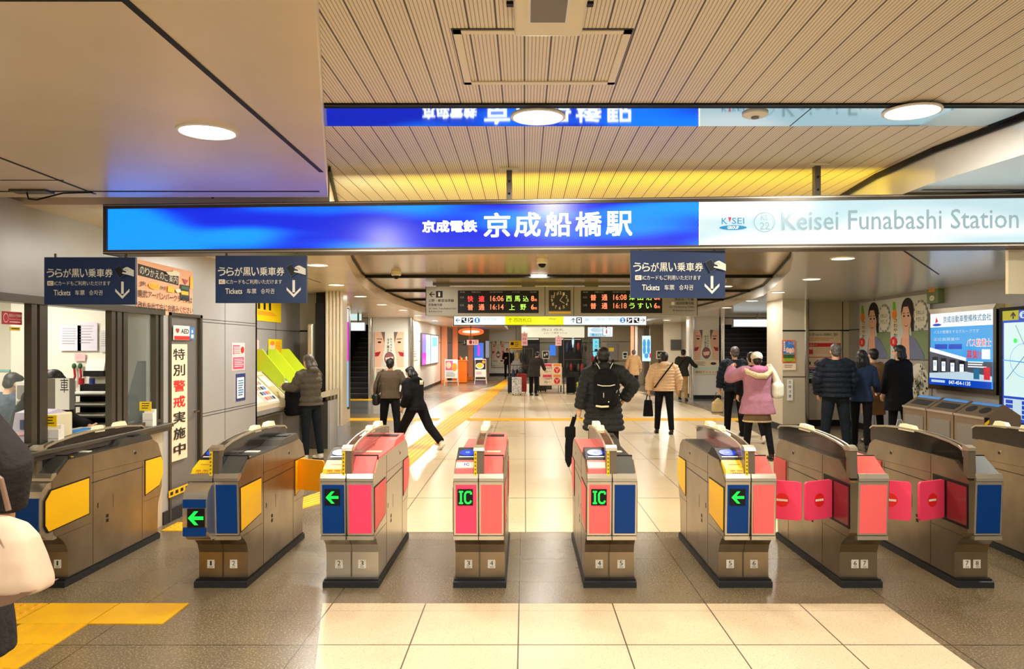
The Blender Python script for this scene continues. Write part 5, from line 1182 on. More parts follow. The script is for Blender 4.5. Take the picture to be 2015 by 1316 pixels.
# ---------------------------------------------------------------- notices, posters, fittings
def C_(n, c, r=.6): return mat(n, c, r)
p_cream = C_('cream_print_paper', (246, 226, 196)); p_peach = C_('peach_print_paper', (244, 184, 148)); p_gold = C_('golden_print', (240, 200, 30)); p_green = C_('green_print', (120, 200, 40)); p_dgreen = C_('dark_green_print', (40, 96, 60))
p_yel = C_('yellow_print_paper', (255, 220, 0)); p_pk = C_('pink_print', (255, 80, 120)); p_lpk = C_('light_pink_print', (255, 200, 205)); p_blue = C_('blue_print', (60, 130, 210)); p_dblue = C_('dark_blue_print', (30, 50, 120)); p_grey = C_('grey_print', (150, 148, 145)); p_face = C_('skin_tone_print', (242, 192, 160)); p_face2 = C_('light_skin_tone_print', (250, 214, 190)); p_hair = C_('dark_hair_print', (40, 30, 30)); p_or = C_('orange_print', (250, 150, 50)); p_leaf = C_('leaf_green_print', (130, 150, 110)); p_teal = C_('pale_teal_print', (200, 232, 214))
def poster(name, lab, c, m, draw, cat='poster', th=.004, grp=None, frame=None):
    """thin printed sheet on its own canvas"""
    pc = c.P((c.u0 + c.u1) / 2, c.v1, 0)
    g = empty(name, lab, cat, tuple(pc), grp)
    c.body(th, frame or m)
    for q in c.mb.v: q += c.N * (th + .001)
    c.mb.build('sheet', g); c.mb = MB(); c.A = c.A + c.N * (th + .001); c.k = 1
    if frame: c.rect(c.u0 + (c.u1 - c.u0) * .03, c.v0 + (c.v1 - c.v0) * .03, c.u1 - (c.u1 - c.u0) * .03, c.v1 - (c.v1 - c.v0) * .03, m)
    draw(c); c.mb.build('print', g); return g
def C100(c): c.u0, c.v0, c.u1, c.v1 = 0, 0, 100, 100; return c
def lines(c, x0, y0, x1, y1, n, m, fill=.5, jit=.3):
    h = (y1 - y0) / n
    for i in range(n): c.rect(x0, y0 + i * h, x1 - (x1 - x0) * random.random() * jit, y0 + i * h + h * fill, m)
def CF(X, Y0, Y1, zt, zb, side=1):  # sheet on a side wall in metres; side 1: left wall, -1: right wall
    return Canvas((X, Y0), (X, Y1), zt, zb, 0, 0, 100, 100)
# pink transfer notice, old and patched
def d(c):
    c.poly([(3, 8), (72, 14), (72, 36), (3, 30)], ink)
    for i, ch in enumerate('のりかえのご案内'): c.text(ch, 6 + i * 8, 12 + i * .8, 13 + i * 8, 27 + i * .8, offwhite)
    c.poly([(78, 20), (90, 21), (84, 32)], redd); c.rect(74, 33, 92, 66, ink); c.rect(76, 46, 90, 54, p_gold); c.rect(76, 36, 90, 42, p_dgreen); c.rect(93, 12, 99, 38, p_gold)
    c.text('JR', 4, 41, 15, 51, ink); c.disc(27, 46, 9, 6, p_gold); c.text('総武', 20, 42, 34, 50, p_or); c.text('快速', 37, 43, 47, 51, ink); c.rect(50, 41, 62, 53, p_gold); c.text('線', 62, 44, 68, 52, ink)
    c.text('東武アーバンパークラインは', 1, 57, 96, 71, ink, .008); c.text('改札を出て左にお進みください', 1, 79, 97, 93, ink, .008)
    c.poly([(46, 14), (58, 10), (60, 6), (70, 8), (73, 16), (62, 18), (52, 19)], offwhite); c.poly([(62, 46), (72, 43), (74, 50), (66, 52)], offwhite)
poster('transfer_notice', 'worn salmon pink notice with patched Japanese lettering high on the left wall', C100(CX(WX, 266, 509, 378, 614)), p_peach, d)
poster('green_strip', 'lime green strip under the leftmost navy ticket sign', CX(WX, 222, 601, 265, 612), p_green, lambda c: None, 'sign')
def d(c):
    for i, (ch, m) in enumerate(zip('特別警戒実施中', (ink, ink, red, red, ink, ink, ink))): c.text(ch, 14, 4 + i * 13.6, 84, 13.6 + i * 13.6, m, .014)
poster('wall_banner', 'tall cream vertical banner with black and red characters beside the grey door', CF(WX, 7.40, 7.76, 1.68, .56), p_cream, d, 'banner', th=.006)
def d(c):
    c.text('AED', 45, 22, 95, 55, ink, .03); c.rect(8, 15, 38, 60, offwhite); c.text('♥', 12, 20, 34, 55, redd); c.rect(4, 72, 98, 98, red)
poster('aed_sign', 'small white and red AED sign above the banner', CF(WX, 7.46, 7.82, 1.86, 1.72), paper, d, 'sign')
poster('aed_sign', 'small blue sign right of the red and white AED sign', CF(WX, 7.83, 7.93, 1.85, 1.73), p_blue, lambda c: (c.disc(50, 35, 18, 14, offwhite), c.rect(20, 60, 80, 90, p_teal)), 'sign')
c_ = CF(WX + .012, 7.34, 8.12, .30, .235)
def d(c):
    for i in range(7): c.rect(3 + i * 14, 25, 11 + i * 14, 75, ink)
poster('floor_edge_tape', 'yellow and black striped tape low on the grey door', c_, yellow, d, 'tape')
def d(c):
    c.rect(8, 8, 60, 42, p_pk); c.rect(8, 52, 92, 95, p_pk); lines(c, 14, 14, 86, 46, 5, offwhite); lines(c, 14, 58, 86, 90, 5, p_lpk); c.disc(78, 25, 12, 12, red)
poster('pink_poster', 'pink and red poster on the grey wall right of the banner', CF(WX, 8.95, 9.36, 1.70, 1.38), p_lpk, d)
def d(c):
    c.rect(0, 0, 100, 100, p_dblue); c.rect(14, 14, 86, 90, paper); lines(c, 24, 24, 78, 84, 7, p_blue)
poster('blue_poster', 'narrow navy framed poster below the pink and red poster', CF(WX, 9.06, 9.38, 1.34, 1.02), paper, d)
def d(c):
    c.rect(8, 12, 32, 70, ink); c.disc(20, 28, 7, 7, paper); c.rect(12, 40, 28, 60, p_grey)
    for x in (45, 58, 71): c.line([(x, 12), (x, 50)], 5, ink)
    lines(c, 42, 58, 92, 76, 3, p_or)
poster('yellow_poster', 'big yellow poster high in the ticket machine recess', CF(XM + .006, 11.15, 13.15, 2.42, 2.06), p_yel, d)
def d(c):
    c.disc(28, 40, 18, 26, p_face2); c.disc(28, 22, 16, 12, p_or); lines(c, 50, 14, 92, 80, 8, p_or); c.rect(10, 70, 44, 90, paper)
poster('yellow_poster', 'small yellow poster above the lime green divider of the ticket machines', CF(XM + .006, 12.5, 13.2, 1.78, 1.48), p_yel, d)
poster('pink_poster', 'narrow pink poster in the recess, left of the small yellow poster', CF(XM + .006, 11.5, 12.05, 1.76, 1.4), p_lpk, lambda c: (c.rect(15, 5, 85, 40, p_pk), c.rect(20, 50, 80, 90, p_pk), lines(c, 25, 12, 75, 35, 3, paper)))
# ticket machines
lime = mat('lime_green_divider', (205, 235, 40), .4)
def machine(y0, y1, lab, yb):
    g = empty('ticket_machine', lab, 'ticket machine', (-3.85, (y0 + y1) / 2, 0), 'ticket machines in the recess')
    mb = MB(); mb.prism([(-4.09, .72), (-3.56, .72), (-3.52, .78), (-3.52, .86), (-3.95, 1.28), (-4.09, 1.30)], y0, y1, mat('cream_machine_body', (226, 212, 186), .4), axis='y')
    mb.build('body', g)
    mb = MB(); mb.box(-4.09, -3.66, y0, y1, 0, .70, M_wall); mb.box(-3.665, -3.655, y0 + .03, y1 - .03, .06, .66, grey); mb.build('base_cabinet', g)
    def pt(u, v, k=.003): # u along Y, v up the slope
        a, b = Vector((-3.52, 0, .86)), Vector((-3.95, 0, 1.28)); n = Vector((.42, 0, .43)).normalized(); q = a.lerp(b, v) + n * k; return (q.x, y0 + (y1 - y0) * u, q.z)
    def R(mb, u0, v0, u1, v1, m, k=.003): mb.add([pt(u0, v0, k), pt(u1, v0, k), pt(u1, v1, k), pt(u0, v1, k)], [(0, 1, 2, 3)], m)
    mb = MB(); R(mb, .06, .1, .34, .95, paper); R(mb, .06, .55, .34, .92, p_yel, .005); R(mb, .42, .05, .72, .98, paper)
    for i in range(5):
        for j in range(4): R(mb, .44 + j * .065, .12 + i * .16, .49 + j * .065, .22 + i * .16, [p_pk, p_or, p_grey, ink, p_blue][(i * 3 + j) % 5], .005)
    R(mb, .76, .1, .96, .9, mat('machine_screen', (210, 190, 150), .2)); R(mb, .78, .5, .94, .85, p_teal, .006); mb.build('fare_panel', g)
    mb = MB(); mb.box(-3.524, -3.515, y0 + .12, y1 - .5, .74, .80, p_grey); mb.box(-3.55, -3.50, y0 + .1, y1 - .1, .715, .725, steel_dk); mb.build('coin_tray', g)
    return g
machine(10.15, 11.75, 'cream sloping ticket machine nearer the grey wall corner', 0); machine(11.80, 13.1, 'cream sloping ticket machine farther in the recess, behind the person in grey', 0)
for i, y in enumerate((11.77, 12.45, 13.12)):
    mb = MB(); mb.prism([(-4.08, 1.30), (-3.95, 1.29), (-3.58, .94), (-3.62, 1.22), (-3.95, 1.62), (-4.08, 1.62)], y, y + .03, lime, axis='y')
    mb.build('privacy_divider', base=(-3.8, y, 1.3), label='lime green privacy divider on the ticket machines, ' + ['nearest', 'middle one', 'farthest'][i], cat='divider', group='lime green dividers')
g = empty('counter', 'grey counter with sloped front at the end of the ticket recess', 'counter', (-3.38, 12.8, 0))
mb = MB(); mb.box(-3.50, -3.16, 12.7, 13.18, 0, .76, dkgrey); mb.box(-3.19, -3.155, 12.69, 13.18, 0, .78, M_wall); mb.build('cabinet', g); mb = MB(); mb.prism([(-3.50, .78), (-3.14, .86), (-3.14, .96), (-3.50, .86)], 12.68, 13.18, M_wallb, axis='y'); mb.build('worktop', g)
g = empty('display_case', 'upright chrome-edged display panel beside the fluted pillar', 'display case', (-3.5, 13.45, .95))
mb = MB(); mb.bbox(-3.66, -3.56, 13.18, 13.5, .98, 2.05, steel_lt, .03); mb.build('edge', g); mb = MB(); mb.box(-3.555, -3.40, 13.3, 13.5, .9, 2.4, black); mb.build('panel', g)

# office: things on the sill and inside
def holder(x, y, lab):
    g = empty('leaflet_holder', lab, 'leaflet holder', (x, y, .953), 'white holders on the sill')
    mb = MB(); mb.box(x - .045, x + .045, y - .035, y + .035, .953, 1.07, white); mb.box(x - .045, x + .045, y - .005, y + .035, 1.07, 1.10, white); mb.box(x - .046, x + .046, y - .036, y - .034, 1.005, 1.008, p_grey); mb.build('box', g)
    c = Canvas((x - .075, y - .03), (x + .03, y - .03), 1.17, 1.09, 0, 0, 100, 100); c.body(.004, yel_br); c.mb.build('yellow_tag', g); c.mb = MB(); c.k = 1; lines(c, 20, 15, 85, 90, 3, ink, .35); c.mb.build('print', g)
holder(WX + .02, 5.55, 'white leaflet box with yellow tag on the sill beside the left window post'); holder(WX + .03, 6.93, 'white leaflet box with yellow tag on the sill at the right window')
g = empty('card_terminal', 'cream and lilac ticket terminal on the office counter', 'terminal', (-3.62, 5.98, .95))
mb = MB(); mb.box(-3.95, WX - .16, 4.3, 7.1, .86, .94, cream); mb.build('office_worktop', base=(-3.7, 5.7, .86), label='pale worktop inside the office window', cat='counter')
mb = MB(); mb.box(-3.9, WX - .2, 4.4, 7.0, 0, .858, M_off2); mb.build('counter_cabinet', base=(-3.7, 5.7, 0), label='cream cabinet under the pale office worktop', cat='cabinet')
mb = MB(); mb.prism([(5.78, .942), (6.08, .942), (6.08, 1.15), (5.98, 1.18), (5.84, 1.16)], -3.80, -3.56, mat('lilac_grey_plastic', (196, 188, 214), .4)); mb.build('body', g)
mb = MB(); mb.box(-3.74, -3.64, 5.80, 5.83, 1.04, 1.11, p_dblue); mb.box(-3.79, -3.57, 5.785, 5.80, 1.0, 1.02, p_lpk); mb.bbox(-3.56, -3.51, 5.79, 6.08, .945, 1.15, cream, .01); mb.build('screen', g)
def flatthing(name, lab, cat, x0, x1, y0, y1, z, m, h=.006): mb = MB(); mb.bbox(x0, x1, y0, y1, z, z + h, m, min(h * .3, .002), 1); mb.build(name, base=((x0 + x1) / 2, (y0 + y1) / 2, z), label=lab, cat=cat)
flatthing('paper_sheet', 'loose white papers on the office worktop', 'paper', -3.72, -3.53, 6.12, 6.34, .942, paper); flatthing('folder', 'bright blue folder on the office worktop', 'folder', -3.80, -3.56, 6.40, 6.75, .942, C_('bright_blue_vinyl', (50, 150, 240), .3), .014)
c = CF(WX - .045, 5.08, 5.28, 1.885, 1.80)
def d(c): c.disc(18, 50, 13, 36, p_lpk); c.disc(18, 50, 11, 30, redd); c.text('防犯カメラ作動中', 34, 18, 97, 42, offwhite); c.text('Security Camera', 34, 52, 97, 66, p_lpk); c.rect(34, 76, 90, 84, p_lpk)
poster('window_sticker', 'dark red security camera sticker on the office glass', c, redd, d, 'sticker')
poster('window_sticker', 'tiny yellow sticker under the red sticker on the office glass', CF(WX - .045, 5.16, 5.26, 1.785, 1.76), p_gold, lambda c: c.rect(10, 30, 90, 60, ink), 'sticker')
poster('speech_vent', 'oval speaking hole outline in the office glass at the left edge', CF(WX - .046, 4.0, 4.02, 1.3, 1.28), grey, lambda c: None, 'vent')
# inner office partition with papers, seen through the window
mb = MB(); mb.box(-5.25, -4.2, 8.0, 8.04, 0, 2.3, M_off); mb.build('office_partition', base=(-4.8, 8.02, .1), label='white partition board inside the office carrying pinned papers', cat='partition')
OY = 7.98
def osheet(x0, z1, x1, z0, lab, m=paper, name='pinned_paper', rot=0, dr=None, cat='paper'):
    c = Canvas((x0, OY), (x1, OY), z1, z0, 0, 0, 100, 100); return poster(name, lab, c, m, dr or (lambda c: lines(c, 12, 12, 88, 80, 7, p_grey, .15)), cat, grp='papers pinned inside the office')
p_lil = C_('lilac_white_paper', (226, 220, 238))
def OX(p): return px(p, OY)
def OZ(q): return pz(q, OY)
osheet(OX(118), OZ(640), OX(160), OZ(690), 'tilted white papers clipped on the office partition', p_lil)
osheet(OX(153), OZ(634), OX(192), OZ(690), 'large white sheet under a yellow clip on the office partition', p_lil)
osheet(OX(147), OZ(695), OX(168), OZ(710), 'small pink edged note on the office partition', p_lpk)
osheet(OX(197), OZ(650), OX(219), OZ(692), 'grey lined sheet beside the right end of the partition', C_('pale_grey_print', (214, 214, 214)))
g = empty('wall_tray', 'black wall tray holding pale papers on the office partition', 'tray', (OX(192), OY - .05, OZ(740)))
mb = MB(); mb.box(OX(172), OX(211), OY - .08, OY, OZ(740), OZ(729), black); mb.build('tray', g); mb = MB(); mb.prism([(OY - .06, OZ(732)), (OY - .01, OZ(732)), (OY - .005, OZ(706)), (OY - .02, OZ(706))], OX(174), OX(210), paper); mb.build('papers', g)
for i, (x, m) in enumerate(((148, p_dgreen), (160, p_dgreen))):
    mb = MB(); mb.ell((OX(x), OY - .02, OZ(720)), (.022, .02, .03), m); mb.strip([(OX(x), OY - .02, OZ(724)), (OX(x) + .01, OY - .02, OZ(740)), (OX(x) - .01, OY - .02, OZ(752))], .012, redd, 6); mb.build('hanging_stamp', base=(OX(x), OY, OZ(740)), label=['green and red stamp on a cord, left one', 'green and red stamp on a cord, right one'][i], cat='stamp')
g = empty('drawer_cabinet', 'white desktop drawer cabinet with five drawers inside the office', 'drawer cabinet', (-4.52, 7.35, .6))
mb = MB(); mb.box(-4.68, -4.30, 7.2, 7.5, .55, 1.33, M_off); mb.build('body', g)
for k in range(5): mb = MB(); mb.box(-4.66, -4.32, 7.185, 7.2, .60 + k * .145, .72 + k * .145, p_grey); mb.box(-4.54, -4.44, 7.17, 7.186, .65 + k * .145, .68 + k * .145, paper); mb.build('drawer', g)
g = empty('tray_tower', 'black stacked document trays right of the white drawer cabinet', 'letter trays', (-4.05, 7.4, .6))
mb = MB(); mb.box(-4.26, -3.86, 7.5, 7.52, .55, 1.30, black); mb.build('back_panel', g)
for k in range(7): mb = MB(); mb.box(-4.26, -3.86, 7.2, 7.5, .60 + k * .10, .615 + k * .10, dkgrey); mb.box(-4.24, -3.88, 7.22, 7.48, .616 + k * .1, .63 + k * .1, paper); mb.build('tray', g)
g = empty('cupboard', 'grey desk unit under the trays inside the office', 'desk', (-4.3, 7.4, 0)); mb = MB(); mb.box(-4.75, -3.82, 7.16, 7.56, 0, .55, M_off2); mb.build('carcass', g); mb = MB(); mb.box(-4.74, -4.30, 7.15, 7.16, .05, .5, cream); mb.build('door', g); mb = MB(); mb.box(-4.28, -3.84, 7.15, 7.16, .05, .5, cream); mb.build('door', g)
for i, (x, m) in enumerate(((-4.60, p_blue), (-4.53, p_lpk), (-4.46, redd), (-4.15, redd), (-4.05, p_dblue))):
    mb = MB(); mb.cyl(x, 7.33, 1.331 if i < 3 else 1.301, 1.44 if i < 3 else 1.36, .025, m, 12); mb.build('desk_cup', base=(x, 7.33, 1.33), label=['blue cup on the white drawer cabinet', 'pink cup on the white drawer cabinet', 'red cup on the white drawer cabinet', 'small red tape roll on the black trays', 'small dark blue tape roll on the black trays'][i], cat='cup', smooth=40)
g = empty('monitor', 'black computer monitor seen through the right office pane', 'monitor', (-3.65, 7.6, .79))
mb = MB(); mb.prism([(-3.76, .98), (-3.71, .95), (-3.56, 1.50), (-3.61, 1.52)], 7.3, 7.75, black, axis='y'); mb.build('housing', g); mb = MB(); mb.box(-3.72, -3.66, 7.45, 7.6, .80, .98, dkgrey); mb.box(-3.76, -3.56, 7.4, 7.7, .79, .80, dkgrey); mb.build('stand', g)
mb = MB(); mb.box(-3.80, -3.52, 7.25, 7.95, .0, .785, cream); mb.build('side_desk', base=(-3.8, 7.6, 0), label='cream desk carrying the monitor in the office', cat='desk')
g = empty('sign_box', 'grey and white box sign with a large black character inside the office', 'sign', (-3.85, 6.5, .95))
c = Canvas((-3.96, 6.5), (-3.78, 6.5), 1.39, 1.13, 0, 0, 100, 100); c.body(.08, grey); c.mb.build('box', g); c.mb = MB(); c.k = 1; c.rect(35, 0, 100, 100, paper); c.text('車', 58, 0, 96, 45, ink); c.mb.build('front', g)
g = empty('white_cabinet', 'tall white fridge-like unit with a dark panel behind the leftmost office glass', 'cabinet', (-5.5, 8.1, 0))
mb = MB(); mb.box(-6.1, -5.30, 8.05, 8.3, 0, 1.40, M_off); mb.box(-6.11, -5.29, 8.04, 8.06, 1.40, 1.42, C_('teal_edge', (120, 190, 190))); mb.build('body', g); mb = MB(); mb.box(-5.60, -5.42, 8.04, 8.05, .3, 1.1, dkgrey); mb.build('panel', g)

# right side: bag rules notice, small posters
def d(c):
    c.text('車内に持ち込めない危険物のご案内', 8, 4, 92, 9.5, ink, .008); lines(c, 8, 13, 92, 20, 2, p_or, .4)
    c.rect(0, 23, 100, 71, red); c.text('持ち込み ×', 6, 24.2, 36, 28.8, offwhite, .01); c.rect(3, 30, 97, 49, p_cream); c.rect(3, 50.5, 97, 69, p_cream)
    c.rect(12, 35, 26, 44, red); lines(c, 34, 33, 90, 45, 4, p_or, .25); c.poly([(28, 60), (40, 54), (42, 60), (31, 66)], mat('brown_print', (130, 70, 50), .6)); c.rect(12, 58, 20, 64, p_hair); lines(c, 55, 54, 92, 66, 3, p_or, .25)
    c.rect(0, 72, 100, 98, p_dblue); c.text('持ち込み ○', 6, 73.5, 42, 78, offwhite, .01); c.rect(4, 80, 96, 90, p_teal); lines(c, 8, 82, 90, 89, 2, ink, .3); c.rect(0, 91, 100, 99, ink)
poster('rules_notice', 'tall cream, red and navy notice of forbidden items on the right end wall', C100(CY(16.39, 1580, 651, 1654, 755)), p_cream, d); 
P_ = [o for o in bpy.data.objects if o.name.startswith('print')][-1]
def d(c):
    c.rect(2, 2, 98, 98, p_or); c.rect(6, 5, 94, 62, p_blue); c.disc(40, 45, 14, 12, p_face); c.disc(62, 48, 13, 12, p_face2); c.disc(80, 46, 10, 12, p_face)
    for i in range(5): c.disc(16, 10 + i * 9, 7, 4, paper)
    c.rect(6, 64, 94, 80, p_dgreen); c.rect(10, 82, 90, 94, p_green); c.ring(50, 50, 49, 49, 2, red); c.text('つくば', 44, 8, 92, 20, offwhite)
poster('travel_poster', 'small red framed colourful travel poster on the right beige pillar', C100(CY(15.388, 1539, 669, 1565, 713)), red, d)
poster('small_notice', 'small cream notice under the travel poster', CY(15.388, 1539, 715, 1566, 728), p_cream, lambda c: lines(c, 1543, 718, 1562, 725, 2, ink, .3), 'notice')
poster('vertical_notice', 'small white vertical notice low on the right beige pillar', CY(15.388, 1549, 746, 1560, 788), paper, lambda c: [c.text(t, 1551.5, 749 + i * 9, 1557, 755 + i * 9, ink) for i, t in enumerate('危険注意')], 'notice')

# beverage poster pair on the right wall
def girl(c, x, w):
    """one half of the poster, x = left edge, w = width (units 0..100 of the whole)"""
    X_ = lambda v: x + v * w
    c.rect(X_(0), 0, X_(1), 100, C_('pale_sky_print', (214, 220, 216))); c.rect(X_(.55), 55, X_(1), 100, p_leaf)
    c.poly([(X_(.02), 60), (X_(.02), 25), (X_(.08), 15), (X_(.18), 18), (X_(.22), 60)], C_('bottle_print', (232, 222, 190))); c.poly([(X_(.06), 20), (X_(.07), 6), (X_(.13), 6), (X_(.16), 20)], p_green); c.disc(X_(.11), 27, w * .07, 8, p_or); 
    for i, ch in enumerate('さわやか'): c.text(ch, X_(.09), 34 + i * 8, X_(.19), 40 + i * 8, ink)
    c.poly([(X_(.25), 100), (X_(.30), 66), (X_(.48), 60), (X_(.66), 68), (X_(.85), 90), (X_(.88), 100)], C_('blue_grey_clothes_print', (120, 128, 160)))
    c.poly([(X_(.28), 100), (X_(.32), 62), (X_(.50), 62), (X_(.52), 100)], C_('arm_print', (240, 178, 146)))
    c.disc(X_(.46), 22, w * .16, 20, p_hair); c.poly([(X_(.5), 12), (X_(.62), 24), (X_(.62), 56), (X_(.56), 56)], p_hair)
    c.disc(X_(.43), 33, w * .13, 23, p_face); c.poly([(X_(.36), 48), (X_(.50), 48), (X_(.51), 66), (X_(.36), 66)], p_face)
    c.poly([(X_(.30), 22), (X_(.36), 8), (X_(.52), 8), (X_(.58), 24), (X_(.56), 34), (X_(.48), 16), (X_(.36), 16), (X_(.31), 30)], p_hair)
    for q in (.38, .49): c.disc(X_(q), 31, w * .022, 1.6, ink); c.line([(X_(q - .03), 26.5), (X_(q + .03), 26)], 1.0, p_hair)
    c.disc(X_(.435), 44, w * .05, 3.8, redd, a0=180, a1=360); c.disc(X_(.435), 44.4, w * .042, 2, paper, a0=180, a1=360)
    c.disc(X_(.10), 72, w * .09, 8, red); c.text('新', X_(.07), 68, X_(.13), 76, offwhite)
    c.disc(X_(.80), 32, w * .16, 22, offwhite)
    for i in range(14): a = i * PI / 7; c.disc(X_(.80) + math.cos(a) * w * .16, 32 + math.sin(a) * 22, w * .018, 2.4, p_grey, 8)
    c.text('うれしい', X_(.70), 24, X_(.90), 31, p_dgreen); c.text('やさしさ', X_(.70), 34, X_(.90), 41, p_dgreen)
c = Canvas((RX - .008, 15.85), (RX - .008, 13.05), 2.545, 1.44, 0, 0, 100, 100)
poster('drink_poster', 'wide poster showing two smiling portraits and bottles on the right wall', c, paper, lambda c: (girl(c, 0, 50), girl(c, 50, 50)))
c = Canvas((RX - .008, 14.0), (RX - .008, 13.05), 1.42, .5, 0, 0, 100, 100)
def d(c):
    c.disc(55, 45, 38, 40, offwhite)
    for i in range(60): a, r_ = random.random() * 6.28, random.random(); c.disc(55 + 36 * r_ * math.cos(a), 45 + 38 * r_ * math.sin(a), 2.2, 2.6, [p_leaf, p_hair, p_grey][i % 3], 6)
    c.text('うれしい', 30, 30, 80, 46, p_hair)
poster('leaf_poster', 'grey poster with a leafy round emblem below the portrait poster', c, C_('grey_poster_paper', (176, 172, 160)), d)
# illuminated advert box
e_adw = emat('advert_white', (244, 250, 252), 1.15); e_adb = emat('advert_sky_blue', (60, 168, 240), 1.0); e_add = emat('advert_deep_blue', (0, 70, 200), 1.0); e_adg = emat('advert_grey', (90, 96, 110), .7); e_adk = emat('advert_dark', (24, 26, 34), .6); e_adr = emat('advert_red', (220, 40, 60), 1.0); e_adt = emat('advert_teal_text', (40, 120, 160), .9); e_adp = emat('advert_pale', (200, 226, 240), 1.0)
g = empty('advert_lightbox', 'chrome-framed lit advert showing a bus depot under blue sky on the right wall', 'lightbox advert', (RX - .06, 12, .96))
c = Canvas((RX - .12, 12.95), (RX - .12, 11.08), 2.27, .97, 0, 0, 100, 100); c.body(.118, chrome, over=0); c.mb.build('case', g)
c.mb = MB(); c.k = 1; c.poly([(0, 0), (4, 6), (4, 94), (0, 100)], steel_dk); c.poly([(100, 0), (96, 6), (96, 94), (100, 100)], steel_dk); c.poly([(0, 0), (100, 0), (96, 6), (4, 6)], steel_lt); c.poly([(0, 100), (4, 94), (96, 94), (100, 100)], steel_dk); c.mb.build('frame', g)
c.mb = MB(); c.k = 2; c.rect(4, 6, 96, 94, e_adb); c.mb.build('lit_face', g); c.mb = MB(); c.k = 3
c.rect(4, 6, 96, 23, e_adw); c.poly([(12, 18), (14, 10), (17, 16)], e_adr); c.disc(15, 20, 7, 1.6, e_add)
c.text('京成自動車整備株式会社', 25, 10, 94, 18, e_adt, .008)
c.text('バスの整備をするグループです', 10, 27, 78, 31, e_adp); c.text('正社員募集中', 10, 36, 50, 40, e_adp); c.rect(12, 44, 32, 50, e_add); c.rect(34, 44, 54, 50, e_add)
c.poly([(4, 48), (60, 60), (60, 64), (4, 53)], e_adw); c.poly([(4, 53), (60, 64), (96, 64), (96, 86), (4, 84)], e_adg)
for i in range(4): c.rect(8 + i * 14, 60 + i * 1.2, 17 + i * 14, 79, e_adk); c.rect(9.5 + i * 14, 64 + i * 1.2, 15.5 + i * 14, 77, e_adw); c.rect(10.5 + i * 14, 66 + i * 1.2, 14.5 + i * 14, 71, e_adp)
c.poly([(4, 80), (60, 76), (96, 80), (96, 86), (4, 86)], e_adp)
c.text('バス整備士', 62, 38, 95, 47, e_adw, .03); c.text('バス整備士', 62.5, 38.5, 94.5, 46.5, e_adr, .004); c.text('募集!!', 62, 51, 82, 61, e_adr, .01); c.rect(83, 50, 94, 61, e_adw); lines(c, 64, 64, 90, 72, 3, e_adw)
c.rect(72, 72, 80, 84, e_adt); c.rect(86, 70, 94, 84, e_adr); c.rect(4, 86, 96, 94, e_add); c.text('047-454-1135', 36, 87.5, 68, 92, e_adw, .02); c.rect(8, 88, 30, 91, e_adp)
c.mb.build('print', g)
g = empty('map_board', 'tall lit area map board cut off by the right picture edge', 'map board', (RX - .08, 10, .55))
c = Canvas((RX - .14, 10.98), (RX - .14, 9.0), 2.2, .55, 0, 0, 100, 100); c.body(.12, black); c.mb.build('case', g); c.mb = MB(); c.k = 1
e_map = emat('map_lit', (214, 242, 240), 1.1)
c.rect(4, 3, 98, 95, e_add); c.mb.build('lit_face', g); c.mb = MB(); c.k = 2; c.rect(4, 3, 22, 11, e_yel if False else emat('map_yellow_lit', (200, 190, 20), .8)); c.arrow(16, 7, 6, 1.5, e_adk, 90, .45); c.disc(27, 7, 4, 3, e_adp); c.text('i', 26, 5, 28, 9, e_add); c.rect(32, 5, 96, 10, e_adb)
c.rect(6, 13, 97, 74, e_map); c.rect(6, 76, 97, 92, e_adp)
for i in range(5):
    for j in range(4): c.rect(8 + i * 18, 77 + j * 3.8, 16 + i * 18, 80 + j * 3.8, e_add)
c.line([(10, 60), (30, 40), (60, 44), (95, 20)], .6, e_adt); c.line([(20, 15), (40, 50), (45, 74)], .5, e_adt); c.line([(6, 44), (97, 50)], .8, e_adb); c.ring(30, 44, 16, 14, .4, e_adb); c.disc(20, 28, 2, 2, led_gg); c.disc(50, 60, 3, 2, e_adb)
c.mb.build('map_print', g)
g = empty('alarm_box', 'green emergency button box with an orange light high on the right wall', 'alarm box', (RX - .06, 13, 2.36))
mgn = mat('sage_green_box', (120, 140, 100), .5)
c = Canvas((RX - .1, 13.03), (RX - .1, 12.68), 2.70, 2.37, 0, 0, 100, 100); c.body(.098, mgn); c.mb.build('case', g); c.mb = MB(); c.k = 1; c.rect(18, 14, 72, 42, p_or); c.mb.build('orange_button', g); c.mb = MB(); c.disc(46, 74, 22, 14, offwhite); c.text('SOS', 34, 70, 58, 78, mgn); c.mb.build('emblem', g)

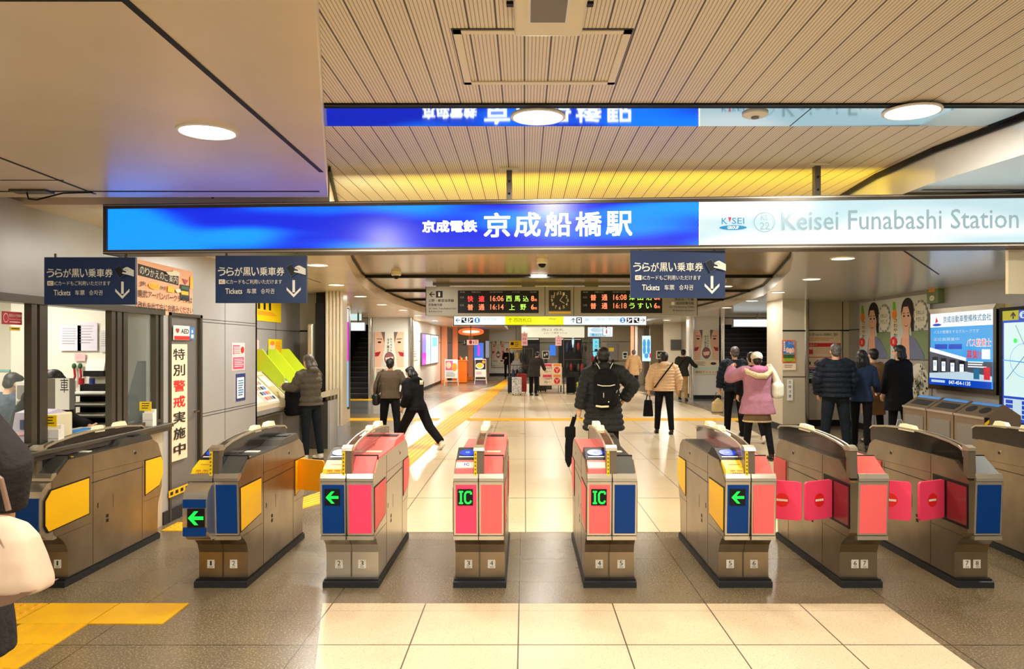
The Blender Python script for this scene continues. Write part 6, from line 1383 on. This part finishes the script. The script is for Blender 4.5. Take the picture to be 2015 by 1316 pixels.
# bins
M_bin = mat('stainless_bin', (150, 132, 112), .3, .85, bump=.03)
for i, (y0, y1) in enumerate(((9.78, 10.38), (9.16, 9.76), (8.54, 9.14))):
    x0, x1 = 5.02, 5.42
    lab = ['stainless recycling bin farthest from the camera with a square flap', 'middle stainless recycling bin with a wide newspaper slot', 'stainless recycling bin nearest the camera with two round holes'][i]
    g = empty('recycling_bin', lab, 'bin', ((x0 + x1) / 2, (y0 + y1) / 2, 0), 'row of three recycling bins')
    mb = MB(); mb.prism([(x0, .02), (x1, .02), (x1, .90), (x0 + .22, 1.02), (x0, .88)], y0, y1, M_bin, axis='y'); mb.build('body', g)
    mb = MB(); mb.box(x0 - .008, x0, y0 + .07, y1 - .07, .12, .78, grey); mb.build('door', g)
    mb = MB(); mb.box(x0 - .012, x0 - .002, y0, y1, .86, .885, steel_lt); mb.build('trim', g)
    def tp(u, v, k=.002): a, b = Vector((x0, 0, .88)), Vector((x0 + .22, 0, 1.02)); n = Vector((-.14, 0, .22)).normalized(); q = a.lerp(b, v) + n * k; return (q.x, y0 + (y1 - y0) * u, q.z)
    mb = MB(); mb.add([tp(.05, .8), tp(.95, .8), tp(.95, .98), tp(.05, .98)], [(0, 1, 2, 3)], p_blue); mb.build('label_strip', g)
    mb = MB()
    if i < 2: mb.add([tp(.15, .25, .003), tp(.85, .25, .003), tp(.85, .65, .003), tp(.15, .65, .003)], [(0, 1, 2, 3)], black)
    else:
        for uc in (.28, .72): mb.add([tp(uc + .15 * math.cos(a), .48 + .22 * math.sin(a), .003) for a in [2 * PI * k / 20 for k in range(20)]], [tuple(range(20))], black)
    mb.build('opening', g)
    if i == 2:
        for k in range(7): mb = MB(); mb.prism([(x0 + .0, .30 + k * .08), (x0 + .05, .34 + k * .08), (x0 + .05, .38 + k * .08), (x0 + .0, .34 + k * .08)], y0 - .003, y0, yellow, axis='y'); mb.build('hazard_stripe', g)
        mb = MB(); mb.box(x0 - .002, x0 + .052, y0 - .0025, y0, .28, .88, black); mb.build('hazard_base', g)

# pillar posters in the rear
def facepair(c):
    x0, x1, y0, y1 = c.u0, c.u1, c.v0, c.v1; W, Hh = x1 - x0, y1 - y0; X_ = lambda v: x0 + v * W; Y_ = lambda v: y0 + v * Hh
    c.rect(x0, y0, x1, Y_(.68), C_('light_grey_print', (224, 220, 212)))
    for s, cx in ((1, 0.02), (-1, .98)):
        c.poly([(X_(cx), y0), (X_(cx + s * .33), y0), (X_(cx + s * .30), Y_(.28)), (X_(cx + s * .26), Y_(.5)), (X_(cx + s * .2), Y_(.68)), (X_(cx), Y_(.68))], p_face)
        c.poly([(X_(cx + s * .2), y0), (X_(cx + s * .33), y0), (X_(cx + s * .31), Y_(.22)), (X_(cx + s * .26), Y_(.1))], C_('grey_hair_print', (120, 104, 100)))
        c.disc(X_(cx + s * .15), Y_(.20), W * .06, Hh * .018, ink); c.line([(X_(cx + s * .06), Y_(.135)), (X_(cx + s * .24), Y_(.14))], Hh * .012, p_hair)
        c.poly([(X_(cx), Y_(.40)), (X_(cx + s * .2), Y_(.38)), (X_(cx + s * .12), Y_(.47)), (X_(cx), Y_(.48))], redd); c.rect(*sorted((X_(cx), X_(cx + s * .03)))[:1], Y_(.36), max(X_(cx), X_(cx + s * .03)), Y_(.38), p_or)
    c.poly([(X_(.36), y0), (X_(.64), y0), (X_(.66), Y_(.3)), (X_(.74), Y_(.5)), (X_(.66), Y_(.66)), (X_(.34), Y_(.66)), (X_(.26), Y_(.5)), (X_(.34), Y_(.3))], offwhite)
    c.disc(X_(.5), Y_(.52), W * .17, Hh * .13, p_hair); c.disc(X_(.5), Y_(.52), W * .155, Hh * .12, C_('lip_print', (150, 90, 92))); c.poly([(X_(.36), Y_(.5)), (X_(.64), Y_(.48)), (X_(.6), Y_(.57)), (X_(.4), Y_(.58))], p_face2)
    for i, ch in enumerate('歯の悩みを'): c.text(ch, X_(.53), Y_(.12 + i * .055), X_(.59), Y_(.16 + i * .055), ink)
    for i, ch in enumerate('治す矯正'): c.text(ch, X_(.42), Y_(.12 + i * .07), X_(.50), Y_(.175 + i * .07), ink)
    c.rect(x0, Y_(.69), x1, y1, p_cream); lines(c, X_(.06), Y_(.72), X_(.5), Y_(.82), 4, ink, .3); c.disc(X_(.78), Y_(.76), W * .12, Hh * .03, p_hair); c.rect(x0, Y_(.84), x1, Y_(.90), p_teal); c.text('歯科クリニック', X_(.06), Y_(.92), X_(.94), Y_(.98), p_hair)
poster('dental_poster', 'poster with two half faces and a mouth circle on the left rear pillar', CY(24.99, 737, 653, 796, 754), p_cream, facepair, th=.02)
poster('dental_poster', 'poster with two half faces and a mouth circle on the right rear pillar', CY(24.99, 1365, 649, 1414, 736), p_cream, facepair, th=.02)
poster('dental_poster', 'small copy of the half faces poster on the far rear wall', CY(44.95, 968, 671, 993, 722), p_cream, facepair, th=.02)
# magenta and blue lit strip beside the shutters
g = empty('lit_strip', 'narrow magenta and blue lit advert edge left of the left stairs', 'lightbox advert', (-3.98, 17.1, .3))
mb = MB(); mb.box(-3.94, -3.82, 17.05, 17.18, .3, 2.5, steel_dk); mb.build('case', g)
mb = MB(); mb.box(-3.93, -3.83, 17.045, 17.05, 1.35, 2.2, emat('magenta_lit', (240, 60, 225), 1.2)); mb.box(-3.93, -3.83, 17.045, 17.05, .35, 1.35, emat('ice_blue_lit', (150, 200, 240), 1.1)); mb.box(-3.93, -3.83, 17.045, 17.05, 2.2, 2.48, emat('white_lit_small', (240, 240, 236), 1.2)); mb.build('lit_face', g)
# lit panels on the rear left wall
g = empty('lit_map_panel', 'bright lavender and ice blue lit panel on the rear left wall', 'lightbox advert', (-3.8, 29, .9))
c = Canvas((-3.79, 28.9), (-3.79, 34.5), 2.18, .95, 0, 0, 100, 100); c.body(.045, dkgrey); c.mb.build('case', g); c.mb = MB(); c.k = 1; c.rect(2, 3, 98, 97, emat('ice_lit', (206, 240, 246), 1.3)); c.mb.build('lit_face', g)
c.mb = MB(); c.k = 2; c.rect(2, 3, 22, 60, emat('lavender_lit', (170, 150, 255), 1.2)); c.rect(2, 60, 22, 97, MATS['magenta_lit']); c.rect(48, 3, 50, 97, steel_dk); c.rect(60, 10, 90, 40, emat('cyan_lit', (120, 220, 235), 1.2)); c.mb.build('print', g)
def d(c): lines(c, 10, 8, 90, 92, 9, p_grey, .4)
poster('window_poster', 'tall pale poster behind the left rear pillar', Canvas((-3.84, 26.6), (-3.84, 28.2), 2.1, 1.2, 0, 0, 100, 100), p_cream, d)
# orange shop corner
e_or = emat('orange_ring_lit', (255, 96, 40), 1.7); M_orw = mat('peach_shop_wall', (250, 176, 136), .5)
for i, (x, y) in enumerate(((-3.68, 36), (-3.32, 37.6), (-2.75, 40))):
    g = empty('shop_post', ['peach square post of the rear left shop, nearest', 'peach square post of the rear left shop, second', 'peach square post of the rear left shop, farthest'][i], 'post', (x, y, 0), 'peach shop posts')
    mb = MB(); mb.box(x - .12, x + .12, y - .12, y + .12, 0, 2.6, M_orw); mb.build('shaft', g); mb = MB(); mb.box(x - .14, x + .14, y - .14, y + .14, .0, .15, p_or); mb.build('foot', g)
g = empty('ring_lamp', 'glowing orange oval ring lamp hanging over the rear left shop', 'lamp', (-2.45, 36, 2.15))
mb = MB(); mb.strip([(px(927, 36) + .54 * math.cos(2 * PI * i / 36), 36, 2.36 + .12 * math.sin(2 * PI * i / 36)) for i in range(37)], .055, e_or, 10); mb.build('ring', g, smooth=True)
mb = MB(); mb.ell((px(927, 36), 36, 2.36), (.42, .04, .07), emat('lamp_centre_lit', (255, 226, 200), 1.6)); mb.build('diffuser', g); mb = MB(); mb.cyl(px(927, 36), 36, 2.44, 2.598, .02, steel_dk, 8); mb.build('stem', g)
area(px(927, 36), 36, 2.15, .9, 60, (1.0, .42, .22))
def aboard(x, y, lab, draw, w=.55):
    g = empty('a_board', lab, 'sign board', (x, y, 0), 'standing menu boards')
    c = Canvas((x - w / 2, y), (x + w / 2, y), 1.12, .32, 0, 0, 100, 100); c.body(.03, white); c.mb.build('panel', g); c.mb = MB(); c.k = 1; draw(c); c.mb.build('print', g)
    for sx in (-1, 1):
        for yy in (0, .28): mb = MB(); mb.strip([(x + sx * (w / 2 - .02), y + .015, .34 if yy == 0 else 1.0), (x + sx * (w / 2 + .02), y + yy - .02, 0)], .014, white, 6); mb.build('leg', g)
    mb = MB(); mb.box(x - w / 2, x + w / 2, y, y + .02, .18, .21, white); mb.build('crossbar', g)
def d1(c): c.rect(6, 6, 62, 58, p_pk); c.disc(30, 30, 20, 18, p_face); c.disc(75, 40, 22, 22, p_or); lines(c, 10, 66, 90, 94, 4, p_grey, .4)
def d2(c): c.rect(4, 4, 96, 58, p_hair); c.disc(44, 38, 36, 17, paper); c.disc(44, 36, 28, 12, p_gold); c.disc(78, 16, 14, 9, p_or); lines(c, 10, 72, 60, 88, 2, p_pk, .4)
aboard(px(888, 33.6), 33.6, 'standing board with a pink food photo left of the orange counter', d1); aboard(px(945.5, 35), 35.0, 'standing board with a yellow soup photo in front of the rear left shop', d2, .50)
g = empty('orange_counter', 'bright orange stand of the rear left shop', 'counter', (px(911, 36), 36.2, 0)); M_o = mat('bright_orange_panel', (255, 128, 10), .35)
mb = MB(); mb.bbox(px(901, 36), px(919, 36), 35.95, 36.4, .02, 1.02, M_o, .02); mb.build('body', g); mb = MB(); mb.box(px(900, 36), px(920, 36), 35.9, 36.45, 1.02, 1.06, p_or); mb.build('top', g); mb = MB(); mb.ell((px(898, 36), 36, .85), (.13, .1, .2), M_o); mb.build('side_bulge', g)
for i in range(6):
    x = px(902 + i * 3, 36); mb = MB(); mb.cyl(x, 36.2, 1.062, 1.16 + .06 * (i % 2), .035, [p_hair, p_pk, p_gold, p_dgreen, redd, paper][i], 8); mb.build('jar', base=(x, 36.2, 1.06), label=['dark', 'pink', 'gold', 'green', 'red', 'white'][i] + ' jar on the bright orange stand', cat='jar', group='jars on the orange stand')
def ex(c): c.rect(911, 668, 918, 679, ink); c.text('5', 912.5, 670, 915.5, 676, offwhite); c.rect(918.5, 668.5, 941.5, 678.5, emat('salmon_lit', (255, 186, 160), 1.0)); c.disc(926, 673, 3, 4, redd); c.rect(931, 671, 932.5, 676, ink); lines(c, 934, 670, 941, 677, 3, redd, .4)
lit_panel('shop_sign', 'black and salmon hanging sign under the orange ring lamp', 'hanging sign', 32.0, 910, 667, 942, 679, black, ex)
lit_panel('shop_window', 'blue lit shop window at the rear left', 'lightbox advert', 42.0, 932, 674, 952, 710, emat('azure_lit', (60, 130, 240), 1.0), lambda c: (c.rect(940, 680, 944, 700, MATS['magenta_lit']), c.rect(934, 704, 950, 708, e_adp)), hang=False)
lit_panel('shop_window', 'grey framed lit display right of the blue window', 'lightbox advert', 42.0, 955, 670, 963, 704, emat('grey_lit', (170, 176, 190), .7), hang=False)
mb = MB(); mb.box(-2.75, -1.9, 42.05, 42.4, 0, 2.6, M_tan); mb.build('wall_shop', base=(-2.4, 42.2, 0), kind='structure')
# centre rear: gate hall
e_cr = emat('warm_white_lit_band', (250, 240, 205), 1.05)
g = empty('overhead_band', 'wide cream lit band above the far opening at centre', 'sign', (0, 43, 1.9)); c = CY(43.0, 1026, 643, 1150, 664); c.body(.3, e_cr); c.mb.build('band', g); c.mb = MB(); c.k = 1; c.text('西口 改札', 1066, 646, 1110, 651, p_gold); c.text('ICカード専用 のりば', 1070, 653, 1116, 657, p_or); c.mb.build('print', g)
g = empty('yellow_sign', 'yellow hanging guide sign with black pictogram at rear centre left', 'hanging sign', (px(1014, 39), 39, 1.4)); c = CY(39.0, 1002, 670, 1028, 688); c.body(.1, p_yel); c.mb.build('board', g); c.mb = MB(); c.k = 1; c.rect(1005, 673, 1011, 679, ink); lines(c, 1013, 673, 1022, 684, 3, p_hair, .3); c.mb.build('print', g)
mb = MB(); mb.box(px(1015, 39), px(1016, 39), 39.04, 39.08, pz(670, 39), 2.8, steel_dk); mb.build('hanger', g)
for i, (x0, x1, m, lab) in enumerate(((1028, 1062, M_stair, 'dark doorway at rear centre left of the stall'), (1098, 1145, M_stair, 'dark doorway at rear centre behind the walker'))):
    g = empty('doorway_recess', lab, 'doorway', (px((x0 + x1) / 2, 43.6), 43.6, 0)); mb = MB(); mb.box(px(x0, 43.6), px(x1, 43.6), 43.55, 43.7, 0, pz(664, 43.6), m); mb.build('opening', g)
    mb = MB(); mb.box(px(x0 + 2, 43.5), px(x1 - 2, 43.5), 43.45, 43.5, pz(668, 43.5), pz(666, 43.5), e_cr); mb.build('strip_light', g)
for i, (x0, x1, y0, y1, m) in enumerate(((1081, 1094, 678, 700, 'azure_lit'), (1166, 1179, 666, 702, 'cyan_lit'), (1125, 1130, 664, 684, 'ice_lit'), (1263, 1281, 660, 711, 'ice_lit'), (1283, 1303, 656, 678, 'green_white_lit'))):
    labs = ['small blue lit advert at rear centre', 'tall sky blue lit advert just right of the walker\'s head', 'narrow pale lit edge at rear centre', 'tall white lit advert with blue ovals right of the camel coat', 'pale green lit panel right of the advert with blue ovals']
    def ex(c, i=i):
        if i == 3:
            for q in (1268, 1276):
                for k, yy in enumerate((676, 688)): c.disc(q, yy, 3.2, 9, e_adb)
            c.disc(1272, 700, 4, 5, e_adb); c.rect(1278, 695, 1281, 704, e_adr)
        if i == 1:
            for k in range(3): c.text('大セール'[k], 1170, 670 + k * 8, 1176, 676 + k * 8, e_adk)
    lit_panel('lit_advert', labs[i], 'lightbox advert', 38.0 if i != 3 else 31.0, x0, y0, x1, y1, MATS[m], ex, hang=False)
def oval(c): c.disc(1176, 649, 14, 5, e_adp); c.rect(1160, 655, 1192, 662, emat('pale_blue_lit', (190, 226, 240), 1.0)); c.disc(1167, 658.5, 2.4, 2.6, e_adb); c.text('出口', 1170, 656.5, 1182, 661, e_adt)
lit_panel('hanging_lit_sign', 'pale blue lit hanging sign pair at rear centre right', 'hanging sign', 33.0, 1156, 643, 1206, 663, e_pale, oval)
lit_panel('hanging_lit_sign', 'small square white sign with a pink figure in front of the pale blue pair', 'hanging sign', 32.0, 1186, 645, 1201, 660, e_adw, lambda c: (c.disc(1193.5, 649, 1.2, 1.2, e_adr), c.rect(1192.3, 650.5, 1194.7, 656, e_adr)))
for i, (x0, x1, m) in enumerate(((1242, 1247, M_tan), (1249, 1254, M_wallc))):
    mb = MB(); mb.box(px(x0, 34), px(x1, 34), 33.9, 34.2, 0, 2.8, [M_orw, M_wallc][i]); mb.build('post', base=(px(x0, 34), 34, 0), label=['narrow peach post left of the camel coat', 'narrow white post behind the camel coat'][i], cat='post')
mb = MB(); mb.lathe(px(1245, 31), 31, [(.05, 2.50), (.75, 2.55), (.9, 2.64), (.05, 2.72)], M_ceilw, 28); mb.build('ceiling_saucer', base=(px(1245, 31), 31, 2.5), label='pale saucer-shaped ceiling piece over the camel coat', cat='ceiling feature', smooth=40)
g = empty('wall_cabinet', 'grey metal wall cabinet with a yellow label on the far taupe wall', 'cabinet', (4.35, 36.4, .95)); c = CY(36.35, 1195, 676, 1216, 709); c.body(.14, grey); c.mb.build('case', g); c.mb = MB(); c.k = 1; c.rect(1198, 684, 1208, 691, p_gold); c.mb.build('label', g)
poster('wall_picture', 'small dark picture right of the grey wall cabinet', CY(36.47, 1225, 692, 1235, 706), paper, lambda c: (c.rect(1226.5, 694, 1233.5, 699, ink), c.disc(1230, 702, 3, 2, ink)))
g = empty('dark_screen', 'dark square screen on the wall left of the right poster pillar', 'screen', (px(1332, 30), 30, 1.4)); c = CY(29.9, 1320, 668, 1342, 688); c.body(.05, steel_dk); c.mb.build('frame', g); c.mb = MB(); c.k = 1; c.rect(1321, 669, 1341, 687, dkgrey); c.mb.build('glass', g)
mb = MB(); mb.box(px(1306, 30.1), px(1356, 30.1), 30.0, 30.2, 0, 2.6, M_wallb); mb.build('wall_kiosk', base=(5.8, 30, 0), kind='structure')
for i, (x, Yk, yb) in enumerate(((1299, 27, 738), (1074, 30.5, 732))):
    lab = ['small black ticket reader with lit pictogram on the right before the pillar', 'small black ticket reader with lit pictogram behind the stall'][i]
    g = empty('far_gate', lab, 'ticket gate', (px(x, Yk), Yk, 0)); mb = MB(); mb.box(px(x - 12, Yk), px(x + 12, Yk), Yk, Yk + .9, 0, .98, dkgrey); mb.build('body', g)
    c = CY(Yk - .02, x - 7, 690, x + 7, 706); c.body(.08, white); c.mb.build('case', g); c.mb = MB(); c.k = 1; c.rect(x - 5.5, 691.5, x + 5.5, 704.5, ink); c.rect(x - 3.5, 696, x - 1, 701, offwhite); c.rect(x + .5, 694, x + 3.5, 699, offwhite); c.mb.build('pictogram', g)
    mb = MB(); mb.box(px(x - 3, Yk), px(x + 3, Yk), Yk, Yk + .05, .98, pz(706, Yk), dkgrey); mb.build('stand', g)
# luggage stall
g = empty('stall_table', 'low stall table with two price boards for the luggage', 'table', (1.0, 27.8, 0)); Y = 27.6
mb = MB(); mb.box(px(1062, Y), px(1106, Y), Y, Y + .8, .30, .95, p_cream); mb.build('cabinet', g)
for k, x in enumerate((1064, 1104)): mb = MB(); mb.strip([(px(x, Y), Y + .1, .3), (px(x, Y), Y + .1, .06)], .02, black, 8); mb.build('leg', g)
c = CY(Y - .02, 1062, 715, 1105, 757); c.body(.015, p_cream); c.mb.build('price_board', g); c.mb = MB(); c.k = 1
for k in range(2):
    y = 716 + k * 21; c.rect(1068, y, 1086, y + 5, p_pk); c.text('特価', 1070, y + .8, 1084, y + 4.4, redd); c.text('1200円', 1071, y + 6, 1086, y + 10, ink); c.text('均一', 1071, y + 12, 1084, y + 17, ink); c.disc(1096, y + 12, 6, 6, red); c.line([(1093, y + 9), (1096, y + 13), (1099, y + 9)], 1.2, offwhite); c.line([(1096, y + 13), (1096, y + 16)], 1.2, offwhite)
    c.rect(1089, y, 1103, y + 4, p_or)
c.mb.build('print', g)
cols = [f_black, f_char, f_denim, f_scarf, f_khaki, f_grey, f_olive, f_navy, leather]
def suitcase(x, y, z, w, h, m, lab, wheels=True):
    g = empty('suitcase', lab, 'suitcase', (x, y, z), 'goods of the luggage stall')
    mb = MB(); mb.bbox(x - w / 2, x + w / 2, y - .12, y + .12, z + .05, z + h, m, .03, 3); mb.build('shell', g)
    mb = MB(); mb.strip([(x - w * .25, y, z + h), (x - w * .25, y, z + h + .22), (x + w * .25, y, z + h + .22), (x + w * .25, y, z + h)], .012, black, 6); mb.build('handle', g)
    if wheels:
        for sx in (-1, 1): mb = MB(); mb.strip([(x + sx * w * .38 - .015, y, z + .045), (x + sx * w * .38 + .015, y, z + .045)], .045, black, 12); mb.build('wheel', g)
M_dots = mat('dotted_white_fabric', (226, 214, 200), .8, var=.5, vscale=28)
suitcase(px(1017, 26.9), 26.9, 0, .34, .62, M_dots, 'white dotted shopping trolley at the left front of the stall')
for i, (x, y, w, h, m) in enumerate(((-.42, 27.7, .34, .6, f_char), (-.1, 28.2, .36, .7, f_scarf), (.64, 28.75, .34, .72, leather), (1.62, 27.4, .30, .62, f_black), (2.0, 27.5, .36, .42, mat('lime_patterned_cloth', (180, 190, 70), .8, var=.5, vscale=20)), (1.75, 28.2, .4, .75, f_olive), (2.35, 28.2, .34, .6, f_navy))):
    suitcase(x, y, 0, w, h, m, ['charcoal suitcase left of the dotted trolley', 'wine red suitcase behind the dotted trolley', 'black suitcase behind the bending person', 'black suitcase under the tall rack', 'lime patterned bag on the floor under the tall rack', 'olive suitcase behind the tall rack', 'navy suitcase at the right end of the stall'][i])
def rack(x, y, w, h, lab, n, seed):
    rn = random.Random(seed); g = empty('goods_rack', lab, 'rack', (x, y, 0))
    for sx in (-1, 1): mb = MB(); mb.cyl(x + sx * w / 2, y, 0.03, h, .018, steel_dk, 8); mb.strip([(x + sx * w / 2, y - .25, .03), (x + sx * w / 2, y + .25, .03)], .02, black, 6); mb.build('upright', g)
    for z in (h, h * .62): mb = MB(); mb.strip([(x - w / 2, y, z), (x + w / 2, y, z)], .014, steel_dk, 6); mb.build('rail', g)
    for i in range(n):
        top = h if i % 2 == 0 else h * .62; xx = x - w / 2 + .06 + (w - .12) * ((i // 2) + .5) / ((n + 1) // 2); m = cols[rn.randrange(len(cols))]; bw, bh = rn.uniform(.045, .062), rn.uniform(.26, .42)
        b = empty('hanging_bag', lab.split(' on ')[0][:0] + ['dark', 'small', 'slim', 'soft'][i % 4] + ' bag hanging on the ' + ('upper' if i % 2 == 0 else 'lower') + ' rail of the ' + lab, 'bag', (xx, y, top - .15 - bh), 'bags hanging on the ' + lab)
        mb = MB(); mb.ell((xx, y - .09, top - .14 - bh / 2), (bw, .065, bh / 2), m, u=12, v=8); mb.build('sack', b, smooth=True); mb = MB(); mb.strip([(xx - bw * .5, y - .08, top - .2), (xx, y - .022, top + .01), (xx + bw * .5, y - .08, top - .2)], .007, leather, 5); mb.build('strap', b)
rack(1.85, 27.9, .9, 1.95, 'tall rack left of the central walker', 12, 1); rack(-.12, 28.6, .85, 1.6, 'rack behind the dotted trolley', 10, 2); rack(2.7, 28.6, .7, 1.5, 'rack right of the tall rack', 8, 3)
for i, (x, y0, y1, Yk) in enumerate(((1032, 655, 680, 28.95), (1099, 662, 680, 28.65))):
    g = empty('stall_banner', ['pink and white banner above the left rack', 'pink and white banner above the tall rack'][i], 'banner', (px(x, Yk), Yk, pz(y1, Yk))); c = CY(Yk, x - 6, y0, x + 6, y1); c.body(.01, p_lpk); c.mb.build('cloth', g); c.mb = MB(); c.k = 1
    for k in range(3): c.text('大特価'[k], x - 4, y0 + 2 + k * (y1 - y0 - 3) / 3, x + 4, y0 + (y1 - y0 - 3) / 3 + k * (y1 - y0 - 3) / 3, redd)
    c.mb.build('print', g); mb = MB(); mb.strip([(px(x, Yk), Yk + .02, 0), (px(x, Yk), Yk + .02, pz(y0, Yk) + .05)], .012, steel_dk, 6); mb.build('pole', g)
area(1.0, 27.0, 2.7, 1.0, 40, (1, .95, .85))
EXPO = -0.22
# ---------------------------------------------------------------- light, camera
area(-5.0, 5.2, 2.36, .6, 36, (1.0, .95, .85), 'SQUARE'); area(-5.0, 7.0, 2.36, .6, 32, (1.0, .95, .85), 'SQUARE')
w = bpy.data.worlds.new('world'); S.world = w; w.use_nodes = True
bg = w.node_tree.nodes['Background']; bg.inputs[0].default_value = (1.0, .96, .90, 1); bg.inputs[1].default_value = 1.05
cam = bpy.data.cameras.new('camera'); co = bpy.data.objects.new('camera', cam); COL.objects.link(co); S.camera = co
co.location = (0, 0, EYE); co.rotation_euler = (PI / 2, 0, 0)
cam.sensor_width = 36; cam.lens = 36 * F / 2015; cam.shift_x = (1007.5 - VX) / 2015; cam.shift_y = (VY - 658) / 2015
cam.clip_start = 0.05; cam.clip_end = 200
S.view_settings.view_transform = 'Standard'; S.view_settings.look = 'None'; S.view_settings.gamma = 1; S.view_settings.exposure = EXPO
S.view_settings.use_curve_mapping = False
S.cycles.use_denoising = True
S.cycles.max_bounces = 5; S.cycles.adaptive_threshold = 0.04; S.cycles.transparent_max_bounces = 12; S.cycles.sample_clamp_indirect = 6
